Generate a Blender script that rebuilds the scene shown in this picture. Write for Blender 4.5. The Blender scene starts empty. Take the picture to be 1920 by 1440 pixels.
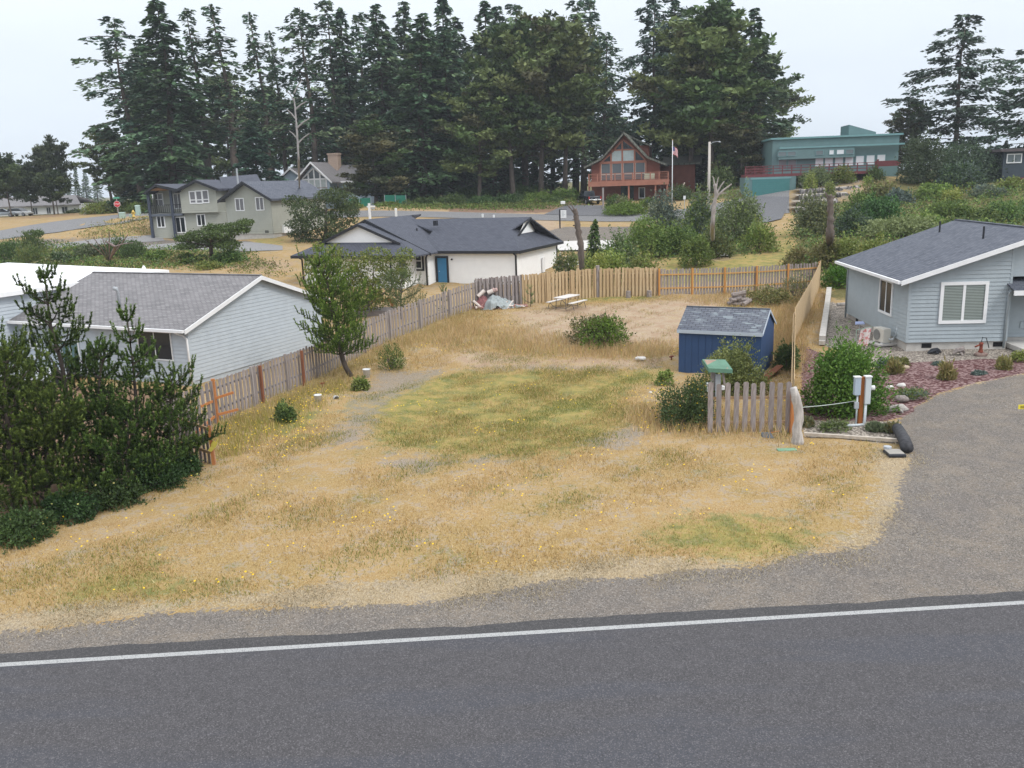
import bpy, math, random, time
import numpy as np
from math import sin, cos, pi, radians
S = bpy.context.scene
COL = S.collection
random.seed(7)
RNG = np.random.default_rng(11)

# ------------------------------------------------------------------ camera, sky, sun, exposure
F = 1640.0; TH = .227; PH = .034; H = 8.6
c_, s_, cp, sp = cos(TH), sin(TH), cos(PH), sin(PH)
CR = np.array((cp, -s_*sp, -c_*sp)); CU = np.array((sp, s_*cp, c_*cp)); CF = np.array((0, c_, -s_))
cam = bpy.data.objects.new('camera', bpy.data.cameras.new('camera')); COL.objects.link(cam)
cam.data.sensor_width = 36; cam.data.lens = 36*F/1920; cam.data.clip_end = 6000
from mathutils import Matrix, Vector
cam.matrix_world = Matrix(((CR[0], CU[0], -CF[0], 0), (CR[1], CU[1], -CF[1], 0), (CR[2], CU[2], -CF[2], H), (0, 0, 0, 1)))
S.camera = cam
SUN_EL, SUN_AZ = radians(48), radians(128)          # azimuth clockwise from +Y
w = bpy.data.worlds.new("World"); S.world = w; w.use_nodes = True
nt = w.node_tree; N = nt.nodes; L = nt.links; N.clear()
out = N.new('ShaderNodeOutputWorld'); bg = N.new('ShaderNodeBackground')
sky = N.new('ShaderNodeTexSky'); sky.sky_type = 'NISHITA'; sky.sun_disc = False
sky.sun_elevation = SUN_EL; sky.sun_rotation = SUN_AZ
tc = N.new('ShaderNodeTexCoord'); sx = N.new('ShaderNodeSeparateXYZ'); ramp = N.new('ShaderNodeValToRGB')
L.new(tc.outputs['Generated'], sx.inputs[0]); L.new(sx.outputs['Z'], ramp.inputs[0])
e = ramp.color_ramp.elements
e[0].position = 0.0; e[0].color = (.66, .73, .81, 1)
e[1].position = 1.0; e[1].color = (1.6, 1.66, 1.74, 1)
k = e.new(.16); k.color = (.78, .845, .92, 1)
k = e.new(.5); k.color = (1.2, 1.26, 1.35, 1)
nz = N.new('ShaderNodeTexNoise'); nz.inputs['Scale'].default_value = 3.0; nz.inputs['Detail'].default_value = 4
mapn = N.new('ShaderNodeMapping'); mapn.inputs['Scale'].default_value = (1, 1, 4)
L.new(tc.outputs['Generated'], mapn.inputs[0]); L.new(mapn.outputs[0], nz.inputs['Vector'])
mr = N.new('ShaderNodeMapRange'); mr.inputs[1].default_value = .3; mr.inputs[2].default_value = .7; mr.inputs[3].default_value = .955; mr.inputs[4].default_value = 1.03
L.new(nz.outputs[0], mr.inputs[0])
mul = N.new('ShaderNodeVectorMath'); mul.operation = 'SCALE'; L.new(ramp.outputs[0], mul.inputs[0]); L.new(mr.outputs[0], mul.inputs['Scale'])
sk = N.new('ShaderNodeVectorMath'); sk.operation = 'SCALE'; L.new(sky.outputs[0], sk.inputs[0]); sk.inputs['Scale'].default_value = .2
ad = N.new('ShaderNodeVectorMath'); L.new(sk.outputs[0], ad.inputs[0])
bg2 = N.new('ShaderNodeBackground'); addsh = N.new('ShaderNodeAddShader')
L.new(sky.outputs[0], bg2.inputs[0]); bg2.inputs[1].default_value = .006
L.new(mul.outputs[0], bg.inputs[0]); bg.inputs[1].default_value = 1.0
L.new(bg.outputs[0], addsh.inputs[0]); L.new(bg2.outputs[0], addsh.inputs[1]); L.new(addsh.outputs[0], out.inputs[0])
N.remove(sk); N.remove(ad)
sun = bpy.data.objects.new('sun', bpy.data.lights.new('sun', 'SUN')); COL.objects.link(sun)
sun.data.energy = 1.5; sun.data.angle = radians(15); sun.data.color = (1, .965, .91)
sd = Vector((sin(SUN_AZ)*cos(SUN_EL), cos(SUN_AZ)*cos(SUN_EL), sin(SUN_EL)))
sun.rotation_euler = sd.to_track_quat('Z', 'Y').to_euler()
S.view_settings.view_transform = 'Standard'; S.view_settings.look = 'None'
S.view_settings.exposure = 0.22; S.view_settings.gamma = 1

# ------------------------------------------------------------------ measuring the place
def ray(px, py):
    return ((px-960)/F)*CR - ((py-720)/F)*CU + CF
def at(px, py, Y):
    d = ray(px, py); t = Y/d[1]; return np.array((d[0]*t, Y, H+d[2]*t))
def proj(P):
    P = np.asarray(P, float); v = P-np.array((0, 0, H)); d = v@CF
    return 960+F*(v@CR)/d, 720-F*(v@CU)/d
# heights of the ground at surveyed points: (pixel x, pixel y, distance) and plain (x, y, z)
CTRL = [(893, 578, 53), (1000, 570, 54), (1180, 556, 55), (1300, 553, 57), (1535, 538, 59), (1063, 585, 52), (1130, 652, 43), (960, 600, 49.5), (686, 657, 45.5),
        (300, 470, 90), (480, 490, 80), (540, 540, 66), (100, 480, 88), (1090, 430, 95), (1100, 470, 80), (1330, 480, 74), (1450, 480, 75), (1450, 425, 97),
        (900, 408, 112), (700, 408, 112), (1180, 412, 112), (1105, 384, 128), (1000, 385, 132), (1420, 412, 103), (1445, 370, 115), (1330, 420, 100), (1560, 392, 106), (1600, 352, 113), (1650, 345, 113),
        (1600, 334, 119), (1500, 331, 122), (1690, 330, 120), (1750, 432, 75), (1900, 425, 80), (1750, 360, 105), (1890, 343, 112), (290, 446, 105), (440, 444, 105), (520, 440, 100),
        (224, 408, 111), (180, 440, 103), (0, 442, 108), (280, 404, 128), (0, 408, 150), (120, 402, 155), (200, 395, 150), (600, 395, 140), (800, 388, 140), (1100, 372, 138), (1250, 370, 138), (1320, 385, 118), (700, 385, 135)]
PTS = [(0, 0, 0), (-20, 0, 0), (20, 0, 0), (-60, 0, -.3), (60, 0, .2), (-10, 15, 0), (10, 16, 0), (-35, 13, 0), (35, 18, 0), (0, 26, 0), (-10, 31, 0), (10, 29, 0), (20, 28, 0), (34, 30, .1),
       (0, 38, 0), (7.5, 38.5, 0), (12, 39, .02), (-9, 40, 0), (19, 41, .2), (24, 40.5, .2), (21, 50, .25), (32, 50, .3), (-15, 38, -.05), (-25, 34, -.2), (-24, 45, 0), (-40, 40, -.2), (-10, 52, .25), (-8, 60, .6),
       (0, 66, .8), (-8, 68, .8), (-17, 70, .8), (6, 73, 1.2), (45, 60, 1.5), (80, 60, 3), (-80, 70, 1), (-120, 110, 4), (120, 110, 7), (-100, 200, 5.5), (0, 200, 5.5), (100, 200, 8), (-400, 300, 5), (0, 400, 6), (400, 300, 8),
       (-900, 900, 3), (0, 1200, 5), (900, 900, 6), (300, 30, 1), (-300, 30, -1), (0, -60, 0), (30, 165, 6.5)]
cp_ = [tuple(at(*q)) for q in CTRL] + PTS
cx = np.array([q[:2] for q in cp_], float); cz = np.array([q[2] for q in cp_], float)
def _phi(d2): return np.sqrt(d2+36.)
A_ = _phi(((cx[:, None]-cx[None])**2).sum(2)); n_ = len(cx)
A_ = np.block([[A_-np.eye(n_)*.6, np.ones((n_, 1))], [np.ones((1, n_)), np.zeros((1, 1))]])
W_ = np.linalg.solve(A_, np.append(cz, 0))
def Gv(x, y):
    x = np.asarray(x, float); y = np.asarray(y, float); r = np.full(x.shape, W_[-1])
    for i in range(n_): r = r + W_[i]*_phi((x-cx[i, 0])**2+(y-cx[i, 1])**2)
    b = np.clip((y-17.5)/6, 0, 1); b = b*b*(3-2*b)
    return r*b
def G(x, y): return float(Gv(np.array([x]), np.array([y]))[0])
def gp(px, py, y0=9.):
    """point of the ground seen at a pixel of the photograph"""
    d = ray(px, py); t = np.linspace(y0, 420, 3000)/d[1]
    z = H+d[2]*t-Gv(d[0]*t, d[1]*t); i = int(np.argmax(z < 0))
    if z[i] >= 0: i = len(t)-1
    t = t[i]; x, y = d[0]*t, d[1]*t
    return np.array((x, y, G(x, y)))
def gY(px, Y):
    """ground point under image column px at distance Y"""
    x = 0.
    z = 0.
    for _ in range(6):
        lo = at(px, 400, Y); z = G(x, Y)
        # follow the column down to the ground height
        a = at(px, 300, Y); b = at(px, 700, Y); f = (z-a[2])/(b[2]-a[2]); x = a[0]+f*(b[0]-a[0])
    return np.array((x, Y, z))

# ------------------------------------------------------------------ materials
def newmat(name):
    m = bpy.data.materials.new(name); m.use_nodes = True; t = m.node_tree; t.nodes.clear()
    o = t.nodes.new('ShaderNodeOutputMaterial'); p = t.nodes.new('ShaderNodeBsdfPrincipled'); t.links.new(p.outputs[0], o.inputs[0])
    return m, t, p
def noise(t, scale, detail=3, coord='Object', vec=None, sc=None):
    n = t.nodes.new('ShaderNodeTexNoise'); n.inputs['Scale'].default_value = scale; n.inputs['Detail'].default_value = detail
    if vec is None:
        q = t.nodes.new('ShaderNodeTexCoord'); vec = q.outputs[coord]
    if sc:
        mp = t.nodes.new('ShaderNodeMapping'); mp.inputs['Scale'].default_value = sc; t.links.new(vec, mp.inputs[0]); vec = mp.outputs[0]
    t.links.new(vec, n.inputs['Vector']); return n.outputs[0]
def mixc(t, fac, a, b):
    m = t.nodes.new('ShaderNodeMix'); m.data_type = 'RGBA'
    for s, v in ((0, fac), (6, a), (7, b)):
        if isinstance(v, (int, float)): m.inputs[s].default_value = v
        elif isinstance(v, tuple): m.inputs[s].default_value = (*v[:3], 1)
        else: t.links.new(v, m.inputs[s])
    return m.outputs[2]
def rng(t, v, a, b, c=0., d=1.):
    m = t.nodes.new('ShaderNodeMapRange'); m.interpolation_type = 'SMOOTHSTEP'
    t.links.new(v, m.inputs[0]); m.inputs[1].default_value = a; m.inputs[2].default_value = b; m.inputs[3].default_value = c; m.inputs[4].default_value = d
    return m.outputs[0]
def math_(t, op, a, b=0.):
    m = t.nodes.new('ShaderNodeMath'); m.operation = op
    for i, v in ((0, a), (1, b)):
        if isinstance(v, (int, float)): m.inputs[i].default_value = v
        else: t.links.new(v, m.inputs[i])
    return m.outputs[0]
def bump(t, p, h, strength=.3, dist=.02):
    b = t.nodes.new('ShaderNodeBump'); b.inputs['Strength'].default_value = strength; b.inputs['Distance'].default_value = dist
    t.links.new(h, b.inputs['Height']); t.links.new(b.outputs[0], p.inputs['Normal'])
def sc3(c, f): return tuple(min(1., x*f) for x in c[:3])
MATS = {}
def M(name, col=None, rough=.8, var=.12, scale=2.5, bmp=0., bscale=40., sc=None, spec=.3, metal=0.):
    if name in MATS: return MATS[name]
    m, t, p = newmat(name)
    n = noise(t, scale, 4, sc=sc); n2 = noise(t, scale*9, 2, sc=sc)
    f = math_(t, 'ADD', math_(t, 'MULTIPLY', n, .65), math_(t, 'MULTIPLY', n2, .35))
    t.links.new(mixc(t, rng(t, f, .3, .7), sc3(col, 1-var), sc3(col, 1+var)), p.inputs['Base Color'])
    p.inputs['Roughness'].default_value = rough; p.inputs['Specular IOR Level'].default_value = spec; p.inputs['Metallic'].default_value = metal
    if bmp: bump(t, p, noise(t, bscale, 3, sc=sc), bmp)
    MATS[name] = m; return m
def leafmat(name='leaf', trans=.25):
    if name in MATS: return MATS[name]
    m = bpy.data.materials.new(name); m.use_nodes = True; t = m.node_tree; t.nodes.clear()
    o = t.nodes.new('ShaderNodeOutputMaterial'); a = t.nodes.new('ShaderNodeAttribute'); a.attribute_name = 'Col'
    oi = t.nodes.new('ShaderNodeObjectInfo'); hs = t.nodes.new('ShaderNodeHueSaturation')
    t.links.new(rng(t, oi.outputs['Random'], 0, 1, .485, .515), hs.inputs['Hue'])
    r2 = math_(t, 'FRACT', math_(t, 'MULTIPLY', oi.outputs['Random'], 7.3))
    t.links.new(rng(t, r2, 0, 1, .85, 1.15), hs.inputs['Value']); t.links.new(a.outputs[0], hs.inputs['Color'])
    d = t.nodes.new('ShaderNodeBsdfPrincipled'); d.inputs['Roughness'].default_value = .55; d.inputs['Specular IOR Level'].default_value = .25
    tr = t.nodes.new('ShaderNodeBsdfTranslucent'); mx = t.nodes.new('ShaderNodeMixShader'); mx.inputs[0].default_value = trans
    t.links.new(hs.outputs[0], d.inputs['Base Color']); t.links.new(hs.outputs[0], tr.inputs[0])
    t.links.new(d.outputs[0], mx.inputs[1]); t.links.new(tr.outputs[0], mx.inputs[2]); t.links.new(mx.outputs[0], o.inputs[0])
    MATS[name] = m; return m
def glassmat(name, col=(.02, .025, .03), rough=.06):
    if name in MATS: return MATS[name]
    m, t, p = newmat(name); p.inputs['Base Color'].default_value = (*col, 1); p.inputs['Roughness'].default_value = rough; p.inputs['Specular IOR Level'].default_value = .35
    n = noise(t, 1.3, 2); bump(t, p, n, .03, .02); MATS[name] = m; return m
def shingle(name, a, b, patch=None, row=.14):
    if name in MATS: return MATS[name]
    m, t, p = newmat(name); u = t.nodes.new('ShaderNodeUVMap')
    br = t.nodes.new('ShaderNodeTexBrick'); t.links.new(u.outputs[0], br.inputs['Vector'])
    br.inputs['Scale'].default_value = 1; br.inputs['Brick Width'].default_value = .3; br.inputs['Row Height'].default_value = row; br.inputs['Mortar Size'].default_value = .018
    br.inputs['Color1'].default_value = (*a, 1); br.inputs['Color2'].default_value = (*b, 1); br.inputs['Mortar'].default_value = (*sc3(a, .38), 1); br.inputs['Bias'].default_value = 0
    n = noise(t, 1.2, 5, vec=u.outputs[0]); col = mixc(t, rng(t, n, .3, .7, 0, .5), br.outputs[0], sc3(b, 1.1))
    col = mixc(t, .5, col, br.outputs[0])
    if patch:
        n3 = noise(t, 1.0, 2, vec=u.outputs[0], sc=(1.6, 4.2, 1)); b2 = t.nodes.new('ShaderNodeTexBrick'); t.links.new(u.outputs[0], b2.inputs['Vector'])
        b2.inputs['Scale'].default_value = 1; b2.inputs['Brick Width'].default_value = .45; b2.inputs['Row Height'].default_value = row; b2.inputs['Mortar Size'].default_value = 0
        b2.inputs['Color1'].default_value = (0, 0, 0, 1); b2.inputs['Color2'].default_value = (1, 1, 1, 1)
        col = mixc(t, math_(t, 'MULTIPLY', rng(t, n3, .52, .6), rng(t, b2.outputs[0], .2, .9)), col, patch)
    g = noise(t, 60, 2, vec=u.outputs[0]); col = mixc(t, rng(t, g, .35, .65, .0, .35), col, sc3(a, .6))
    t.links.new(col, p.inputs['Base Color']); p.inputs['Roughness'].default_value = .9
    bump(t, p, br.outputs['Fac'], -.4, .01); MATS[name] = m; return m

# ------------------------------------------------------------------ mesh helpers
class MB:
    def __init__(s): s.v = []; s.f = []; s.uv = {}
    def poly(s, pts, uv=None):
        i = len(s.v); s.v += [tuple(map(float, p)) for p in pts]; s.f.append(tuple(range(i, i+len(pts))))
        if uv: s.uv[len(s.f)-1] = uv
        return s
    def hexa(s, b, t):      # bottom ring and top ring of 4, counter-clockwise from above
        i = len(s.v); s.v += [tuple(map(float, p)) for p in list(b)+list(t)]
        s.f += [(i+3, i+2, i+1, i), (i+4, i+5, i+6, i+7)]+[(i+q, i+(q+1) % 4, i+4+(q+1) % 4, i+4+q) for q in range(4)]
        return s
    def box(s, x0, x1, y0, y1, z0, z1):
        return s.hexa([(x0, y0, z0), (x1, y0, z0), (x1, y1, z0), (x0, y1, z0)], [(x0, y0, z1), (x1, y0, z1), (x1, y1, z1), (x0, y1, z1)])
    def bar(s, a, b, w, h, up=(0, 0, 1)):
        a = Vector(a); b = Vector(b); d = (b-a).normalized(); u = Vector(up)
        if abs(d.dot(u)) > .98: u = Vector((0, 1, 0))
        x = d.cross(u).normalized()*w/2; y = x.cross(d).normalized()*h/2
        return s._bar(a, b, x, y)
    def _bar(s, a, b, x, y):
        i = len(s.v); s.v += [tuple(q) for q in (a-x-y, a+x-y, a+x+y, a-x+y, b-x-y, b+x-y, b+x+y, b-x+y)]
        s.f += [(i, i+1, i+2, i+3), (i+7, i+6, i+5, i+4)]+[(i+(q+1) % 4, i+q, i+4+q, i+4+(q+1) % 4) for q in range(4)]
        return s
    def tube(s, pts, r, n=8, cap=True, jit=0.):
        P = [Vector(p) for p in pts]; R = r if isinstance(r, (list, tuple)) else [r]*len(P); ring = []
        for i, p in enumerate(P):
            d = (P[min(i+1, len(P)-1)]-P[max(i-1, 0)]).normalized(); u = Vector((0, 0, 1)) if abs(d.z) < .9 else Vector((0, 1, 0))
            x = d.cross(u).normalized(); y = x.cross(d); k = len(s.v); ring.append(k)
            for q in range(n):
                rr = R[i]*(1+random.uniform(-jit, jit)); s.v.append(tuple(p+x*cos(2*pi*q/n)*rr+y*sin(2*pi*q/n)*rr))
        for a, b in zip(ring, ring[1:]):
            s.f += [(a+q, b+q, b+(q+1) % n, a+(q+1) % n) for q in range(n)]
        if cap: s.f += [tuple(ring[0]+q for q in range(n)), tuple(ring[-1]+q for q in reversed(range(n)))]
        return s
    def lathe(s, prof, c=(0, 0, 0), n=12):
        k = []
        for r, z in prof:
            k.append(len(s.v)); s.v += [(c[0]+r*cos(2*pi*q/n), c[1]+r*sin(2*pi*q/n), c[2]+z) for q in range(n)]
        for a, b in zip(k, k[1:]): s.f += [(a+q, a+(q+1) % n, b+(q+1) % n, b+q) for q in range(n)]
        s.f += [tuple(k[0]+q for q in reversed(range(n))), tuple(k[-1]+q for q in range(n))]
        return s
    def blob(s, c, r, seed=0, n=10, rough=.25):     # rough stone-like lump
        rr = random.Random(seed); k = []; ph = [rr.uniform(0, 6) for _ in range(6)]
        for i in range(1, n//2):
            t = pi*i/(n//2); k.append(len(s.v))
            for q in range(n):
                a = 2*pi*q/n; m = 1+rough*(.5*sin(2*a+ph[0]+t)+.5*sin(3*a+ph[1]-2*t)+rr.uniform(-.4, .4))
                s.v.append((c[0]+r[0]*sin(t)*cos(a)*m, c[1]+r[1]*sin(t)*sin(a)*m, c[2]+r[2]*cos(t)*m))
        for a, b in zip(k, k[1:]): s.f += [(a+q, b+q, b+(q+1) % n, a+(q+1) % n) for q in range(n)]
        s.f += [tuple(k[0]+q for q in range(n)), tuple(k[-1]+q for q in reversed(range(n)))]
        return s
    def slab(s, quad, t, down=True):    # roof plane: top quad a,b (eave), c,d (ridge) with thickness and shingle UV in metres
        a, b, c, d = [Vector(q) for q in quad]; e1 = (b-a).normalized(); dn = Vector((0, 0, -t)); n = (b-a).cross(d-a).normalized(); e2 = n.cross(e1)
        uv = [((q-a).dot(e1), (q-a).dot(e2)) for q in (a, b, c, d)]
        s.poly((a, b, c, d), uv); A = [q+dn for q in (a, b, c, d)]
        s.poly(A[::-1]); P = (a, b, c, d)
        for q in range(4): s.poly((P[q], A[q], A[(q+1) % 4], P[(q+1) % 4]))
        return s
    def build(s, name, mat=None, parent=None, smooth=False, bevel=0.):
        me = bpy.data.meshes.new(name); me.from_pydata(s.v, [], s.f); me.update()
        if s.uv:
            ul = me.uv_layers.new(name='UVMap')
            for i, q in s.uv.items():
                for li, c in zip(me.polygons[i].loop_indices, q): ul.data[li].uv = c
        if smooth: me.polygons.foreach_set('use_smooth', [True]*len(me.polygons))
        o = bpy.data.objects.new(name, me); COL.objects.link(o)
        if mat: me.materials.append(mat)
        if parent: o.parent = parent
        if bevel:
            b = o.modifiers.new('bevel', 'BEVEL'); b.width = bevel; b.segments = 2; b.limit_method = 'ANGLE'
        return o
def fast_mesh(name, V, Fc, col=None, mat=None, parent=None):
    V = np.asarray(V, np.float32).reshape(-1, 3); Fc = np.asarray(Fc, np.int32); k = Fc.shape[1]
    me = bpy.data.meshes.new(name); me.vertices.add(len(V)); me.vertices.foreach_set('co', V.ravel())
    me.loops.add(Fc.size); me.loops.foreach_set('vertex_index', Fc.ravel()); me.polygons.add(len(Fc))
    me.polygons.foreach_set('loop_start', np.arange(0, Fc.size, k, dtype=np.int32)); me.update(calc_edges=True)
    if col is not None:
        a = me.color_attributes.new('Col', 'FLOAT_COLOR', 'POINT'); c4 = np.ones((len(V), 4), np.float32); c4[:, :3] = col; a.data.foreach_set('color', c4.ravel())
    if mat: me.materials.append(mat)
    o = bpy.data.objects.new(name, me); COL.objects.link(o)
    if parent: o.parent = parent
    return o
def tag(o, label, cat, group=None):
    o['label'] = label; o['category'] = cat
    if group: o['group'] = group
    return o
def thing(name, label, cat, loc=(0, 0, 0), rz=0., group=None):
    o = bpy.data.objects.new(name, None); COL.objects.link(o); o.empty_display_size = .2
    o.location = tuple(map(float, loc)); o.rotation_euler = (0, 0, rz); return tag(o, label, cat, group)
def struct(o): o['kind'] = 'structure'; return o
def stuff(o): o['kind'] = 'stuff'; return o
def dup(root, loc, rz, scale=(1, 1, 1), label=None, group=None):
    r = root.copy(); COL.objects.link(r); r.location = tuple(map(float, loc)); r.rotation_euler = (0, 0, rz); r.scale = scale
    if label: r['label'] = label
    if group: r['group'] = group
    for ch in list(root.children):
        c = ch.copy(); COL.objects.link(c); c.parent = r
        for g in list(ch.children):
            d = g.copy(); COL.objects.link(d); d.parent = c
    return r
class Fr:
    """local frame of a building: u right, v back, w up"""
    def __init__(s, O, yaw): s.O = np.array(O, float); s.yaw = yaw; s.u = np.array((cos(yaw), sin(yaw), 0)); s.v = np.array((-sin(yaw), cos(yaw), 0))
    def on_v(s, px, py, v=0.):
        d = ray(px, py); o = np.array((0, 0, H))-s.O; t = (v-o@s.v)/(d@s.v); P = o+d*t; return P@s.u, P[2]
    def on_u(s, px, py, u=0.):
        d = ray(px, py); o = np.array((0, 0, H))-s.O; t = (u-o@s.u)/(d@s.u); P = o+d*t; return P@s.v, P[2]
def rect_v(fr, x0, y0, x1, y1, v=0.):
    a = fr.on_v(x0, (y0+y1)/2, v); b = fr.on_v(x1, (y0+y1)/2, v); t = fr.on_v((x0+x1)/2, y0, v); m = fr.on_v((x0+x1)/2, y1, v)
    return min(a[0], b[0]), max(a[0], b[0]), m[1], t[1]
def clip(poly, z, keep_above):
    r = []
    for i in range(len(poly)):
        a, b = poly[i], poly[(i+1) % len(poly)]; ia = (a[1] >= z) == keep_above or a[1] == z; ib = (b[1] >= z) == keep_above or b[1] == z
        if ia: r.append(a)
        if ia != ib:
            f = (z-a[1])/(b[1]-a[1]); r.append((a[0]+f*(b[0]-a[0]), z))
    return r
def lap(mb, o, sdir, nrm, poly, course=.18, lip=.03):
    """lapped board wall: convex polygon (s,z) on plane through o"""
    o = Vector(o); sd_ = Vector(sdir); nr = Vector(nrm); z0 = min(p[1] for p in poly); z1 = max(p[1] for p in poly); z = z0
    P = lambda q, off: o+sd_*q[0]+Vector((0, 0, q[1]))+nr*off
    while z < z1-1e-4:
        zt = min(z+course, z1); c = clip(clip(poly, z, True), zt, False)
        c = [q for i, q in enumerate(c) if i == 0 or abs(q[0]-c[i-1][0])+abs(q[1]-c[i-1][1]) > 1e-5]
        if len(c) >= 3:
            mb.poly([P(q, .004+lip*(1-(q[1]-z)/course)) for q in c])
            bt = [q for q in c if abs(q[1]-z) < 1e-5]
            if len(bt) >= 2:
                a, b = min(bt), max(bt); mb.poly([P(a, 0), P(b, 0), P(b, .004+lip), P(a, .004+lip)])
        z = zt
    return mb
def window(par, o, sdir, nrm, s0, s1, z0, z1, cols=2, rows=1, fw=.08, mf=None, mg=None, name='window', blind=None, split=None, depth=.05):
    """window (frame mesh) with a pane child, proud of the wall plane"""
    o = Vector(o); sd_ = Vector(sdir); nr = Vector(nrm); f = MB()
    P = lambda s, z, q: o+sd_*s+Vector((0, 0, z))+nr*q
    def bx(mb, a, b, c, d, q0, q1):
        r = [P(a, c, q0), P(b, c, q0), P(b, c, q1), P(a, c, q1)]; t_ = [P(a, d, q0), P(b, d, q0), P(b, d, q1), P(a, d, q1)]
        mb.hexa(r, t_)
    bx(f, s0-fw, s0, z0-fw, z1+fw, .0, depth); bx(f, s1, s1+fw, z0-fw, z1+fw, .0, depth)
    bx(f, s0, s1, z1, z1+fw, .0, depth-.002); bx(f, s0, s1, z0-fw, z0, .0, depth+.006)
    for i in range(1, cols):
        m = s0+(s1-s0)*i/cols; bx(f, m-fw*.4, m+fw*.4, z0, z1, .0, depth*.7)
    for i in range(1, rows):
        m = z0+(z1-z0)*(split if split else i/rows); bx(f, s0, s1, m-fw*.35, m+fw*.35, .0, depth*.68)
    fo = f.build(name, mf, par); g = MB(); bx(g, s0, s1, z0, z1, .0, depth*.4); g.build('pane', mg, fo)
    if blind:
        b = MB(); n = int((z1-z0)/.07)
        for i in range(n):
            zz = z0+(i+.5)*(z1-z0)/n; bx(b, s0+.02, s1-.02, zz-.018, zz+.02, depth*.4, depth*.46)
        b.build('blind', blind, fo)
    return fo

# ------------------------------------------------------------------ ground
def inpoly(px, py, poly):
    r = np.zeros(px.shape, bool); n = len(poly)
    for i in range(n):
        x1, y1 = poly[i]; x2, y2 = poly[(i+1) % n]
        if y1 == y2: continue
        r ^= ((y1 > py) != (y2 > py)) & (px < (x2-x1)*(py-y1)/(y2-y1)+x1)
    return r
GRAVEL = [[(-400, 1205), (0, 1190), (200, 1165), (330, 1142), (560, 1136), (740, 1140), (850, 1122), (1000, 1095), (1180, 1080), (1400, 1065), (1500, 1045), (1640, 1020), (1680, 960), (1690, 900), (1708, 860), (1690, 800), (1684, 785), (1740, 745), (1800, 728), (1920, 703), (2500, 600), (2600, 1440), (-500, 1440)],
          [(300, 440), (0, 452), (-100, 470), (60, 462), (150, 450), (290, 448)], [(1060, 425), (1200, 425), (1190, 450), (1130, 470), (1040, 470), (1000, 440)], [(240, 450), (470, 452), (520, 465), (440, 475), (200, 458)]]
STRAW = [[(-300, 1200), (0, 1150), (200, 1122), (350, 1122), (560, 1098), (760, 1085), (880, 1062), (960, 1075), (1050, 1052), (1250, 1038), (1400, 1058), (1600, 1010), (1640, 930), (1630, 850), (1720, 840), (1760, 960), (1700, 1050), (1400, 1080), (1180, 1100), (850, 1140), (560, 1145), (330, 1150), (0, 1200)],
         [(1735, 925), (1780, 925), (1785, 945), (1740, 948)], [(1850, 700), (1920, 690), (1930, 720), (1760, 735)], [(975, 1130), (995, 1130), (990, 1165), (970, 1165)]]
GREEN = [[(40, 1130), (180, 1070), (330, 1085), (480, 1085), (460, 1110), (240, 1140), (90, 1150)], [(180, 1060), (300, 1030), (330, 1060), (260, 1085)], [(1190, 1000), (1290, 960), (1440, 965), (1560, 1010), (1500, 1040), (1360, 1060), (1220, 1030)],
         [(670, 780), (760, 720), (900, 690), (1100, 690), (1180, 720), (1190, 800), (1100, 850), (900, 860), (800, 850), (690, 830)], [(640, 760), (720, 735), (740, 750), (660, 790)],
         [(875, 655), (1010, 672), (1000, 682), (880, 670)], [(1280, 880), (1345, 880), (1345, 894), (1280, 894)], [(960, 885), (1020, 878), (1050, 895), (980, 905)], [(460, 870), (520, 860), (500, 890)], [(1670, 1010), (1700, 1010), (1695, 1030), (1665, 1028)],
         [(880, 690), (1250, 690), (1250, 720), (880, 720)], [(520, 760), (600, 770), (580, 830), (500, 820)], [(150, 445), (170, 420), (290, 405), (290, 438), (200, 448)], [(60, 452), (200, 430), (290, 440), (180, 450)], [(1440, 500), (1460, 430), (1500, 430), (1500, 490)], [(460, 445), (540, 445), (540, 462), (460, 462)], [(1240, 540), (1530, 510), (1530, 470), (1240, 480)], [(1070, 555), (1220, 548), (1220, 566), (1070, 566)]]
SAND = [[(700, 394), (1060, 394), (1040, 403), (700, 404)], [(985, 405), (1050, 410), (1090, 470), (1010, 470)], [(950, 630), (960, 590), (1000, 575), (1280, 560), (1380, 555), (1290, 640), (1250, 655), (1150, 645), (1000, 650)], [(830, 670), (870, 650), (1010, 670), (1260, 665), (1265, 680), (1180, 690), (980, 682), (850, 690)], [(1000, 430), (1040, 420), (1060, 440), (1020, 452)], [(540, 520), (420, 500), (440, 480), (560, 490)], [(1280, 478), (1370, 470), (1380, 486), (1290, 492)], [(0, 445), (60, 445), (100, 455), (0, 470)]]
DIRT = [[(1486, 328), (1655, 325), (1645, 372), (1560, 400), (1480, 402)], [(0, 470), (60, 468), (300, 462), (300, 475), (100, 490)], [(600, 830), (680, 730), (790, 690), (860, 690), (720, 760), (690, 830), (640, 850)], [(1060, 830), (1200, 790), (1240, 800), (1180, 850)], [(850, 870), (950, 840), (960, 860), (880, 890)], [(690, 700), (760, 690), (760, 720), (690, 730)], [(880, 680), (1260, 680), (1260, 692), (880, 694)], [(820, 900), (700, 880), (760, 840), (830, 850)]]
MULCH = [[(1505, 760), (1500, 640), (1530, 660), (1600, 700), (1700, 680), (1930, 672), (1930, 700), (1800, 726), (1742, 743), (1700, 775), (1660, 792), (1505, 785)]]
PEBBLE = [[(1505, 785), (1690, 790), (1690, 830), (1505, 815)], [(1540, 640), (1550, 560), (1590, 575), (1700, 640), (1930, 650), (1930, 676), (1700, 684), (1640, 690)]]
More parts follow.
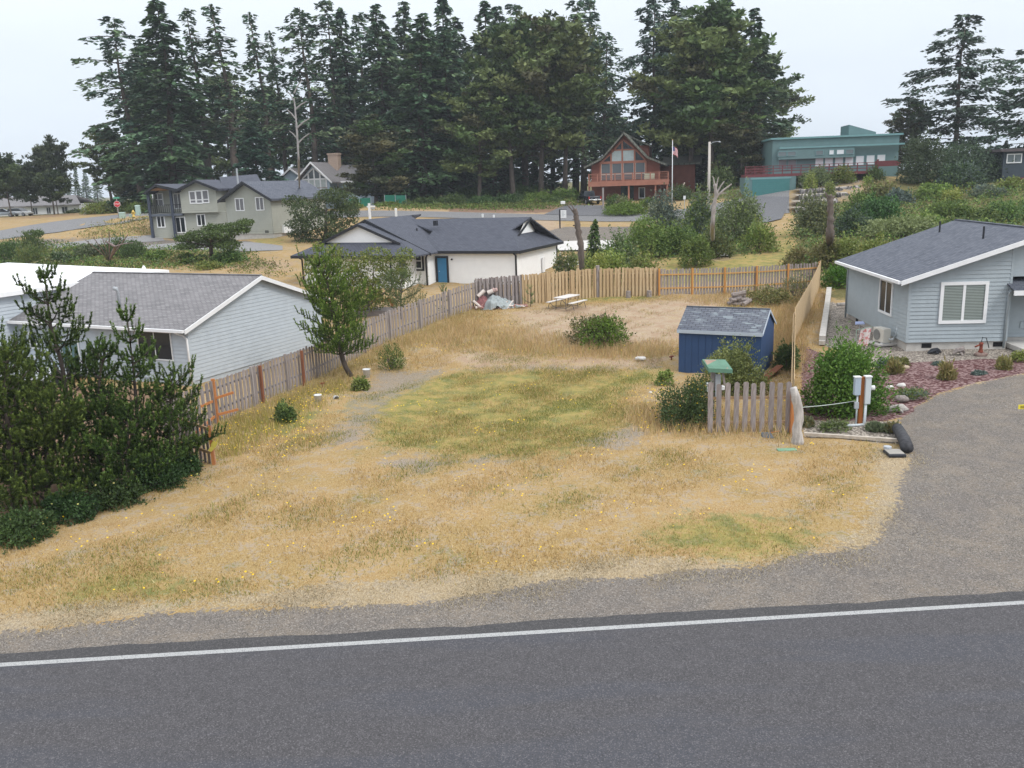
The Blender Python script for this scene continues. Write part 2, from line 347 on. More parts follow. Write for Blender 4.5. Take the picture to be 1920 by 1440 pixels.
BARK_AND_SHADE = [[(-300, 700), (340, 730), (392, 862), (340, 895), (240, 930), (0, 985), (-300, 1000)], [(0, 395), (0, 412), (80, 412), (170, 405), (160, 392)], [(840, 375), (1090, 372), (1095, 395), (1000, 400), (840, 398)]]  # first area: yard debris with the shade behind the pines painted in
WILD = [[(560, 300), (1500, 300), (1500, 335), (1400, 372), (1300, 375), (1120, 378), (1000, 372), (840, 378), (760, 386), (600, 392)], [(1060, 480), (1190, 440), (1290, 400), (1420, 400), (1440, 440), (1400, 480), (1240, 486), (1060, 500)], [(1490, 470), (1500, 400), (1560, 380), (1640, 360), (1700, 310), (2400, 300), (2400, 560), (1560, 560), (1550, 500)]]
TALL = [[(880, 640), (1000, 660), (1270, 665), (1275, 640), (1150, 650), (900, 600), (800, 620), (840, 660)], [(1180, 760), (1330, 770), (1330, 810), (1200, 800)], [(1440, 600), (1520, 540), (1500, 680), (1450, 680)], [(680, 660), (880, 585), (900, 610), (740, 670)], [(1230, 560), (1530, 540), (1530, 560), (1380, 575)]]
LAYERS = dict(gravel=GRAVEL, straw=STRAW, green=GREEN, sand=SAND, dirt=DIRT, mulch=MULCH, pebble=PEBBLE, bark=BARK_AND_SHADE, tall=TALL, wild=WILD)
gx = np.concatenate([-np.geomspace(1600, 30, 60), np.arange(-28, 36, .3), np.geomspace(36.3, 1600, 60)])
gy = np.concatenate([[-60, -20, 0, 6], np.arange(9, 74, .3), np.arange(74, 150, 1.), np.geomspace(150, 2200, 40)])
GX, GY = np.meshgrid(gx, gy); GZ = Gv(GX, GY)
bumpy = np.zeros_like(GZ)
for i in range(26):
    k = RNG.normal(0, 1, 2)*(.35+i*.12); bumpy += np.sin(GX*k[0]+GY*k[1]+RNG.uniform(0, 6))*.02/(1+i*.12)
flat = np.clip((GY-18)/5, 0, 1)*np.clip((95-GY)/20, 0, 1); V3 = np.stack([GX, GY, GZ+bumpy*flat], -1).reshape(-1, 3)
nx, ny = len(gx), len(gy); ii = np.arange(nx*ny).reshape(ny, nx)
FQ = np.stack([ii[:-1, :-1], ii[:-1, 1:], ii[1:, 1:], ii[1:, :-1]], -1).reshape(-1, 4)
with np.errstate(all='ignore'):
    PXY = proj(np.stack([GX, GY, GZ], -1).reshape(-1, 3))
front = GY.ravel() > 6
def blur(a, n=1):
    a = a.reshape(ny, nx)
    for _ in range(n):
        p = np.pad(a, 1, mode='edge'); a = (p[1:-1, 1:-1]*2+p[:-2, 1:-1]+p[2:, 1:-1]+p[1:-1, :-2]+p[1:-1, 2:])/6
    return a.ravel()
MASK = {}
for nm, polys in LAYERS.items():
    m = np.zeros(nx*ny, bool)
    for p in polys: m |= inpoly(PXY[0], PXY[1], p)
    if nm == 'wild': m |= (GY.ravel() > 150) & (np.abs(GX.ravel()) > -1)
    MASK[nm] = blur((m & front).astype(float), {'mulch': 1, 'pebble': 1, 'gravel': 3, 'straw': 4, 'sand': 16, 'green': 14, 'dirt': 10}.get(nm, 9))
gm, t, p = newmat('ground_soil_and_grass')
tcn = t.nodes.new('ShaderNodeTexCoord').outputs['Object']
def att(n):
    a = t.nodes.new('ShaderNodeAttribute'); a.attribute_name = n; return a.outputs['Fac']
nbig = noise(t, .35, 5, vec=tcn); nmid = noise(t, 1.6, 5, vec=tcn); nfine = noise(t, 9, 4, vec=tcn); nspk = noise(t, 38, 2, vec=tcn); nblade = noise(t, 14, 3, vec=tcn, sc=(1.6, .7, 1))
dry = mixc(t, rng(t, nmid, .3, .7), (.345, .215, .092), (.42, .30, .145)); dry = mixc(t, rng(t, nbig, .35, .65), dry, (.32, .22, .085)); dry = mixc(t, rng(t, nblade, .3, .7, 0, .6), dry, (.46, .35, .19))
dry = mixc(t, rng(t, nspk, .35, .6, .55, 0), dry, (.16, .10, .045))
grn = mixc(t, rng(t, nfine, .3, .7), (.10, .14, .03), (.23, .22, .06)); grn = mixc(t, rng(t, nspk, .35, .6, .5, 0), grn, (.06, .07, .02))
def over(col, name, c2, lo=.35, hi=.6, amt=1., nn=None, k=.9):
    v = math_(t, 'ADD', att(name), math_(t, 'MULTIPLY', math_(t, 'SUBTRACT', nn or nmid, .5), k)); return mixc(t, rng(t, v, lo, hi, 0, amt), col, c2)
col = mixc(t, rng(t, math_(t, 'ADD', math_(t, 'MULTIPLY', nbig, .5), math_(t, 'MULTIPLY', nmid, .5)), .55, .68, 0, .75), dry, grn)
col = mixc(t, rng(t, math_(t, 'ADD', math_(t, 'MULTIPLY', nfine, .5), math_(t, 'MULTIPLY', nmid, .5)), .50, .60, 0, .7), col, (.33, .27, .215))
mixn = math_(t, 'ADD', math_(t, 'MULTIPLY', nmid, .55), math_(t, 'MULTIPLY', nfine, .45))
rag = math_(t, 'ADD', math_(t, 'MULTIPLY', nfine, .55), math_(t, 'ADD', math_(t, 'MULTIPLY', nmid, .3), math_(t, 'MULTIPLY', nspk, .15)))
ygrn = mixc(t, rng(t, nmid, .35, .65), (.30, .25, .075), grn)
col = over(col, 'green', ygrn, .35, 1.0, .8, mixn, 3.4)
greyg = mixc(t, rng(t, nspk, .38, .62), (.088, .077, .067), (.215, .192, .168)); greyg = mixc(t, rng(t, mixn, .42, .62, 0, .6), greyg, (.225, .185, .145)); greyg = mixc(t, rng(t, nbig, .4, .62, 0, .45), greyg, (.13, .117, .110))
vg = t.nodes.new('ShaderNodeTexVoronoi'); vg.inputs['Scale'].default_value = 40; t.links.new(tcn, vg.inputs['Vector']); vgs = t.nodes.new('ShaderNodeSeparateColor'); t.links.new(vg.outputs['Color'], vgs.inputs[0])
greyg = mixc(t, rng(t, vgs.outputs[0], .72, .95, 0, .65), greyg, (.32, .29, .26)); greyg = mixc(t, rng(t, vgs.outputs[1], .8, .98, 0, .55), greyg, (.05, .046, .044))
sand = mixc(t, rng(t, nfine, .3, .7), (.36, .275, .20), (.46, .385, .30)); sand = mixc(t, rng(t, nspk, .35, .6, .5, 0), sand, (.23, .165, .10)); sand = mixc(t, rng(t, mixn, .46, .58, 0, .75), sand, (.31, .20, .125))
straw = mixc(t, rng(t, nblade, .3, .7), (.30, .24, .155), (.48, .40, .28)); straw = mixc(t, rng(t, nspk, .38, .6, .65, 0), straw, (.14, .115, .09))
dirt = mixc(t, rng(t, nspk, .36, .64), (.15, .125, .10), (.33, .285, .24))
col = over(col, 'dirt', dirt, .35, .9, .8, mixn, 3.0)
col = over(col, 'sand', sand, .25, 1.0, .9, mixn, 3.4)
col = over(col, 'straw', straw, .38, .75, .7, rag, 2.8)
col = over(col, 'gravel', greyg, .42, .58, 1., rag, 2.0)
barkc = mixc(t, rng(t, nspk, .4, .6), (.14, .075, .07), (.36, .22, .20))
vor = t.nodes.new('ShaderNodeTexVoronoi'); vor.inputs['Scale'].default_value = 11; t.links.new(tcn, vor.inputs['Vector'])
vr = t.nodes.new('ShaderNodeSeparateColor'); t.links.new(vor.outputs['Color'], vr.inputs[0])
mul_ = mixc(t, rng(t, vr.outputs[0], .2, .95), (.10, .036, .036), (.42, .30, .285)); mul_ = mixc(t, rng(t, vor.outputs['Distance'], .0, .5, 0, .5), mul_, (.06, .03, .03))
vor2 = t.nodes.new('ShaderNodeTexVoronoi'); vor2.inputs['Scale'].default_value = 14; t.links.new(tcn, vor2.inputs['Vector'])
vr2 = t.nodes.new('ShaderNodeSeparateColor'); t.links.new(vor2.outputs['Color'], vr2.inputs[0])
peb = mixc(t, rng(t, vr2.outputs[1], .1, .95), (.17, .14, .115), (.60, .53, .45)); peb = mixc(t, rng(t, vor2.outputs['Distance'], .1, .6, 0, .6), peb, (.10, .09, .08))
col = over(col, 'pebble', peb, .42, .55, 1., nfine, .5)
col = over(col, 'mulch', mul_, .42, .55, 1., nfine, .5)
col = over(col, 'bark', (.17, .105, .075), .4, .7, .8)  # dark ground colour, including painted shade behind the near pines
wildc = mixc(t, rng(t, nfine, .3, .7), (.06, .07, .022), (.16, .14, .06)); col = over(col, 'wild', wildc, .3, .7, .92, nmid, 1.2)
t.links.new(col, p.inputs['Base Color']); p.inputs['Roughness'].default_value = .95; p.inputs['Specular IOR Level'].default_value = .1
hh = math_(t, 'ADD', math_(t, 'MULTIPLY', nfine, .6), math_(t, 'MULTIPLY', nspk, .5)); bump(t, p, hh, .55, .06)
ground = fast_mesh('ground', V3, FQ, None, gm); struct(ground)
ground.data.polygons.foreach_set('use_smooth', np.ones(len(FQ), bool))
for nm, m in MASK.items():
    a = ground.data.attributes.new(nm, 'FLOAT', 'POINT'); a.data.foreach_set('value', m.astype(np.float32))

# roads and drives: sheets draped over the ground
def sheet(name, edge_a, edge_b, mat, lift, n=40, m=6):
    A = np.array(edge_a, float); B = np.array(edge_b, float)
    def res(P):
        d = np.r_[0, np.cumsum(np.hypot(*np.diff(P[:, :2], axis=0).T))]; q = np.linspace(0, d[-1], n); return np.stack([np.interp(q, d, P[:, i]) for i in (0, 1)], -1)
    a, b = res(A), res(B); f = np.linspace(0, 1, m)[None, :, None]; g = a[:, None]*(1-f)+b[:, None]*f
    z = Gv(g[..., 0], g[..., 1])+lift; V = np.concatenate([g, z[..., None]], -1).reshape(-1, 3); k = np.arange(n*m).reshape(n, m)
    Fq = np.stack([k[:-1, :-1], k[:-1, 1:], k[1:, 1:], k[1:, :-1]], -1).reshape(-1, 4)
    return struct(fast_mesh(name, V, Fq, None, mat))
def asphalt(name, a, b, tint):
    m, t, p = newmat(name); v = t.nodes.new('ShaderNodeTexCoord').outputs['Object']
    n1 = noise(t, 42, 3, vec=v); n2 = noise(t, .5, 5, vec=v, sc=(.25, 1.6, 1)); n4 = noise(t, 2.2, 4, vec=v); vo = t.nodes.new('ShaderNodeTexVoronoi'); vo.inputs['Scale'].default_value = 60; t.links.new(v, vo.inputs['Vector']); cs = t.nodes.new('ShaderNodeSeparateColor'); t.links.new(vo.outputs['Color'], cs.inputs[0])
    c = mixc(t, rng(t, n1, .33, .67), a, b); c = mixc(t, rng(t, n2, .45, .6, 0, .75), c, tint); c = mixc(t, rng(t, n4, .4, .7, 0, .35), c, sc3(b, 1.05)); c = mixc(t, rng(t, cs.outputs[0], .7, 1, 0, .75), c, sc3(b, 2.2)); c = mixc(t, rng(t, cs.outputs[1], .75, 1, 0, .6), c, sc3(a, .45))
    t.links.new(c, p.inputs['Base Color']); p.inputs['Roughness'].default_value = .82; bump(t, p, n1, .4, .012); return m
mroad = asphalt('road_asphalt', (.037, .0345, .0365), (.066, .062, .065), (.047, .049, .060))
medge = asphalt('road_edge_asphalt', (.025, .024, .025), (.055, .052, .052), (.04, .038, .039))
ml = .0534
def rl(x, off): return (x, 15.53+ml*x+off)
struct(sheet('road', [rl(-200, .02), rl(200, .02)], [rl(-200, -9), rl(200, -9)], mroad, .012, 60, 8))
struct(sheet('road_edge', [rl(-200, .02), rl(200, .02)], [rl(x, .47+.03*sin(x*.7)+.02*sin(x*2.3+1)+.015*sin(x*7.1)+.02*RNG.normal()) for x in np.linspace(-200, 200, 900)], medge, .012, 900, 4))
m, t, p = newmat('worn_white_paint'); v = t.nodes.new('ShaderNodeTexCoord').outputs['Object']
t.links.new(mixc(t, rng(t, noise(t, 45, 3, vec=v), 0.50, .64, 0, .75), (.36, .36, .355), (.10, .10, .10)), p.inputs['Base Color']); p.inputs['Roughness'].default_value = .7
sheet('road_marking', [rl(-200, -.06), rl(200, -.06)], [rl(-200, .085), rl(200, .085)], m, .017, 60, 2)
mstreet = asphalt('street_asphalt', (.12, .118, .12), (.16, .157, .157), (.14, .138, .14))
mdrive = asphalt('drive_asphalt', (.085, .085, .092), (.115, .115, .12), (.10, .10, .11))
def pts(*q): return [gp(*a)[:2] for a in q]
sheet('back_street', pts((-60, 432), (0, 433), (110, 415), (230, 402), (290, 396)) + [gY(480, 128)[:2], gY(640, 124)[:2], gY(760, 121)[:2], gY(900, 119)[:2], gY(1060, 117)[:2], gY(1240, 117)[:2], gY(1480, 118)[:2]],
      pts((-60, 452), (0, 450), (110, 436), (230, 420), (300, 408)) + [gY(480, 118)[:2], gY(640, 114)[:2], gY(760, 112)[:2], gY(900, 110)[:2], gY(1060, 109)[:2], gY(1240, 108)[:2], gY(1480, 106)[:2]], mstreet, .05, 90, 6)
sheet('cabin_driveway', pts((1060, 386), (1045, 392), (1020, 403)), pts((1130, 386), (1150, 393), (1195, 406)), mdrive, .09, 20, 6)
sheet('garage_driveway', pts((1402, 371), (1415, 395), (1430, 420)), pts((1480, 371), (1474, 395), (1465, 412)), mdrive, .12, 20, 6)
mgrav = M('grey_gravel_lane', (.225, .22, .22), .95, .15, 6)
sheet('gravel_lane', pts((0, 462), (110, 458), (200, 447), (300, 440)), pts((0, 474), (110, 466), (200, 459), (310, 452)), mgrav, .05, 30, 5)
sheet('gravel_yard', pts((255, 462), (350, 454), (470, 455), (530, 462)), pts((230, 466), (370, 470), (470, 472), (530, 470)), mgrav, .05, 20, 5)
mconc = M('pale_concrete', (.52, .5, .47), .9, .1, 3)
sheet('concrete_pad', pts((1040, 455), (1150, 452)), pts((1040, 472), (1160, 470)), mconc, .1, 8, 4)
sheet('concrete_slab', pts((1281, 477), (1350, 473)), pts((1300, 487), (1372, 482)), M('grey_slab', (.45, .43, .4), .9, .12, 4), .12, 8, 4)

# ------------------------------------------------------------------ houses
WHT = M('white_trim', (.74, .745, .75), .6, .04); BLK = M('black_trim', (.022, .024, .03), .5, .1); GLS = glassmat('dark_glass')
CONC = M('foundation_concrete', (.46, .44, .41), .9, .12, 3, .2); DARK = M('dark_void', (.012, .012, .014), .9)
GALV = M('galvanised_grey', (.36, .38, .40), .5, .1); BLIND = M('white_blind', (.62, .64, .62), .7, .05)
ROOFG = shingle('slate_grey_shingles', (.075, .085, .112), (.14, .15, .18)); ROOFB = shingle('charcoal_shingles', (.06, .066, .09), (.095, .102, .128)); ROOFW = shingle('weathered_grey_shingles', (.17, .163, .168), (.265, .252, .256))
ROOFS = shingle('patched_shed_shingles', (.095, .105, .135), (.15, .16, .185), (.23, .265, .285)); ROOFC = shingle('greenish_grey_shingles', (.13, .135, .11), (.17, .175, .145)); ROOFL = shingle('light_grey_shingles', (.20, .19, .195), (.25, .235, .24))
XN, XP, YN, YP = (-1, 0, 0), (1, 0, 0), (0, -1, 0), (0, 1, 0)
def gutter_pipe(par, mat, q, r=.045, name='downspout'): MB().tube(q, r, 6).build(name, mat, par, True)
def fascia(par, mat, runs, w_=.05, h=.2, name='fascia'):
    f = MB()
    for a, b in runs:
        a = Vector(a); b = Vector(b); d = (b-a); hd = Vector((d.x, d.y, 0)).normalized(); n = Vector((-hd.y, hd.x, 0))*w_/2; z = Vector((0, 0, h))
        f.hexa([a-n-z, a+n-z, b+n-z, b-n-z], [a-n, a+n, b+n, b-n])
    return f.build(name, mat, par)

# grey-blue house on the right
SID_R = M('blue_grey_siding', (.335, .38, .405), .7, .06, 2, .1, 30)
R = thing('house', 'blue-grey single-storey house with slate roof beside the gravel drive', 'house', (18.68, 40.6, 0), -.084)
fr = Fr((18.68, 40.6, 0), -.084); WZ, ET, OV, OF = .58, 3.36, .56, .46; RL, RR, PIT = 9.5, 5.9, .327
ez = 3.58; rz_ = ez+PIT*(RR+OV); RW = 11.8; EW = 4.55
fd = MB(); fd.box(.06, EW+.02, .06, RL-.06, -.2, WZ+.02).box(EW+.03, RW-.06, 1.0, RL-.06, -.2, WZ+.019); fd.build('foundation', CONC, R)
wl = MB(); wl.box(.04, EW, .04, RL-.04, WZ, ez-.1).box(EW+.002, RW-.04, 1.0, RL-.04, WZ, ez-.1)
lap(wl, (0, 0, 0), XP, YN, [(0, WZ), (EW, WZ), (EW, ez+PIT*(EW+OV)-.12), (0, ez+PIT*OV-.12)], .186); lap(wl, (0, RL, 0), YN, XN, [(0, WZ), (RL, WZ), (RL, ez+PIT*OV-.15), (0, ez+PIT*OV-.15)], .186)
lap(wl, (EW, .97, 0), XP, YN, [(0, WZ), (RW-EW, WZ), (RW-EW, ez), (0, ez)], .186)
for y0 in (0, RL):     # gable triangles
    wl.poly([(0, y0+(.05 if y0 == 0 else -.05), ez), (RW, y0+(.05 if y0 == 0 else -.05), ez), (RR, y0+(.05 if y0 == 0 else -.05), rz_-.15)])
wl.build('wall', SID_R, R)
MB().box(-.035, .09, -.035, .09, WZ, ez+.02).build('corner_board', SID_R, R); MB().box(EW-.09, EW+.02, -.035, .03, WZ, ez+1.3).build('corner_board', SID_R, R)
rf = MB(); rf.slab([(-OV, RL+OF, ez), (-OV, -OF, ez), (RR, -OF, rz_), (RR, RL+OF, rz_)], .07); rf.slab([(RW+OV, -OF, ez), (RW+OV, RL+OF, ez), (RR+.001, RL+OF, rz_), (RR+.001, -OF, rz_)], .07)
rf.box(RR-.12, RR+.12, -OF, RL+OF, rz_-.012, rz_+.03)
rf.slab([(4.35, -.75, 3.05), (9, -.75, 3.05), (9, 1.0, 3.6), (4.35, 1.0, 3.6)], .07)
rfo = rf.build('roof', ROOFG, R)
for px, py in ((1768, 432), (1854, 407)):
    v_, wz = fr.on_u(px, py, RR*.75); MB().tube([(RR*.72, min(v_, RL), rz_-.6), (RR*.72, min(v_, RL), rz_+.05)], .05, 8).build('vent_pipe', BLK, rfo)
fascia(R, WHT, [((-OV, -OF-.03, ez-.02), (RR, -OF-.03, rz_-.02)), ((RR, -OF-.03, rz_-.02), (RW+OV, -OF-.03, ez-.02)), ((4.33, -.78, 3.03), (9, -.78, 3.03))], .05, .22)
gt = MB(); gt.box(-OV-.13, -OV-.002, -OF, RL+OF, ez-.17, ez-.03); gt.build('gutter', WHT, R)
a0, a1, z0, z1 = rect_v(fr, 1766.5, 534, 1845, 600)
window(R, (0, -.02, 0), XP, YN, a0+.02, a1-.02, z0, z1, 2, 1, .15, WHT, glassmat('glass_blinds', (.10, .125, .115), .08), blind=M('pale_blind', (.30, .34, .32), .6, .05), depth=.07)
b0 = fr.on_u(1651, 560, 0)[0]; b1 = fr.on_u(1675, 560, 0)[0]; t1 = fr.on_u(1655, 523, 0)[1]; t0 = fr.on_u(1663, 589, 0)[1]
window(R, (-.02, RL, 0), YN, XN, RL-max(b0, b1)+.08, RL-min(b0, b1)-.08, t0+.1, t1-.05, 2, 1, .11, WHT, GLS, depth=.07)
for x in (.75, 4.0): MB().box(x, x+.45, .045, .07, .30, .52).build('crawl_vent', DARK, R)
MB().box(.045, .07, 1.5+6, 7.9, .30, .52).build('crawl_vent', DARK, R); MB().box(6.1, 6.5, .97, 1.0, .30, .52).build('crawl_vent', DARK, R)
gutter_pipe(R, SID_R, [(4.42, -.3, 3.0), (4.42, -.1, 2.75), (4.42, -.08, .25)], .055); gutter_pipe(R, SID_R, [(-.4, RL+.3, ez-.15), (-.06, RL-.02, ez-.5), (-.06, RL-.02, .25)], .055)
MB().box(5.55, 5.85, .9, .97, 1.0, 1.3).build('junction_box', SID_R, R)
MB().box(4.75, 12, -1.6, .9, .2, .42).build('porch_step', M('pale_concrete', (.52, .5, .47)), R)

# light-grey house on the left with the white flat-roofed wing
SID_L = M('pale_grey_siding', (.44, .485, .525), .7, .05, 2, .1, 30)
Lh = thing('house', 'pale grey house with weathered shingle roof and white flat-roofed wing behind the pines', 'house', (-14.66, 39.35, 0), -.449)
fl = Fr((-14.66, 39.35, 0), -.449); LW, EL = 9.8, 2.64; RG = 4.5; vr = LW/2; LL = 11.6
wl = MB(); lap(wl, (0, 0, 0), YP, XP, [(0, .15), (LW, .15), (LW, 2.62), (vr, RG-.12), (0, 2.62)], .178, .02); lap(wl, (-LL, 0, 0), XP, YN, [(0, .15), (LL, .15), (LL, 2.6), (0, 2.6)], .178)
wl.box(-LL, -.03, .03, LW, -.4, 2.6); wl.build('wall', SID_L, Lh)
MB().box(-.05, .028, -.028, .09, .1, 2.62).build('corner_board', SID_L, Lh)
pl = (RG-EL)/(vr+.45); rf = MB(); rf.slab([(-LL, -.45, EL), (.28, -.45, EL), (.28, vr, RG), (-LL, vr, RG)], .07); rf.slab([(.28, LW+.45, EL), (-LL, LW+.45, EL), (-LL, vr+.001, RG), (.28, vr+.001, RG)], .07); rf.box(-LL, .27, vr-.1, vr+.1, RG-.01, RG+.03)
rfo = rf.build('roof', ROOFW, Lh)
fascia(Lh, WHT, [((.31, -.45, EL-.02), (.31, vr, RG-.02)), ((.31, vr, RG-.02), (.31, LW+.45, EL-.02))], .05, .2)
MB().box(-LL, .28, -.58, -.452, EL-.15, EL-.02).build('gutter', WHT, Lh)
uu, wz = fl.on_v(225, 580, 1.4); MB().tube([(uu, 1.4, 3.1), (uu, 1.4, 4.0), (uu-.02, 1.38, 4.12), (uu-.16, 1.32, 4.15)], [.07, .07, .1, .1], 8).build('flue_pipe', GALV, rfo, True)
a0, a1, z0, z1 = rect_v(fl, 262, 623, 322, 672)
window(Lh, (0, -.02, 0), XP, YN, a0, a1, z0, z1, 2, 1, .05, WHT, GLS)
a0, a1, z0, z1 = rect_v(fl, 57, 624, 68, 640); window(Lh, (0, -.02, 0), XP, YN, a0, a1, z0-.3, z1, 1, 1, .06, WHT, GLS)
a0, a1, z0, z1 = rect_v(fl, 120, 640, 150, 690); window(Lh, (0, -.02, 0), XP, YN, a0, a1, z0, z1, 2, 1, .07, WHT, glassmat('teal_glass', (.10, .17, .18), .1), name='glass_door')
gutter_pipe(Lh, WHT, [(-.28, -.5, EL-.15), (-.2, -.1, EL-.35), (.0, -.08, EL-.5), (.0, -.08, 0)], .05)
wl = MB(); lap(wl, (-LL-.05, -1.2, 0), YP, XP, [(0, .1), (11.0, .1), (11.0, 3.85), (0, 3.85)], .178); lap(wl, (-24, -1.2, 0), XP, YN, [(0, .1), (24-LL-.05, .1), (24-LL-.05, 3.85), (0, 3.85)], .178); wl.build('wing_wall', SID_L, Lh)
wr = MB(); wr.hexa([(-26, -1.9, 3.9), (-11.3, -1.9, 3.85), (-11.3, 10, 3.88), (-26, 10, 4.2)], [(-26, -1.9, 4.1), (-11.3, -1.9, 4.08), (-11.3, 10, 4.1), (-26, 10, 4.42)])
wr = wr.build('wing_roof', M('white_roof_membrane', (.80, .80, .80), .6, .03), Lh)
MB().lathe([(.18, 0), (.16, .05), (.05, .28), (.03, .3)], (-12.6, 9.3, 4.12), 10).build('roof_vent', WHT, wr)
for px, py in ((53, 690), (78, 706), (105, 698), (127, 690)):
    u_, z_ = fl.on_v(px, py, -2.2); MB().box(u_-.06, u_+.06, -2.26, -2.14, z_-.6, z_+.45).build('deck_post', BLK, Lh)
u0, zz0 = fl.on_v(0, 686, -2.2); u1, zz1 = fl.on_v(150, 676, -2.2); um, zm = fl.on_v(56, 675, -2.2)
MB().bar((-13, -2.2, 1.25), (-7, -2.2, 1.3), .09, .05).bar((-9.6, -2.1, 1.15), (-10.4, -3.9, .25), .1, .05).build('deck_rail', M('grey_rail', (.5, .52, .55), .6), Lh)
MB().box(-13.2, -6.8, -2.3, -.05, .15, .3).build('deck_floor', M('grey_rail', (.5, .52, .55), .6), Lh)

# white house with black trim behind the back fence
SID_W = M('white_siding', (.86, .86, .86), .65, .03, 2)
Wh = thing('house', 'white house with charcoal hip roof, black trim and blue door behind the back fence', 'house', (.9, 67.5, 0), -.404)
fw_ = Fr((.9, 67.5, 0), -.404); ez = 3.49; b0 = .55
wl = MB(); MU = -7.5
lap(wl, (MU, .4, 0), XP, YN, [(0, b0), (-MU-.4, b0), (-MU-.4, ez), (0, ez)], .2, .012); lap(wl, (-.4, .4, 0), YP, XP, [(0, b0), (9.2, b0), (9.2, ez), (0, ez)], .2, .012)
lap(wl, (-18.0, -.9, 0), XP, YN, [(0, b0), (10.5, b0), (10.5, ez), (5.25, 6.0), (0, ez)], .2, .012); lap(wl, (-7.5, -.9, 0), YP, XP, [(0, b0), (1.4, b0), (1.4, ez), (0, ez)], .2, .012)
lap(wl, (-17.6, -3.2, 0), XP, YN, [(0, b0), (9.1, b0), (9.1, ez-.1), (0, ez-.1)], .2, .012); lap(wl, (-8.5, -3.2, 0), YP, XP, [(0, b0), (2.3, b0), (2.3, ez-.1), (0, ez-.1)], .2, .012)
wl.poly([(-16.0, -2.25, 4.3), (-9.4, -2.25, 4.3), (-12.7, -2.25, 5.62)]); wl.poly([(-1.35, 3.3, 4.5), (-1.35, 7.0, 4.5), (-1.35, 5.05, 5.75)])
wl.box(-17.9, -.5, 1, 9.4, .4, 3.3); wl.build('wall', SID_W, Wh)
HV, HRZ = 10.05, 5.76; rv = HV/2; rf = MB()
rf.slab([(-9, 0, ez-.05), (0, 0, ez-.05), (-1.9, rv*.62, ez+2.27*.62-.05), (-9, rv*.62, ez+2.27*.62-.05)], .12); rf.slab([(-9, rv*.62, ez+2.27*.62-.05), (-1.9, rv*.62, ez+2.27*.62-.05), (-1.0, rv, HRZ), (-13, rv, HRZ)], .12)
rf.slab([(0, HV, ez-.05), (-9, HV, ez-.05), (-9, rv, HRZ), (-1.0, rv, HRZ)], .12); rf.slab([(0, 0, ez-.05), (0, HV, ez-.05), (-1.9, HV*.69, ez+1.36), (-1.9, HV*.31, ez+1.36)], .12)
rf.slab([(-1.9, rv*.62, ez+1.36), (-1.9, rv*.62, ez+1.36), (-1.0, rv, HRZ), (-1.0, rv, HRZ)], .02) if 0 else None
AP = -12.7
rf.slab([(-6.95, -1.35, ez-.12), (-6.95, 3.5, ez-.12), (AP, 6, 6.06), (AP, -1.35, 6.06)], .12); rf.slab([(-18.45, 8, ez-.12), (-18.45, -1.35, ez-.12), (AP, -1.35, 6.06), (AP, 8, 6.06)], .12)
rf.slab([(-18.3, -3.9, ez-.1), (-7.0, -3.9, ez-.1), (-9.0, -2.2, 4.32), (-16.4, -2.2, 4.32)], .12); rf.slab([(-7.0, -3.9, ez-.1), (-7.0, -1.0, ez-.1), (-9.0, -1.0, 4.32), (-9.0, -2.2, 4.32)], .12); rf.slab([(-18.3, -1.0, ez-.1), (-18.3, -3.9, ez-.1), (-16.4, -2.2, 4.32), (-16.4, -1.0, 4.32)], .12)
rf.slab([(-9.0, -2.55, 4.28), (-9.0, -.8, 4.28), (AP, -.8, 5.78), (AP, -2.55, 5.78)], .1); rf.slab([(-16.4, -.8, 4.28), (-16.4, -2.55, 4.28), (AP, -2.55, 5.78), (AP, -.8, 5.78)], .1)
rf.build('roof', ROOFB, Wh)
fascia(Wh, BLK, [((-6.9, -1.38, ez-.1), (AP, -1.38, 6.08)), ((AP, -1.38, 6.08), (-18.5, -1.38, ez-.1)), ((-8.9, -2.58, 4.28), (AP, -2.58, 5.8)), ((AP, -2.58, 5.8), (-16.5, -2.58, 4.28)), ((-18.3, -3.93, ez-.1), (-7.0, -3.93, ez-.1)),
    ((-9.3, -.03, ez-.05), (.02, -.03, ez-.05)), ((.03, 0, ez-.05), (.03, HV, ez-.05)), ((-.95, rv, HRZ+.02), (-1.3, 2.9, 4.42)), ((-.95, rv, HRZ+.02), (-1.3, 7.2, 4.42))], .06, .22)
a0, a1, z0, z1 = rect_v(fw_, 819, 484, 840, 540, .4); d = MB(); d.box(a0+.16, a1-.04, .30, .36, .8, 2.85); dr = d.build('door', M('blue_door', (.045, .19, .36), .5, .06), Wh); MB().blob((a0+.3, .27, 1.8), (.05, .05, .05), 1, 8, 0).build('handle', GALV, dr)
d = MB(); d.box(a0-.02, a0+.16, .28, .38, .8, 3.0).box(a1-.04, a1+.1, .28, .38, .8, 3.0).box(a0+.161, a1-.041, .28, .38, 2.85, 2.999); d.build('door_frame', BLK, Wh)
MB().blob((a1+.45, .28, 2.75), (.09, .09, .09), 2, 8, 0).build('wall_lamp', BLK, Wh)
a0, a1, z0, z1 = rect_v(fw_, 777, 476, 790, 502, -.9)
fo = window(Wh, (0, -.92, 0), XP, YN, a0, a1, z0, z1, 1, 2, .1, WHT, GLS, split=.5); mf_ = MB()
for q in (MB(),): mf_.box(a0-.24, a0-.1, -1.0, -.92, z0-.24, z1+.24).box(a1+.1, a1+.24, -1.0, -.92, z0-.24, z1+.24).box(a0-.099, a1+.099, -1.0, -.92, z1+.1, z1+.24).box(a0-.099, a1+.099, -1.0, -.92, z0-.24, z0-.1)
mf_.build('surround', BLK, fo)
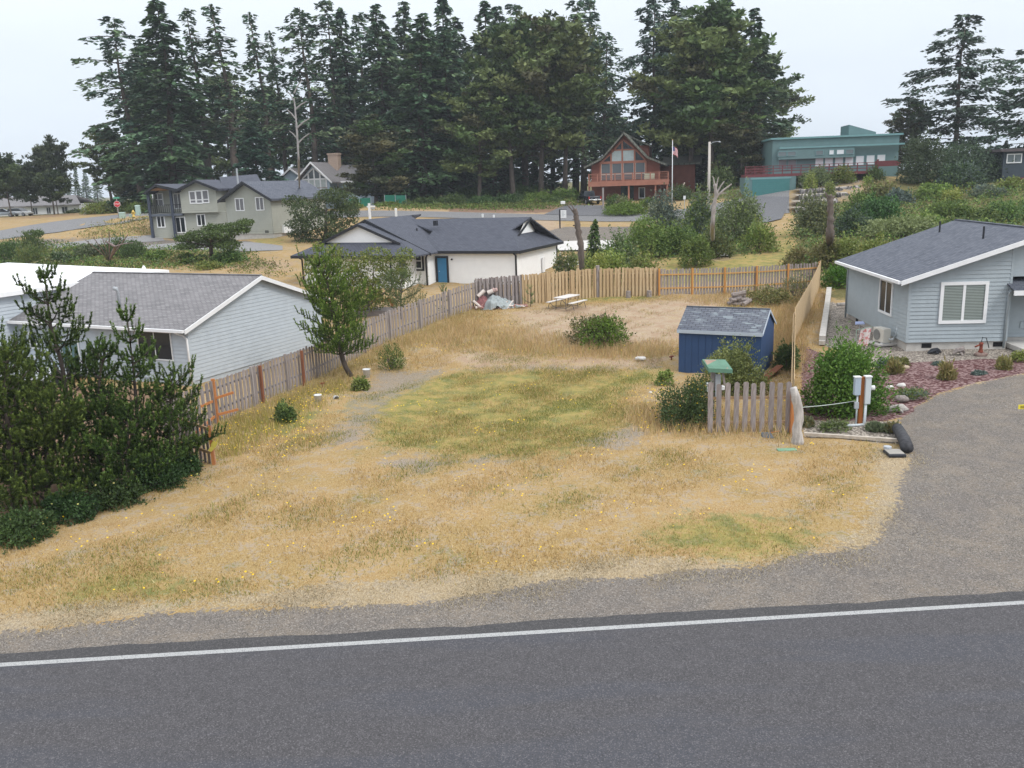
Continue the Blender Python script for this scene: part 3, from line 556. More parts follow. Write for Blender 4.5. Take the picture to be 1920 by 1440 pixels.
a0, a1, z0, z1 = rect_v(fw_, 749, 480, 762, 522, -3.2); window(Wh, (0, -3.22, 0), XP, YN, a0, a1, z0, z1, 1, 2, .1, WHT, glassmat('screened_glass', (.09, .11, .09), .15), split=.5)
for q in ([(-18.0, -3.6, ez-.2), (-17.65, -3.35, ez-.45), (-17.65, -3.35, .5)], [(-7.35, -1.1, ez-.2), (-7.55, -1.05, ez-.5), (-7.55, -1.05, .5)], [(-.75, .3, ez-.15), (-.45, .33, ez-.45), (-.45, .33, .5)], [(-.3, 9.6, ez-.15), (-.36, 9.4, ez-.5), (-.36, 9.4, .5)], [(-9.4, -3.4, 3.2), (-9.4, -3.4, .4)]): gutter_pipe(Wh, BLK, q, .075)
for px, py in ((816, 415), (770, 432), (791, 444)):
    u_, z_ = fw_.on_v(px, py, 3.2); MB().box(u_-.15, u_+.15, 3.1, 3.4, z_-.35, z_+.05).build('roof_vent', BLK, Wh)
u_, z_ = fw_.on_v(782, 437, 2.6); MB().tube([(u_, 2.6, z_-.7), (u_, 2.6, z_+.4)], .07, 6).build('vent_pipe', BLK, Wh)
MB().box(-.33, -.22, 5.6, 6.1, 1.2, 2.4).tube([(-.3, 5.85, 1.2), (-.3, 5.85, .4)], .05, 6).build('meter_box', WHT, Wh)

# two-storey sage houses
SAGE = M('sage_siding', (.35, .355, .31), .75, .05, 2)
def far_house(label, px, py, Y, yaw, name='house'):
    O = at(px, py, Y); return thing(name, label, 'house', O, yaw), Fr(O, yaw)
Ts, ft = far_house('two-storey sage house with covered balcony and charcoal gables at the far left', 288, 447, 104.5, -.08)
def RV(fr, x0, y0, x1, y1, v=0): return rect_v(fr, x0, y0, x1, y1, v)
W1 = ft.on_v(427, 425, 0)[0]; zf = ft.on_v(385, 398, 0)[1]; ze = ft.on_v(380, 353, 0)[1]; uB = ft.on_v(345, 400)[0]
zb = lambda y, x=360: ft.on_v(x, y)[1]
oz = 0.
wl = MB(); lap(wl, (0, 0, 0), XP, YN, [(0, 0), (W1, 0), (W1, zf), (0, zf)], .25); wl.box(0.02, W1, .03, 9, -.5, zf)
ug = ft.on_v(374, 345)[0]; zg = zb(337, 370); ur = ft.on_v(408, 355)[0]
lap(wl, (uB, -.5, 0), XP, YN, [(0, zf), (ur-uB, zf), (ur-uB, ze), (ug-uB, zg-.15), (0, ze)], .25); wl.box(uB+.02, ur, -.47, 8.9, zf-.05, ze); wl.box(0.02, uB+.03, 1.8, 9, zf, ze-.1)
lap(wl, (0, 9, 0), YN, XN, [(0, 0), (9, 0), (9, zf), (7.2, ze), (0, ze)], .25)
wl.box(ur, W1+1.2, 3, 9, zf-.1, ze+.2); wl.build('wall', SAGE, Ts)
rf = MB(); ul = ft.on_v(276, 357)[0]; up = ft.on_v(297, 345)[0]; z2 = zb(345, 297)
rf.slab([(uB+.2, -.9, ze-.05), (uB+.2, 9, ze-.05), (up, 9, z2), (up, -.9, z2)], .25); rf.slab([(ul, 9, ze-.25), (ul, -.9, ze-.25), (up, -.9, z2), (up, 9, z2)], .25)
rf.slab([(ur+.5, -1.1, ze-.1), (ur+.5, 9, ze-.1), (ug, 9, zg), (ug, -1.1, zg)], .25); rf.slab([(uB-.5, 9, ze-.2), (uB-.5, -1.1, ze-.2), (ug, -1.1, zg), (ug, 9, zg)], .25)
ue = ft.on_v(448, 338)[0]; rf.slab([(ur, 1.5, ze-.1), (ur+5, 1.5, ze-.1), (ue, 6, zg+.5), (ug, 6, zg+.3)], .25)
rf.build('roof', ROOFB, Ts)
fascia(Ts, BLK, [((ur+.5, -1.15, ze-.1), (ug, -1.15, zg)), ((ug, -1.15, zg), (uB-.5, -1.15, ze-.2)), ((uB+.1, -.95, ze-.05), (up, -.95, z2)), ((up, -.95, z2), (ul, -.95, ze-.25))], .08, .3)
MB().poly([(up-1.2, -.7, ze-.1), (up+1.6, -.7, ze-.1), (up+.2, -.7, z2-.4)]).build('gable_soffit', M('cedar', (.22, .12, .06), .7), Ts)
bl = MB(); bl.box(.0, uB, -.45, 1.8, zf-.28, zf-.02); bl.build('balcony_floor', M('slate_board', (.10, .115, .14), .7), Ts)
for u_ in (.15, ft.on_v(327, 400)[0]): MB().box(u_-.14, u_+.14, -.5, -.22, -.2, ze-.1).build('balcony_post', M('slate_post', (.05, .06, .085), .6), Ts)
rl_ = MB(); rl_.box(.25, uB, -.42, -.36, zf+.95, zf+1.02).box(.25, uB, -.42, -.36, zf+.1, zf+.15)
for i in range(16): u_ = .3+i*(uB-.4)/15; rl_.box(u_, u_+.05, -.41, -.37, zf+.15, zf+.95)
rl_.build('balcony_railing', BLK, Ts)
for x0, y0, x1, y1, c, rw in ((296, 406, 308, 425, 2, 1), (331, 408, 347, 435, 2, 1), (371, 403, 384, 422, 2, 1)):
    a0, a1, z0, z1 = RV(ft, x0, y0, x1, y1); window(Ts, (0, -.02, 0), XP, YN, a0, a1, z0-oz, z1-oz, c, rw, .12, WHT, GLS)
for x0, y0, x1, y1 in ((357, 360, 366, 380), (369, 359, 378, 380), (381, 358, 390, 379)):
    a0, a1, z0, z1 = RV(ft, x0, y0, x1, y1, -.5); window(Ts, (0, -.52, 0), XP, YN, a0, a1, z0-oz, z1-oz, 1, 2, .12, WHT, glassmat('pale_glass', (.16, .16, .17), .1), split=.25)
for x0, y0, x1, y1, c, rw in ((288, 364, 305, 384, 2, 2), (327, 364, 341, 390, 2, 1)):
    a0, a1, z0, z1 = RV(ft, x0, y0, x1, y1, 1.8); window(Ts, (0, 1.78, 0), XP, YN, a0, a1, z0-oz, z1-oz, c, rw, .12, WHT, glassmat('pale_glass'))
MB().box(W1+.1, W1+.9, 2.9, 3, ze-1.0, ze-.1).build('attic_vent', BLK, Ts)
gutter_pipe(Ts, SAGE, [(-.2, -.3, ze-.3), (-.05, 1, ze-1), (-.05, 1, 0)], .06)

T2, f2 = far_house('tall sage gabled house adjoining the two-storey balcony house', 430, 443, 99, -.42)
o2 = 0.; Wg = f2.on_v(512, 430)[0]; ez = f2.on_v(420, 371)[1]-o2; ap = f2.on_v(462, 340); zA = ap[1]-o2; uA = Wg/2; ez = min(ez, f2.on_v(511, 366)[1]-o2)
wl = MB(); lap(wl, (0, 0, 0), XP, YN, [(0, .25), (Wg, .25), (Wg, ez), (uA, zA-.2), (0, ez)], .25); lap(wl, (Wg, 0, 0), YP, XP, [(0, .25), (10, .25), (10, ez), (0, ez)], .25); wl.box(.02, Wg-.02, .03, 10, .25, ez); wl.build('wall', SAGE, T2)
MB().box(.05, Wg-.05, .05, 9.9, -1, .27).build('foundation', CONC, T2)
rf = MB(); rf.slab([(Wg+.55, -.6, ez-.25), (Wg+.55, 10.4, ez-.25), (uA, 10.4, zA), (uA, -.6, zA)], .22); rf.slab([(-.55, 10.4, ez-.25), (-.55, -.6, ez-.25), (uA, -.6, zA), (uA, 10.4, zA)], .22); rf.build('roof', ROOFG, T2)
fascia(T2, BLK, [((Wg+.6, -.63, ez-.25), (uA, -.63, zA+.03)), ((uA, -.63, zA+.03), (-.6, -.63, ez-.25))], .08, .3)
for x0, y0, x1, y1 in ((443, 373, 457, 394), (481, 371, 494, 393)):
    a0, a1, z0, z1 = RV(f2, x0, y0, x1, y1); window(T2, (0, -.02, 0), XP, YN, a0, a1, z0-o2, z1-o2, 2, 1, .1, WHT, glassmat('pale_glass'))
MB().box(Wg-1.1, Wg-.6, -.03, .02, .35, .6).build('crawl_vent', DARK, T2); MB().box(Wg+.02, Wg+.3, 1.5, 3.2, .2, 1.1).build('utility_cabinet', WHT, T2)
MB().tube([(-.6, 3, ez+.6), (-.6, 3, ez+3.2)], .1, 8).build('flue_pipe', GALV, T2)

# blue house with the window gable, far centre-left
SB = M('pale_blue_boards', (.38, .47, .55), .75, .06); BWN = M('deck_brown', (.17, .10, .08), .8)
B, fb = far_house('pale blue house with window-wall gable and brick chimney behind a pine', 562, 362, 150, -.25)
ob = 0.; q = lambda x, y, v=0: (fb.on_v(x, y, v)[0], fb.on_v(x, y, v)[1]-ob)
uA, zA = q(580, 304); ul, ze = q(558, 340); ur, _ = q(622, 336); hw = (ur-ul)/2; uA = (ul+ur)/2; z0 = -2.8
wl = MB(); wl.poly([(ul+.4, 0, z0), (ur-.4, 0, z0), (ur-.4, 0, ze), (uA, 0, zA-.4), (ul+.4, 0, ze)]); uR = q(690, 340)[0]; uL = q(492, 336)[0]
wl.box(ul+.4, ur-.4, .02, 12, z0, ze-.1).box(ur-.41, uR, 3, 11, z0, ze-.1).box(uL, ul+.41, 4, 11, z0, ze-.4); wl.poly([(uL, 3.98, ze-.4), (uL+7, 3.98, ze-.4), (uL+3.4, 3.98, ze+2.0)]); wl.build('wall', SB, B)
rf = MB(); rf.slab([(ur+.5, -1, ze-.3), (ur+.5, 12, ze-.3), (uA, 12, zA), (uA, -1, zA)], .25); rf.slab([(ul-.5, 12, ze-.3), (ul-.5, -1, ze-.3), (uA, -1, zA), (uA, 12, zA)], .25)
rf.slab([(ur-.4, 2.4, ze-.2), (uR+.5, 2.4, ze-.2), (uR+.5, 7, zA-.5), (uA+.5, 7, zA-.5)], .25); rf.slab([(uL+7.5, 3.5, ze-.6), (uL+7.5, 11, ze-.6), (uL+3.4, 11, ze+2.3), (uL+3.4, 3.5, ze+2.3)], .22); rf.slab([(uL-.6, 11, ze-.6), (uL-.6, 3.5, ze-.6), (uL+3.4, 3.5, ze+2.3), (uL+3.4, 11, ze+2.3)], .22)
rf.slab([(uL+4, 4.2, ze-.4), (ul+2, 4.2, ze-.4), (ul+2, 8, ze+2.2), (uL+4, 8, ze+2.2)], .2)
rfo = rf.build('roof', ROOFL, B); uc, zc = q(626, 294, 6); MB().box(uc-.9, uc+.9, 5.5, 6.8, zA-1.5, zc+.3).box(uc-1, uc+1, 5.4, 6.9, zc+.3, zc+.6).build('chimney', M('pale_brick', (.44, .33, .26), .9, .2, 8), rfo)
fascia(B, WHT, [((ur+.5, -1.05, ze-.3), (uA, -1.05, zA+.05)), ((uA, -1.05, zA+.05), (ul-.5, -1.05, ze-.3))], .1, .3)
fascia(B, WHT, [((uL+7.5, 3.45, ze-.6), (uL+3.4, 3.45, ze+2.35)), ((uL+3.4, 3.45, ze+2.35), (uL-.6, 3.45, ze-.6))], .1, .3)
fascia(B, WHT, [((ur, 2.35, ze-.2), (uR+.5, 2.35, ze-.2))], .1, .3)
gw = glassmat('dim_glass', (.10, .12, .13), .1); n = 4; xs = [uA-hw*.68+i*hw*1.36/n for i in range(n+1)]; fm = MB(); pn = MB(); zm = q(590, 336)[1]; zlo = q(590, 352)[1]
for i in range(n+1): zt = ze+(zA-.6-ze)*(1-abs(xs[i]-uA)/hw)-.3; fm.box(xs[i]-.12, xs[i]+.12, -.1, -.01, zlo-.4, zt)
fm.box(xs[0], xs[-1], -.09, -.01, zm-.12, zm+.12)
for i in range(n):
    za = ze+(zA-.6-ze)*(1-abs(xs[i]-uA)/hw)-.35; zb_ = ze+(zA-.6-ze)*(1-abs(xs[i+1]-uA)/hw)-.35
    pn.poly([(xs[i], -.04, zm), (xs[i+1], -.04, zm), (xs[i+1], -.04, zb_), (xs[i], -.04, za)])
    fm.bar((xs[i], -.06, za), (xs[i+1], -.06, zb_), .08, .2)
wo = fm.build('window', WHT, B); pn.build('pane', gw, wo); lo = MB(); lo.box(xs[0], xs[-1], -.05, -.03, zlo-.4, zm-.1); lo.build('curtained_pane', M('pale_curtain', (.42, .47, .46), .5), wo)
MB().box(ul, ur+.3, -2.6, -.2, zlo-1.2, zlo-.9).box(ul, ur+.3, -2.6, -2.5, zlo-.1, zlo).box(ul, ur+.3, -2.58, -2.52, zlo-.5, zlo-.45).build('deck', BWN, B)
a0, a1, z_0, z_1 = RV(fb, 652, 337, 657, 345, 3); window(B, (0, 2.97, 0), XP, YN, a0, a1, z_0-ob, z_1-ob, 2, 1, .15, WHT, GLS)
a0, a1, z_0, z_1 = RV(fb, 627, 337, 633, 352, 3); window(B, (0, 2.97, 0), XP, YN, a0, a1, z_0-ob, z_1-ob, 2, 1, .15, WHT, GLS)

# red-brown chalet
RB = M('redwood_siding', (.185, .066, .047), .75, .12, 1.5); RBL = M('redwood_trim', (.33, .145, .10), .75, .12, 1.5)
Cb, fc = far_house('red-brown timber chalet with glazed A-shaped gable and wraparound deck', 1108, 381, 135, -.22)
oc = 0.; q = lambda x, y, v=0: (fc.on_v(x, y, v)[0], fc.on_v(x, y, v)[1]-oc)
uA, zA = q(1162, 248, -1); ul, zl = q(1104, 311, -1); ur, zr = q(1242, 301, -1); um, zm = q(1212, 291, -1); uk, zk = q(1125, 297, -1); w0 = q(1109, 330)[0]; w1 = q(1237, 330)[0]; zd = q(1180, 338)[1]; zk = zm = (zk+zm)/2
hA = (w1-w0); zl = zr = (zl+zr)/2-.2; uA = (w0+w1)/2-.1; d1 = um-uA; d0 = uA-ul
wl = MB(); wl.poly([(w0, 0, -1), (w1, 0, -1), (w1, 0, zl), (uA+d1, 0, zm-.3), (uA, 0, zA-.4), (uA-d1, 0, zm-.3), (w0, 0, zl)]); wl.box(w0, w1, .05, 13, -1, zl); wl.box(w1, w1+5, 8, 14, -1, zd+2.4); wl.build('wall', RB, Cb)
rf = MB(); rf.slab([(uA+d1, -1.3, zm), (uA+d1, 13, zm), (uA, 13, zA), (uA, -1.3, zA)], .3); rf.slab([(uA-d1, 13, zm), (uA-d1, -1.3, zm), (uA, -1.3, zA), (uA, 13, zA)], .3)
rf.slab([(w1+1.0, -1.3, zl-.1), (w1+1.0, 13, zl-.1), (uA+d1, 13, zm), (uA+d1, -1.3, zm)], .3); rf.slab([(w0-1.0, 13, zl-.1), (w0-1.0, -1.3, zl-.1), (uA-d1, -1.3, zm), (uA-d1, 13, zm)], .3)
rf.slab([(uA+d1*1.15, 4, zm+1.6), (uA+d1*1.15, 12, zm+1.6), (uA+.4, 12, zA-.3), (uA+.4, 4, zA-.3)], .25); rf.slab([(w1, 7.5, zd+2.3), (w1+6, 7.5, zd+2.3), (w1+6, 11, zd+3.4), (w1, 11, zd+3.4)], .25); rf.build('roof', ROOFC, Cb)
MB().box(uA+1.2, uA+d1*1.02, 4.6, 11.5, zm-.2, zm+1.7).build('dormer', RB, Cb)
X = [1125, 1144, 1148, 1167, 1168, 1189, 1192, 1212]; fm = MB(); pa = MB(); pb = MB(); colx = [q(x, 320)[0] for x in (1126, 1146, 1167, 1190, 1211)]
zmid = q(1168, 303)[1]; zu = q(1168, 281)[1]; zt0, zt1 = q(1168, 310)[1], q(1168, 334)[1]
top = lambda u_: zA-.8-(zA-zm)*abs(u_-uA)/d1
for i in range(5): fm.box(colx[i]-.12, colx[i]+.12, -.14, -.02, zd, max(zmid, top(colx[i])))
fm.box(colx[0], colx[-1], -.16, -.02, zmid-.25, zmid+.1).box(colx[1], colx[3], -.13, -.02, zu-.1, zu+.1)
for i in range(4):
    a, b = colx[i]+.12, colx[i+1]-.12
    if i in (1, 2): pa.poly([(a, -.04, zu+.1), (b, -.04, zu+.1), (b, -.04, top(b)-.1), (a, -.04, top(a)-.1)]); pb.box(a, b, -.06, -.03, zmid+.1, zu-.1)
    else: pa.poly([(a, -.04, zmid+.1), (b, -.04, zmid+.1), (b, -.04, max(zmid+.15, top(b)-.1)), (a, -.04, max(zmid+.15, top(a)-.1))])
    fm.bar((a, -.08, max(zmid, top(a))), (b, -.08, max(zmid, top(b))), .1, .22)
wo = fm.build('window_wall', RBL, Cb); pa.build('pane', GLS, wo); pb.build('middle_pane', M('pale_pane', (.42, .50, .50), .25), wo)  # middle panes have a flat pale colour
lo = MB()
for i in range(4): lo.box(colx[i]+.12, colx[i+1]-.12, -.06, -.03, zd+.1, zmid-.25)
lo.build('lower_pane', gw, wo); f3 = MB()
for i in range(4): f3.box(colx[i]+.1, colx[i]+.18, -.1, -.06, zd+.1, zmid-.25).box(colx[i+1]-.18, colx[i+1]-.1, -.1, -.06, zd+.1, zmid-.25).box(colx[i]+.181, colx[i+1]-.181, -.1, -.06, zd+1.9-1, zd+1.0)
f3.build('sash', M('beige_sash', (.5, .45, .4), .6), wo)
dl = q(1103, 350, -3)[0]; dr_ = q(1254, 345, -3)[0]
dk = MB(); dk.box(dl, dr_, -3, 0, zd-.35, zd-.05); dk.box(dl, dr_, -3.08, -3, zd-.75, zd); dk.build('deck', RBL, Cb)
rl_ = MB(); n = 9
for i in range(n+1): u_ = dl+.1+i*(dr_-dl-.2)/n; rl_.box(u_-.08, u_+.08, -3.0, -2.85, zd, zd+1.0)
rl_.box(dl, dr_, -3.02, -2.82, zd+1.0, zd+1.08)
for i in range(4): rl_.box(dl, dr_, -2.95, -2.92, zd+.12+i*.22, zd+.17+i*.22)
rl_.build('deck_railing', RBL, Cb); 
for px in (1105, 1179, 1229, 1251): u_ = q(px, 360, -2.8)[0]; MB().box(u_-.12, u_+.12, -2.9, -2.66, -1.2, zd-.35).build('deck_post', RBL, Cb)
MB().box(w0+4.4, w0+6.3, -.06, -.02, -.3, zd-.5).build('garage_door', M('dark_teal', (.02, .04, .04), .6), Cb); a0, a1 = q(1199, 360)[0], q(1208, 360)[0]
window(Cb, (0, -.02, 0), XP, YN, a0, a1, .6, 2.0, 1, 1, .12, WHT, GLS)
ft_ = MB()
for px in (1213, 1222): u_ = q(px, 333, -1.8)[0]; ft_.box(u_-.4, u_+.4, -2, -1.3, zd+.05, zd+.5).box(u_-.4, u_+.4, -1.35, -1.25, zd+.4, zd+.9)
ft_ = ft_.build('deck_chair', M('pale_cushion', (.45, .47, .36), .8)); ft_.location = fc.O; ft_.rotation_euler = (0, 0, -.22); tag(ft_, 'pair of pale cushioned chairs joined as a bench on the chalet deck', 'bench')

# teal flat-roofed house on the terrace
TL = M('teal_boards', (.125, .205, .208), .75, .07, 1.2); TLT = M('teal_trim', (.16, .30, .31), .7, .06); RED = M('red_stained_wood', (.155, .045, .05), .75, .12)
Tq, fg = far_house('long teal flat-roofed house with red deck above the rock terraces', 1447, 322, 122, -.14)
og = 0.; q = lambda x, y, v=0: (fg.on_v(x, y, v)[0], fg.on_v(x, y, v)[1]-og)
wE = q(1684, 300)[0]; zT = (q(1450, 262)[1]+q(1680, 249)[1])/2; zb1 = (q(1460, 282)[1]+q(1680, 269)[1])/2
wl = MB(); wl.box(0, wE, 0, 11, -1.8, zT-.15); wl.box(q(1458, 300)[0], q(1600, 290)[0], -.7, -.001, q(1530, 297)[1], zb1); uS = q(1605, 245)[0]
wl.hexa([(uS, 4, zT-.1), (wE-2, 4, zT-.1), (wE-2, 9, zT-.1), (uS, 9, zT-.1)], [(uS, 4, zT+1.6), (wE-2, 4, zT+.5), (wE-2, 9, zT+.5), (uS, 9, zT+1.6)]); wl.build('wall', TL, Tq)
rf = MB(); rf.box(-.3, wE+.4, -.25, 11.2, zT-.15, zT+.08).box(.8, wE+.6, -.8, -.26, zb1-.02, zb1+.2); rf.build('roof', TLT, Tq)
for x0, y0, x1, y1, mg in [(1459, 300, 1475, 318, 'pale_glass'), (1477, 300, 1493, 317, 'pale_glass')]+[(a, 296.5-(a-1530)*.055, a+16, 313-(a-1530)*.055, None) for a in (1528, 1546, 1565, 1584, 1604, 1624, 1644)]:
    a0, a1, z_0, z_1 = RV(fg, x0, y0, x1, y1); window(Tq, (0, -.02, 0), XP, YN, a0+.05, a1-.05, max(z_0-og, .1), z_1-og, 1, 1, .06, TLT, glassmat('pale_glass') if mg else M('white_drapes', (.66, .68, .70), .35, .03))
for x0, x1, mg in ((1459, 1474, 0), (1477, 1492, 0), (1530, 1543, 0), (1555, 1563, 1), (1569, 1582, 1), (1586, 1600, 0)):
    a0, a1, z_0, z_1 = RV(fg, x0, 284, x1, 291, -.7); zc = (q(1530, 297)[1]+zb1)/2; window(Tq, (0, -.72, 0), XP, YN, a0, a1, zc-.25, zc+.3, 1, 1, .05, TLT, M('white_drapes', (.66, .68, .70)) if mg else glassmat('grey_glass', (.14, .17, .18), .2), name='clerestory_window')
dl = q(1396, 335, -4)[0]; dr_ = q(1640, 320, -3)[0]; zdk = -.3
MB().box(dl, dr_, -4.2, -.02, zdk-.35, zdk).build('deck', RED, Tq); rl_ = MB()
for i in range(15): u_ = dl+.1+i*(dr_-dl-.2)/14; rl_.box(u_-.06, u_+.06, -4.15, -4.03, zdk, zdk+1.0)
rl_.box(dl, dr_, -4.2, -4.0, zdk+1.0, zdk+1.07).box(dl, dr_, -4.13, -4.07, zdk+.65, zdk+.75).box(dl, dr_, -4.13, -4.07, zdk+.3, zdk+.4); u9 = q(1440, 330, -4)[0]
for i in range(24): u_ = dl+i*(u9-dl)/24; rl_.box(u_, u_+.05, -4.12, -4.08, zdk, zdk+1)
rl_.box(dr_, dr_+3.2, -3, -2.9, zdk+.5, zdk+1.2).box(dr_-.12, dr_+.12, -4.3, -4.06, -1.6, zdk+1.4); rl_.build('deck_railing', RED, Tq); 
for i in range(5): u_ = u9+2+i*(dr_-u9-3)/4; MB().box(u_-.1, u_+.1, -4.1, -3.9, -2.2, zdk-.35).build('deck_post', RED, Tq)
g0, g1 = q(1396, 360, -5.5)[0], q(1492, 355, -5.5)[0]; zg0 = q(1445, 368, -5.5)[1]
wl = MB(); wl.box(g0, g1, -5.5, 0, zg0-.8, zdk-.36); wl.build('garage', TL, Tq); a0, a1 = q(1410, 355, -5.5)[0], q(1480, 355, -5.5)[0]; gd = MB()
for i in range(8): zz = zg0+.1+i*.26; gd.box(a0, a1, -5.56, -5.51, zz, zz+.245)
gd.build('garage_door', M('teal_door', (.06, .19, .19), .6, .05), Tq); MB().box(a0-.2, a1+.2, -5.58, -5.51, zg0+2.2, zg0+2.4).build('door_trim', TLT, Tq)
MB().box(q(1503, 300)[0], q(1503, 300)[0]+.15, -.15, -.02, 2.0, 2.7).build('wall_lamp', WHT, Tq)

# dark house at the right edge and long white house far left
Dh, fd_ = far_house('dark slate house with white sliding window at the right edge beyond the shrubs', 1878, 335, 112, -.1)
od = 0.; MB().box(0, 14, 0, 8, -3, fd_.on_v(1900, 284)[1]-od).build('wall', M('slate_wall', (.05, .065, .08), .8), Dh); zz = fd_.on_v(1900, 284)[1]-od; MB().box(-.6, 14.5, -.6, 8.5, zz, zz+.35).build('roof', M('brown_roof', (.09, .075, .08), .8), Dh)
a0, a1, z_0, z_1 = RV(fd_, 1889, 290, 1914, 304); window(Dh, (0, -.02, 0), XP, YN, a0, a1, z_0-od, z_1-od, 2, 1, .12, WHT, glassmat('grey_glass'))
MB().box(.8, 9, -2.2, -2.1, -1.6, .1).build('deck_screen', RED, Dh)
Lw, fq = far_house('long low white house behind the trees at the far left', -60, 416, 168, .1)
oq = 0.; wE = fq.on_v(150, 398)[0]; hz_ = 2.6; wl = MB(); wl.box(0, wE, 0, 9, -1, hz_); wl.build('wall', M('white_siding'), Lw)
rf = MB(); rf.slab([(-.6, -.6, hz_-.05), (wE+.6, -.6, hz_-.05), (wE-2, 4.5, hz_+1.7), (1, 4.5, hz_+1.7)], .2); rf.slab([(wE+.6, 9.6, hz_-.05), (-.6, 9.6, hz_-.05), (1, 4.5, hz_+1.7), (wE-2, 4.5, hz_+1.7)], .2); rf.slab([(wE+.6, -.6, hz_-.05), (wE+.6, 9.6, hz_-.05), (wE-2, 4.5, hz_+1.7), (wE-2, 4.5, hz_+1.7)], .2) if 0 else None; rf.build('roof', ROOFL, Lw)
for x0, x1 in ((62, 70), (88, 95), (117, 127)):
    a0, a1 = fq.on_v(x0, 395)[0], fq.on_v(x1, 395)[0]; window(Lw, (0, -.02, 0), XP, YN, a0, a1, 1.0, 2.1, 2, 1, .1, WHT, GLS)

# ------------------------------------------------------------------ fences
def randwood(name, a, b, c):
    if name in MATS: return MATS[name]
    m, t, p = newmat(name); oi = t.nodes.new('ShaderNodeObjectInfo'); v = t.nodes.new('ShaderNodeTexCoord').outputs['Object']
    n = noise(t, 6, 4, vec=v, sc=(5, 5, .5)); k = mixc(t, oi.outputs['Random'], a, b); k = mixc(t, rng(t, n, .35, .7, 0, .75), k, c)
    t.links.new(k, p.inputs['Base Color']); p.inputs['Roughness'].default_value = .85; p.inputs['Specular IOR Level'].default_value = .15; bump(t, p, n, .3, .01); MATS[name] = m; return m
GREYW = randwood('weathered_grey_wood', (.25, .225, .22), (.36, .32, .31), (.17, .135, .125)); NEWW = randwood('new_yellow_wood', (.47, .345, .20), (.57, .44, .275), (.38, .265, .15))
PINKW = randwood('rosy_weathered_wood', (.285, .245, .23), (.365, .325, .305), (.205, .18, .17)); ORW = randwood('orange_stained_wood', (.42, .17, .06), (.52, .23, .09), (.34, .13, .05)); TANW = randwood('tan_rail_wood', (.42, .28, .16), (.5, .34, .2), (.34, .22, .12))
_pm = {}
def picket_mesh(w_, h, mat, v):
    k = (round(w_, 3), round(h, 2), mat.name, v)
    if k not in _pm:
        m = MB(); c = .02+.012*v; m.box(-w_/2, w_/2, -.011, .011, 0, h+(-.02, .015, -.035, .03)[v]-c); z = m.v[4][2]
        m.hexa([(-w_/2, -.011, z), (w_/2, -.011, z), (w_/2, .011, z), (-w_/2, .011, z)], [(-w_/2+c, -.011, z+c), (w_/2-c, -.011, z+c), (w_/2-c, .011, z+c), (-w_/2+c, .011, z+c)])
        o = m.build('picket', mat); _pm[k] = o.data; bpy.data.objects.remove(o)
    return _pm[k]
def fence(label, line, h, matf, spacing=.19, w_=.14, rail=None, post=None, rail_side=1, shadow=False, post_every=2.4, post_side=-1, post_h=None, group=None, cat='fence', name='picket_fence', rails=(.28, .78), jitter=.02, post_w=.1):
    line = np.array(line, float)[:, :2]; seg = np.hypot(*np.diff(line, axis=0).T); cum = np.r_[0, np.cumsum(seg)]; T = cum[-1]
    O = np.array((*line[0], G(*line[0]))); root = thing(name, label, cat, O, 0, group)
    def pos(s):
        s = min(max(s, 0), T-1e-6); i = int(np.searchsorted(cum, s, 'right')-1); f = (s-cum[i])/seg[i]; q = line[i]+(line[i+1]-line[i])*f; d = (line[i+1]-line[i])/seg[i]; return q, d
    def put(mesh, s, off, nm, dz=-.03, tilt=0.):
        q, d = pos(s); n = np.array((-d[1], d[0])); q = q+n*off; o = bpy.data.objects.new(nm, mesh); COL.objects.link(o); o.parent = root
        o.location = (q[0]-O[0], q[1]-O[1], G(*q)-O[2]+dz); o.rotation_euler = (0, tilt, math.atan2(d[1], d[0])); return o
    n = int(T/spacing); items = []
    for i in range(n+1):
        s = i*T/max(n, 1); m = matf(s/T) if callable(matf) else matf; off = -.035 if (not shadow or i % 2 == 0) else .035+.05
        items.append((s, off+ (0 if not shadow else 0), m, random.randrange(4), random.gauss(0, jitter*.6)))
    near = sorted(items, key=lambda q: np.hypot(*pos(q[0])[0]))[:100]; keep = set(id(q) for q in near); rest = MB()
    for q in items:
        s, off, m, v, tl = q
        if id(q) in keep: put(picket_mesh(w_, h, m, v), s, off, 'picket', -.03+random.uniform(-.02, .02), tl)
        else:
            p_, d = pos(s); nn = np.array((-d[1], d[0])); p_ = p_+nn*off; z = G(*p_)-O[2]-.03; a = p_-d*w_/2-O[:2]; b = p_+d*w_/2-O[:2]; e = nn*.011; hh_ = h+random.uniform(-.03, .03)
            rest.hexa([(*(a-e), z), (*(b-e), z), (*(b+e), z), (*(a+e), z)], [(*(a-e), z+hh_), (*(b-e), z+hh_), (*(b+e), z+hh_), (*(a+e), z+hh_)])
    if rest.v: stuff(rest.build('far_pickets', matf(1.) if callable(matf) else matf, root))
    nb = max(1, round(T/post_every)); pm = None; rm = rail or matf
    for i in range(nb+1):
        if post:
            if pm is None: o = MB().box(-post_w/2, post_w/2, -post_w/2, post_w/2, -.1, post_h or h+.05).build('post', post); pm = o.data; bpy.data.objects.remove(o)
            put(pm, i*T/nb, post_side*(post_w/2+.05), 'post')
        if i < nb:
            for rz in rails:
                mb = MB(); k = 3
                for j in range(k):
                    qs = []
                    for s in ((i+j/k)*T/nb, (i+(j+1)/k)*T/nb):
                        q, d = pos(s); nn = np.array((-d[1], d[0])); q = q+nn*(.022+.02 if rail_side > 0 else -.09); qs.append((q[0]-O[0], q[1]-O[1], G(*q)-O[2]+rz*h))
                    mb.bar(qs[0], qs[1], .04, .085)
                mb.build('rail', rm(0.) if callable(rm) else rm, root)
    return root
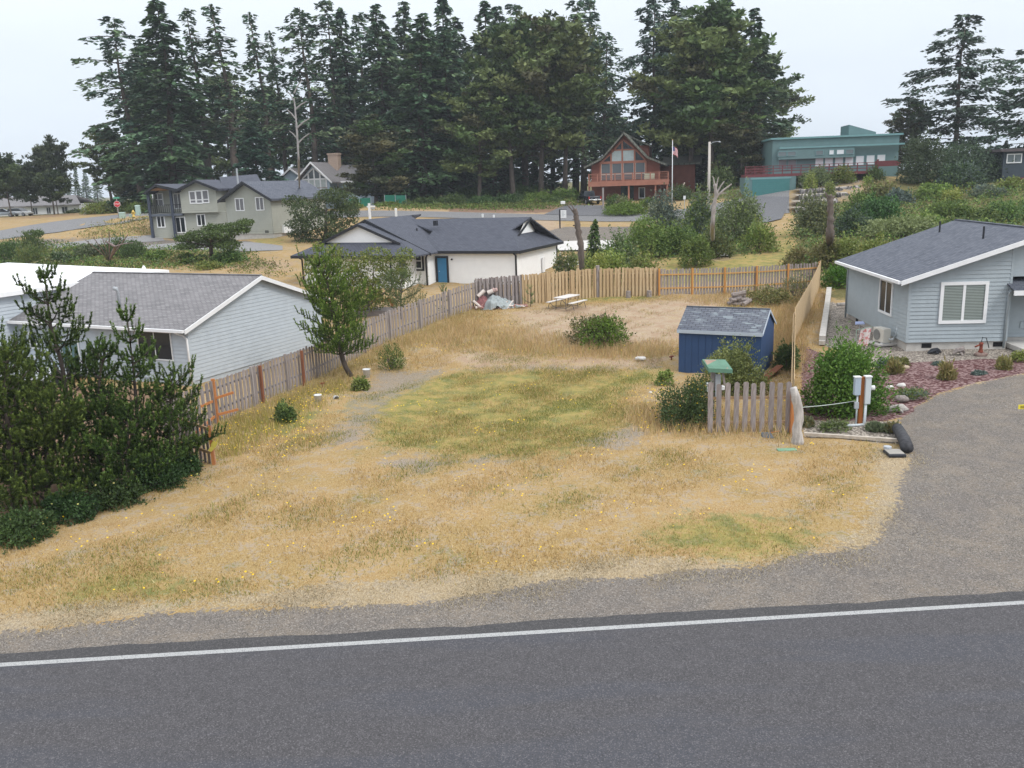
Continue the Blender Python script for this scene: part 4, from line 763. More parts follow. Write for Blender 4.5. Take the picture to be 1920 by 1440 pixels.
gl = lambda *q: [gp(*a)[:2] for a in q]
P0 = gp(410, 792); P00 = (P0[0]-1.0, P0[1]-2.7)
fence('long weathered grey picket fence along the left side of the lot beside the pale house', [P00]+gl((410, 792), (490, 756), (566, 722), (686, 661), (740, 634), (820, 604), (892, 579)), 1.66, lambda f: GREYW if f < .45 else PINKW, .262, .165, PINKW, PINKW, 1, post_every=2.6, post_side=-1)
fs = fence('short run of weathered grey pickets by the dark pines with orange end post', gl((400, 874), (338, 852)), 1.62, GREYW, .27, .145, TANW, None, 1)
q = gp(402, 876); orp = thing('fence_post', 'orange stained fence post with yellow ribbon at the end of the short grey pickets', 'post', q); MB().box(-.05, .05, -.05, .05, -.1, 1.35).build('post', ORW, orp)
m = MB(); m.poly([(-.02, -.07, .72), (.12, -.09, .62), (.2, -.1, .74), (.1, -.08, .9)]); m.poly([(-.12, -.07, .55), (.02, -.07, .72), (.1, -.09, .6), (-.02, -.08, .5)]); m.poly([(.1, -.08, .74), (.25, -.1, .95), (.2, -.1, .72)]); m.build('ribbon', M('yellow_tape', (.72, .62, .12), .5), orp)
q = gp(410, 793); orp = thing('fence_post', 'tall orange stained post with loose orange rails at the near end of the left fence', 'post', q+np.array((0, -.12, 0))); MB().box(-.06, .06, -.06, .06, -.1, 1.75).build('post', ORW, orp)
MB().bar((.05, -.02, 1.0), (.62, .35, 1.12), .05, .09).build('rail', ORW, orp); MB().bar((-.06, -.09, .9), (-.95, -1.7, .72), .05, .09).build('rail', ORW, orp); MB().bar((.06, 0, .35), (.7, .45, .42), .05, .09).build('rail', ORW, orp); MB().bar((-.06, -.08, .3), (-.25, -1.6, .12), .05, .09).build('rail', ORW, orp)
for px, py, lb in ((490, 757, 'reddish brown fence post standing against the left fence below the pale gable'), (567, 724, 'reddish brown fence post on the left fence nearest the leaning pine')):
    q = gp(px, py); o = MB().box(-.05, .05, -.16, -.06, -.1, 1.62).build('fence_post', randwood('rust_brown_wood', (.22, .09, .05), (.27, .11, .06), (.17, .07, .04))); o.location = q; o.rotation_euler = (0, 0, 1.25); tag(o, lb, 'post')
fence('weathered grey board fence in the back left corner behind the tarp pile', gl((894, 578), (977, 571)), 1.83, GREYW, .125, .14, PINKW, PINKW, 1, shadow=True)
fence('new yellow wood board fence across the middle of the back boundary', gl((980, 571), (1115, 557)), 1.85, NEWW, .115, .14, NEWW, NEWW, 1, shadow=True, post_every=1.9)
q = gp(1121, 557); o = MB().tube([(0, 0, -.1), (0, 0, 2.0)], .13, 10).build('fence_post', GREYW); o.location = q; tag(o, 'thick weathered grey post between the two yellow stretches of back fence', 'post')
fence('new yellow wood board fence to the right of the thick grey post', gl((1126, 557), (1231, 555)), 1.85, NEWW, .115, .14, NEWW, None, 1, shadow=True, post_every=1.9)
fence('grey picket fence with orange posts and rails at the back right of the lot', gl((1234, 555), (1400, 549), (1532, 540)), 1.75, GREYW, .21, .14, randwood('orange_rail', (.50, .28, .10), (.55, .32, .12), (.45, .24, .09)), randwood('orange_post', (.50, .25, .08), (.55, .28, .09), (.45, .2, .06)), -1, post_every=2.3, post_side=-1.5)
BR = gp(1536, 538)
fence('long yellow board fence running back along the right side of the lot', [gp(1484, 800)[:2], (14.2, 43.2), BR[:2]], 1.82, lambda f: NEWW, .156, .152, NEWW, None, 1, jitter=.008)
fo = fence('row of spaced grey upright pickets with tan rails beside the driftwood post', gl((1331, 812), (1476, 812)), 1.78, GREYW, .283, .172, TANW, None, 1, rails=(.2, .68), post_every=3, jitter=.012)
q = gp(1484, 812); o = MB().box(-.06, .06, -.06, .06, -.1, 1.5).build('fence_post', ORW); o.location = q; tag(o, 'orange stained post squeezed between grey pickets and driftwood post', 'post')

# ------------------------------------------------------------------ things on the lot and in the garden
q = gp(1272, 698); YS = -.47; Sh = thing('garden_shed', 'navy blue garden shed with patched grey shingle roof and pale trim', 'shed', (q[0], q[1]+.02, q[2]), YS)
NAVY = M('navy_panel', (.03, .066, .155), .65, .08, 2); PT = M('pale_blue_trim', (.42, .47, .53), .6, .06); SWd, SDp, SHt, SRd = 3.62, 2.9, 1.95, 2.72
wl = MB(); nb = 12
for i in range(nb): a = i*SWd/nb; wl.box(a+.008, a+SWd/nb-.008, 0, .03, -.1, SHt)
wl.box(.03, SWd-.03, .02, SDp-.02, -.1, SHt)
for i in range(9): a = i*SDp/9; wl.hexa([(SWd-.03, a+.006, -.1), (SWd, a+.006, -.1), (SWd, a+SDp/9-.006, -.1), (SWd-.03, a+SDp/9-.006, -.1)], [(SWd-.03, a+.006, SHt+(SRd-SHt)*(1-abs(a-SDp/2)/SDp*2)*.97), (SWd, a+.006, SHt+(SRd-SHt)*(1-abs(a-SDp/2)/SDp*2)*.97), (SWd, a+SDp/9-.006, SHt+(SRd-SHt)*(1-abs(a+SDp/9-SDp/2)/SDp*2)*.97), (SWd-.03, a+SDp/9-.006, SHt+(SRd-SHt)*(1-abs(a+SDp/9-SDp/2)/SDp*2)*.97)])
wl.poly([(.02, 0, SHt), (.02, SDp, SHt), (.02, SDp/2, SRd-.05)]); wl.build('wall', NAVY, Sh)
rf = MB(); e_ = .1; sl = (SRd-SHt)/(SDp/2); rf.slab([(-.05, -e_, SHt-e_*sl+.05), (SWd+.06, -e_, SHt-e_*sl+.05), (SWd+.06, SDp/2, SRd+.05), (-.05, SDp/2, SRd+.05)], .04); rf.slab([(SWd+.06, SDp+e_, SHt-e_*sl+.05), (-.05, SDp+e_, SHt-e_*sl+.05), (-.05, SDp/2, SRd+.05), (SWd+.06, SDp/2, SRd+.05)], .04); rf.box(-.05, SWd+.06, SDp/2-.06, SDp/2+.06, SRd+.045, SRd+.062); rf.build('roof', ROOFS, Sh)
z = SHt-e_*sl+.02; fascia(Sh, PT, [((-.05, -e_-.02, z+.02), (SWd+.06, -e_-.02, z+.02))], .03, .15); fascia(Sh, PT, [((SWd+.075, -e_, z), (SWd+.075, SDp/2, SRd+.01)), ((SWd+.075, SDp/2, SRd+.01), (SWd+.075, SDp+e_, z))], .03, .1)
MB().bar((SWd+.25, -.2, 0), (SWd+.6, 1.3, .28), .3, .05).build('ramp', randwood('rust_brown_wood', (.22, .09, .05), (.27, .11, .06), (.17, .07, .04)), Sh)

# picnic table
q = gp(1063, 578); Pt = thing('picnic_table', 'pale folding picnic table with attached benches near the back fence', 'picnic table', q, -.62); PLA = M('pale_plastic', (.55, .52, .49), .6, .06); STL = M('dark_steel', (.10, .09, .085), .5)
MB().box(-.38, .38, -.92, .92, .69, .74).build('tabletop', PLA, Pt, bevel=.01)
for sx_ in (-1, 1): MB().box(sx_*.78-.14, sx_*.78+.14, -.9, .9, .41, .45).build('bench_seat', PLA, Pt, bevel=.01)
for y in (-.68, .68):
    MB().tube([(-.3, y, .69), (-.36, y, .02)], .022, 6).build('leg', STL, Pt); MB().tube([(.3, y, .69), (.36, y, .02)], .022, 6).build('leg', STL, Pt); f = MB(); f.tube([(-.92, y, .0), (-.86, y, .2), (-.78, y, .41), (-.6, y, .22), (-.36, y, .1), (.36, y, .1), (.6, y, .22), (.78, y, .41), (.86, y, .2), (.92, y, 0)], .02, 6); f.build('bench_frame', STL, Pt)
# debris pile with tarp
q = gp(928, 577); Db = thing('debris_pile', 'heap of carpet rolls and rubbish under a grey-blue tarp in the back left corner', 'debris pile', q, -.1)
def cloth_heap(nx_, ny_, w_, d_, h_, seed):
    rr = np.random.default_rng(seed); X, Y = np.meshgrid(np.linspace(-1, 1, nx_), np.linspace(-1, 1, ny_)); Z = np.clip(1-(X**2+Y**2*.9), 0, 1)**.6
    fold = sum(np.abs(np.sin(X*a+Y*b+p))*k for a, b, p, k in ((9, 5, .3, .16), (-6, 11, 1., .13), (14, -8, 2., .08), (3, 16, .5, .09))); Z = Z*(.62+fold*1.5)
    V = np.stack([X*w_*(1+.06*np.sin(Y*9)), Y*d_*(1+.06*np.sin(X*11)), Z*h_-.03], -1).reshape(-1, 3); k = np.arange(nx_*ny_).reshape(ny_, nx_); return V, np.stack([k[:-1, :-1], k[:-1, 1:], k[1:, 1:], k[1:, :-1]], -1).reshape(-1, 4)
V, Fq = cloth_heap(60, 44, 1.15, .8, .62, 3); o = fast_mesh('tarp', V*np.array((1, 1, 1))+np.stack([np.full(len(V), .3), np.full(len(V), -.1), .3*np.clip(1-np.abs(V[:, 0]+.45)/.7, 0, 1)*(V[:, 2] > .1)], -1), Fq, None, M('grey_tarp', (.29, .32, .32), .55, .12, 3), Db); o.data.polygons.foreach_set('use_smooth', np.ones(len(Fq), bool))
V, Fq = cloth_heap(28, 22, .55, .55, .8, 5); fast_mesh('red_carpet', V+np.array((-.85, 0, 0)), Fq, None, M('dull_red_carpet', (.22, .095, .095), .9, .3, 8), Db)
ROL = M('cream_roll', (.60, .53, .48), .8, .12, 6); BRK = M('brick_red_rubble', (.33, .17, .15), .9, .35, 12)
MB().tube([(-1.15, -.1, .85), (-.72, .12, 1.25)], .14, 10).build('carpet_roll', ROL, Db); MB().tube([(-.5, .2, 1.05), (-.12, .25, 1.2)], .17, 10).build('carpet_roll', ROL, Db); MB().blob((.02, .3, 1.25), (.2, .2, .18), 4).build('bag', M('pinkish_bag', (.45, .32, .29), .8, .25, 8), Db)
MB().tube([(-1.45, -.35, .55), (-1.1, -.55, .3), (-.85, -.7, .05)], .1, 6, jit=.25).build('carpet_roll', ROL, Db)
for k, (x, y, z, r) in enumerate(((1.35, -.1, .1, .3), (1.75, .0, .08, .32), (2.05, -.05, .07, .25), (-1.6, -.3, .08, .2))): MB().blob((x, y, z), (r, r*.8, .14), 20+k, 9, .5).build('rubble', BRK, Db)
for k in range(16):
    r = random.Random(90+k); MB().blob((r.uniform(-1.5, 2.1), r.uniform(-.9, -.4), r.uniform(.03, .2)), (r.uniform(.08, .22), r.uniform(.08, .16), r.uniform(.05, .12)), 60+k, 8, .6).build('rubble', (BRK, ROL, M('pinkish_bag'), M('grey_tarp'))[k % 4], Db)
for k in range(7):
    r = random.Random(190+k); x = r.uniform(-1.2, 1.6); MB().bar((x, -.8, .02), (x+r.uniform(-.7, .7), -.3, r.uniform(.2, .6)), .09, .03).build('board', ROL if k % 2 else BRK, Db)
Db.scale = (.88, .88, .84)
# wood pile behind the shed
q = gp(1384, 573); Wp = thing('log_pile', 'small heap of grey split logs behind the shed roof', 'log pile', q); LG = M('grey_bark', (.25, .215, .20), .95, .3, 9, .5, 20)
for k in range(13):
    r = random.Random(k); x = r.uniform(-.5, .5); z = .12+.26*(k//5); a = r.uniform(-.7, .7); MB().tube([(x-.35*cos(a), r.uniform(-.35, .2)-.3*sin(a), z), (x+.35*cos(a), r.uniform(-.2, .3)+.3*sin(a), z+r.uniform(-.05, .2))], r.uniform(.09, .16), 7, jit=.15).build('log', LG, Wp)
for px, py, lb in ((1176, 556, 'grey log stump at the foot of the yellow fence, left of its neighbour'), (1215, 555, 'grey log stump at the foot of the yellow fence near its grey end')):
    o = MB().tube([(0, 0, -.05), (.02, 0, .4)], [.17, .15], 9, jit=.08).build('log_stump', LG); o.location = gp(px, py)+np.array((0, -.4, 0)); tag(o, lb, 'stump')
WST = M('white_stone', (.55, .53, .50), .8, .12, 5)
for px, py, r, lb in ((1201, 674, (.26, .2, .1), 'flat white stone lying on sand left of the shed'), (1220, 739, (.09, .08, .06), 'tiny white stone in the yellow grass left of the dark shrub')):
    o = MB().blob((0, 0, r[2]*.5), r, px, 10, .15).build('stone', WST); o.location = gp(px, py); tag(o, lb, 'stone')
RU = M('rust', (.20, .05, .03), .8, .3, 9)
for px, py, lb in ((1259, 676, 'small rusty red valve standing by the left edge of the shed'), (605, 727, 'small rusty red marker in the grass below the leaning pine')):
    o = MB().tube([(0, 0, 0), (0, 0, .22)], .035, 6).tube([(-.1, 0, .16), (.1, 0, .2)], .04, 6).build('rusty_valve', RU); o.location = gp(px, py); tag(o, lb, 'valve')
BKT = M('white_plastic', (.66, .67, .67), .5, .05)
def bucket(px, py, s, lb, lying=False):
    b = thing('bucket', lb, 'bucket', gp(px, py)+np.array((0, 0, .14*s if lying else 0))); MB().lathe([(.12*s, 0), (.15*s, .33*s), (.165*s, .335*s), (.165*s, .36*s), (.15*s, .36*s), (.13*s, .1*s)], n=14).build('body', BKT, b, True); MB().tube([(.15*s*cos(a), .02, .36*s-.1*s*sin(a)) for a in np.linspace(0, pi, 9)], .008, 5).build('handle', STL, b)
    if lying: b.rotation_euler = (pi/2, 0, .4)
bucket(688, 709, 1.15, 'large white bucket behind the small round yellow-green bush'); bucket(597, 757, 1., 'white bucket standing in weeds near the left fence'); bucket(629, 751, .8, 'small white bucket lying on its side facing the road', True)

# green roofed stand with utility boxes
q = gp(1333, 800); U = thing('utility_stand', 'green slant-roofed wooden stand with white meter boxes behind the grey pickets', 'utility stand', q+np.array((.05, .5, 0)))
GRN = M('green_paint', (.10, .20, .14), .7, .15, 4); 
MB().slab([(-.12, -.3, 2.05), (.72, -.3, 1.98), (.62, .38, 2.2), (-.2, .38, 2.24)], .14).build('roof', GRN, U); MB().slab([(-.1, -.24, 2.062), (.58, -.25, 2.008), (.53, .35, 2.193), (-.14, .33, 2.23)], .004).build('roof_patch', M('peeled_board', (.30, .21, .16), .9, .25, 5), U)
MB().box(.05, .17, 0, .12, -.1, 2.12).build('post', PINKW, U); MB().bar((.55, .1, 1.35), (.42, .1, 2.1), .07, .07).build('brace', PINKW, U); MB().box(.18, .36, -.1, .05, .9, 1.75).build('meter_box', GALV, U); MB().box(-.12, .04, -.06, .1, 1.15, 1.45).build('meter_box', BKT, U); MB().lathe([(.09, 0), (.09, .12), (.07, .14)], (.44, -.02, 1.2), 10).build('meter', BKT, U)
# driftwood snag post
DRW = M('bleached_driftwood', (.40, .37, .345), .85, .35, 6, .6, 12, (1.6, 1.6, .35))
q = gp(1495, 833); o = MB().tube([(0, 0, -.1), (0, 0, .12), (-.01, 0, .3), (-.04, 0, .5), (.02, 0, .8), (0, .02, 1.05), (-.04, 0, 1.3), (-.11, 0, 1.5), (-.12, 0, 1.6), (-.2, 0, 1.88)], [.22, .185, .165, .155, .15, .15, .14, .16, .135, .11], 14, jit=.07).build('driftwood_post', DRW, None, True); o.location = q; tag(o, 'tall knobbly bleached driftwood trunk standing upright at the end of the pickets', 'driftwood post')
q0 = gp(1495, 833); ra, rb = q0+np.array((.1, 0, 1.22)), gp(1662, 778)+np.array((0, .6, .55)); o = MB().tube([ra*(1-f)+rb*f-np.array((0, 0, .25*f*(1-f))) for f in np.linspace(0, 1, 12)], .014, 5).build('rope', M('pale_rope', (.45, .50, .47), .8)); tag(o, 'thin pale rope stretched from the driftwood post past the meter pedestal', 'rope')
q = gp(1438, 822); Sc = thing('scoop', 'small dark grey scoop lying on dry grass in front of the pickets', 'scoop', q); MB().hexa([(-.2, -.16, .0), (.2, -.16, 0), (.17, .16, .02), (-.17, .16, .02)], [(-.2, -.16, .02), (.2, -.16, .02), (.15, .16, .14), (-.15, .16, .14)]).build('blade', M('dark_grey_plastic', (.10, .11, .12), .5), Sc); MB().tube([(-.05, .15, .08), (.5, .3, .12)], .015, 6).build('handle', ORW, Sc)
o = MB().box(-.3, .3, -.12, .12, 0, .05).build('valve_box_lid', M('faded_green_lid', (.17, .30, .20), .7, .15), None, bevel=.02); o.location = gp(1475, 846); tag(o, 'flat green valve box lid in the grass in front of the driftwood post', 'valve box')
# utility pedestal
q = gp(1615, 799); U = thing('meter_pedestal', 'orange-brown post carrying two grey electric boxes in the bark bed', 'electric pedestal', q+np.array((-.02, .1, 0))); RWD = randwood('pedestal_wood', (.30, .11, .035), (.33, .125, .04), (.22, .075, .025)); PGY = M('pale_grey_enamel', (.50, .54, .56), .45, .04)
MB().box(-.07, .07, -.05, .05, -.1, 1.72).build('post', RWD, U); MB().box(-.28, -.075, -.12, .05, 1.1, 1.72).build('electric_box', M('blue_grey_enamel', (.36, .43, .50), .45, .04), U, bevel=.012); MB().box(.075, .27, -.14, .05, .78, 1.72).build('electric_box', PGY, U, bevel=.012)
MB().box(.06, .29, -.16, .07, 1.721, 1.76).build('box_cap', BKT, U); MB().box(-.3, -.07, -.14, .07, 1.721, 1.75).build('box_cap', BKT, U)
MB().tube([(.27, -.03, 1.33), (.42, -.03, 1.33)], .085, 12).build('meter', BKT, U, True); MB().tube([(.14, -.06, .8), (.14, -.06, .12), (.1, -.07, .05), (-.05, -.08, .03), (-.95, -.1, .03)], .05, 8).build('conduit', PGY, U, True); MB().tube([(-.15, -.04, 1.1), (-.15, -.04, 0)], .03, 8).build('conduit', PGY, U, True); MB().box(-.24, -.1, -.09, -.01, .62, .85).build('junction_box', GALV, U)
q = gp(1690, 850); lg0 = gp(1700, 850); lg1 = gp(1688, 818)
o = MB().tube([lg0+np.array((0, 0, .17)), (lg0+lg1)/2+np.array((0, 0, .17)), lg1+np.array((0, .25, .17))], [.19, .185, .175], 14, jit=.04).build('log', M('charred_black_wood', (.05, .05, .055), .8, .45, 9, .4, 14), None, True); tag(o, 'short charred black log lying at the edge of the gravel drive', 'log')
q = gp(1677, 855); Dx = thing('drain_box', 'black rimmed shallow grey tray with round lid beside the charred log', 'drain box', q, -.08); MB().box(-.26, .26, -.3, .3, 0, .1).build('tray', BLK, Dx, bevel=.03); MB().box(-.23, .23, -.22, .27, .1, .112).build('lid', M('warm_grey_lid', (.30, .28, .25), .7), Dx); MB().lathe([(.12, .1), (.12, .17), (.1, .18)], (-.1, .35, 0), 12).build('cap', GALV, Dx)
a, b = gp(1508, 817), gp(1684, 829); o = MB().bar(a+np.array((0, 0, .04)), b+np.array((0, 0, .04)), .12, .1).build('edging_timber', M('pale_timber', (.45, .40, .34), .9, .2, 6)); tag(o, 'pale timber edging between dry grass and gravel at the foot of the pedestal bed', 'edging')
# block wall, condenser, flag, pump, garden ornaments
a, b = gp(1541, 648), gp(1554, 552); Bw = thing('retaining_wall', 'low pale concrete block wall between yellow fence and blue-grey house', 'retaining wall', a)
d = (b-a); n = int(np.hypot(d[0], d[1])/.45); bw = MB()
for lv in range(2):
    for i in range(n):
        f0, f1 = (i+.02+lv*.5)/n, (i+.98+lv*.5)/n
        if f1 <= 1.02: bw.bar((*(d[:2]*f0), G(a[0]+d[0]*f0, a[1]+d[1]*f0)-a[2]+.12+lv*.21), (*(d[:2]*f1), G(a[0]+d[0]*f1, a[1]+d[1]*f1)-a[2]+.12+lv*.21), .3, .2)
bw.build('block_course', CONC, Bw)
q = gp(1655, 648); cz = .35
Ac = thing('heat_pump', 'cream outdoor heat pump unit beside the corner of the blue-grey house', 'heat pump', (18.25, 42.3, G(18.25, 42.3)+.02), -pi/2+.2)
CRM = M('cream_enamel', (.58, .56, .50), .5, .03); MB().box(-.62, .55, -.5, .5, 0, .08).build('pad', CONC, Ac); MB().box(-.42, .42, -.2, .2, .14, .82).build('body', CRM, Ac, bevel=.02); MB().lathe([(.26, 0), (.27, .01), (.27, .02)], n=20).build('grille', M('grey_grille', (.20, .2, .19), .6), Ac).matrix_local = Matrix.Translation((-.1, -.205, .48)) @ Matrix.Rotation(pi/2, 4, 'X'); MB().tube([(.42, .1, .3), (.52, .25, .32), (.56, .42, .6), (.56, .46, 1.0)], .05, 8).build('line_cover', PGY, Ac, True)
for x in (-.3, .3): MB().box(x-.05, x+.05, -.22, .22, .08, .14).build('foot', BKT, Ac)
q = gp(1622, 662); Fl = thing('garden_flag', 'pale pink patterned garden flag on a thin green stand near the heat pump', 'garden flag', q+np.array((.1, .5, 0)), -.2); MB().tube([(-.35, 0, 0), (-.35, 0, 1.0), (.35, 0, 1.15)], .015, 6).build('stand', M('pale_green_metal', (.30, .45, .38), .5), Fl)
m, t, p = newmat('pink_pattern'); v = t.nodes.new('ShaderNodeTexCoord').outputs['Object']; t.links.new(mixc(t, rng(t, noise(t, 9, 3, vec=v), .45, .6), (.62, .56, .54), (.50, .17, .17)), p.inputs['Base Color']); p.inputs['Roughness'].default_value = .8
fl_ = MB(); 
for i in range(6): x0, x1 = -.15+i*.08, -.15+(i+1)*.08; o0, o1 = .05*sin(i*1.3), .05*sin((i+1)*1.3); fl_.poly([(x0-.1, o0, .22), (x1-.1, o1, .24), (x1, o1, 1.07+x1*.2), (x0, o0, 1.07+x0*.2)])
fl_.build('banner', m, Fl)
q = gp(1622, 640); Or_ = thing('garden_ornament', 'small blue and white dragonfly ornament on a thin stake in the pebbles', 'ornament', q+np.array((0, .8, 0))); MB().tube([(0, 0, 0), (0, 0, .75)], .012, 5).build('stake', GALV, Or_); MB().hexa([(-.25, -.06, .72), (.25, -.06, .72), (.2, .06, .74), (-.2, .06, .74)], [(-.25, -.06, .76), (.25, -.06, .76), (.2, .08, .86), (-.2, .08, .86)]).build('wing', M('lavender_plastic', (.36, .42, .62), .5), Or_)
q = gp(1838, 668); Pu = thing('hand_pump', 'rusty old cast iron hand pump on a stone base in front of the house', 'hand pump', q); MB().blob((0, 0, .05), (.3, .22, .14), 8, 10, .2).build('base', M('brown_stone', (.20, .14, .12), .9, .25, 6), Pu); MB().lathe([(.13, .12), (.1, .22), (.07, .3), (.07, .52), (.1, .55), (.06, .62)], n=10).build('pump_body', RU, Pu, True); MB().tube([(-.08, 0, .5), (-.28, 0, .42)], .04, 7).build('spout', RU, Pu, True); MB().tube([(0, 0, .6), (.02, 0, .85), (.2, 0, .82), (.3, 0, .55), (.36, 0, .35)], .022, 6).build('handle', BLK, Pu, True)
for px, py, sc_, mt, lb in ((1752, 664, (.32, .14, .12), BLK, 'dark charred driftwood chunk on the pebbles below the large window'), (1798, 666, (.28, .16, .2), LG, 'grey angular driftwood chunk on the pebbles left of the rusty pump'), (1682, 774, (.42, .14, .14), DRW, 'bleached driftwood root lying on the bark near the drive')):
    o = MB().tube([(-sc_[0], 0, sc_[2]*.4), (-sc_[0]*.3, .05, sc_[2]), (sc_[0]*.4, -.02, sc_[2]*1.3), (sc_[0], .05, sc_[2]*.4)], [sc_[1]*.3, sc_[1]*.8, sc_[1], sc_[1]*.3], 8, jit=.3).tube([(0, 0, sc_[2]), (sc_[0]*.3, -.2, .02)], [sc_[1]*.5, sc_[1]*.2], 6, jit=.2).build('driftwood', mt); o.location = gp(px, py); tag(o, lb, 'driftwood')
o = MB().tube([(-.3, 0, .1), (.5, .1, .13)], .11, 8, jit=.1).build('log', DRW); o.location = gp(1576, 577)+np.array((0, -.2, .1)); tag(o, 'pale log lying on pebbles at the far corner of the blue-grey house', 'log')
Sk = thing('driftwood_planter', 'cluster of white weathered stump pieces on the bark beside the driftwood post', 'driftwood', gp(1522, 770))
for k, (x, y, r) in enumerate(((-.12, 0, .1), (.05, .05, .12), (.2, -.02, .11), (.05, -.12, .09))): MB().tube([(x, y, 0), (x*1.2, y, .16+.03*k), (x*1.25, y, .2+.03*k)], [r*.7, r, r*1.25], 8, jit=.12).build('stump_piece', DRW, Sk)
for px, py, r, c, lb in ((1668, 730, .16, WST, 'white rounded stone in the green ground cover, left one'), (1690, 726, .2, WST, 'white rounded stone in the green ground cover, right one'), (1690, 752, .26, LG, 'grey boulder below the green ground cover'), (1697, 692, .2, M('tan_stone', (.42, .34, .25), .85, .2, 4), 'tan boulder beside the brown grass tuft')):
    o = MB().blob((0, 0, r*.3), (r, r*.7, r*.55), px+py, 11, .18).build('stone', c, None, True); o.location = gp(px, py); tag(o, lb, 'stone')
q = gp(1918, 778); Ys = thing('yellow_sign', 'small yellow notice with dark lettering at the right edge of the drive', 'sign', q); MB().box(-.19, .4, -.01, .01, .2, .36).build('panel', M('sign_yellow', (.75, .62, .06), .5, .03), Ys); MB().box(.08, .11, .012, .04, 0, .3).build('stake', GALV, Ys)
lt = MB()
for z, x0, x1 in ((.315, -.12, .25), (.28, -.14, .32), (.245, -.12, .3)):
    x = x0
    while x < x1: w_ = random.uniform(.012, .05); lt.box(x, min(x+w_, x1), -.014, -.0105, z-.01, z+.01); x += w_+.008
lt.build('lettering', M('sign_ink', (.10, .08, .02), .6), Ys)
# orange framed wire planter bed and boards behind the left fence
q = gp(700, 588); 
Or2 = thing('planter_bed', 'orange timber frame with wire mesh behind the left fence near the white house', 'garden frame', gY(665, 58.) , -.1)
A = gY(665, 58.); u1 = (at(736, 560, 58.)-A); zt = at(700, 563, 58.)[2]-A[2]
MB().bar((-.1, 0, zt), (u1[0]+.1, 0, zt), .16, .18).build('top_rail', ORW, Or2); MB().box(u1[0]-.09, u1[0]+.09, -.09, .09, -.3, zt-.09).build('post', ORW, Or2); MB().box(-.09, .09, -.09, .09, -.3, zt-.09).build('post', ORW, Or2)
wm = MB()
for i in range(14): x = .1+i*(u1[0]-.2)/13; wm.bar((x, .02, 0), (x, .02, zt-.08), .012, .012)
for i in range(7): z = .15+i*(zt-.2)/7; wm.bar((.08, .03, z), (u1[0]-.08, .03, z), .012, .012)
wm.build('wire_mesh', STL, Or2); MB().box(0, u1[0]+.3, -2.2, -.3, -.4, .25).build('stone_planter', M('grey_planter', (.22, .19, .18), .9, .2, 4), Or2)

# ------------------------------------------------------------------ plants
LEAF = leafmat('leaf', .25); NEED = leafmat('needle', .12); BARKM = M('grey_brown_bark', (.13, .105, .09), .95, .3, 6, .5, 18, (1, 1, .3)); BARKD = M('dark_bark', (.075, .06, .05), .95, .3, 6, .5, 18, (1, 1, .3)); DEADW = M('dead_grey_wood', (.30, .27, .25), .9, .25, 7, .5, 16, (1, 1, .3))
def unit(v): return v/np.maximum(np.linalg.norm(v, axis=-1, keepdims=True), 1e-6)
def diamonds(C, D, Nn, L_, Wd, colr):
    """leaf-shaped quads: centre, long axis, normal"""
    D = unit(D); S_ = unit(np.cross(D, Nn)); L_ = np.broadcast_to(np.asarray(L_, float).reshape(-1, 1), (len(C), 1)); Wd = np.broadcast_to(np.asarray(Wd, float).reshape(-1, 1), (len(C), 1))
    V = np.stack([C-D*L_*.5, C+S_*Wd*.5-D*L_*.05, C+D*L_*.5, C-S_*Wd*.5-D*L_*.05], 1).reshape(-1, 3); return V, np.repeat(colr, 4, 0)
def pal(rng_, n, cols, wts=None, jit=.15):
    cols = np.array(cols, float); i = rng_.choice(len(cols), n, p=wts); return cols[i]*(1+rng_.normal(0, jit, (n, 1)))
SPRUCE = [(.065, .12, .07), (.09, .15, .078), (.048, .095, .06), (.13, .19, .095)]; PINE = [(.085, .13, .042), (.12, .16, .052), (.062, .098, .034), (.165, .20, .075)]; BROWNP = [(.095, .095, .045), (.13, .115, .058), (.07, .08, .04)]; BRIGHT = [(.09, .16, .04), (.13, .20, .05), (.06, .12, .035)]
DK = [(.055, .10, .03), (.08, .135, .04), (.042, .08, .028), (.12, .17, .055)]; MID = [(.11, .18, .035), (.15, .225, .045), (.08, .135, .03), (.20, .26, .065)]; YEL = [(.20, .255, .05), (.27, .31, .07), (.14, .19, .035), (.32, .33, .11)]; GREY = [(.14, .17, .09), (.19, .22, .125), (.10, .13, .065), (.25, .27, .17)]; TANG = [(.24, .21, .08), (.18, .19, .06), (.30, .24, .11)]; OLIVE = [(.15, .165, .045), (.20, .20, .06), (.105, .12, .035)]; BLUEG = [(.10, .14, .12), (.14, .18, .16), (.075, .11, .095)]; HEATH = [(.16, .13, .07), (.12, .14, .05), (.10, .085, .055)]
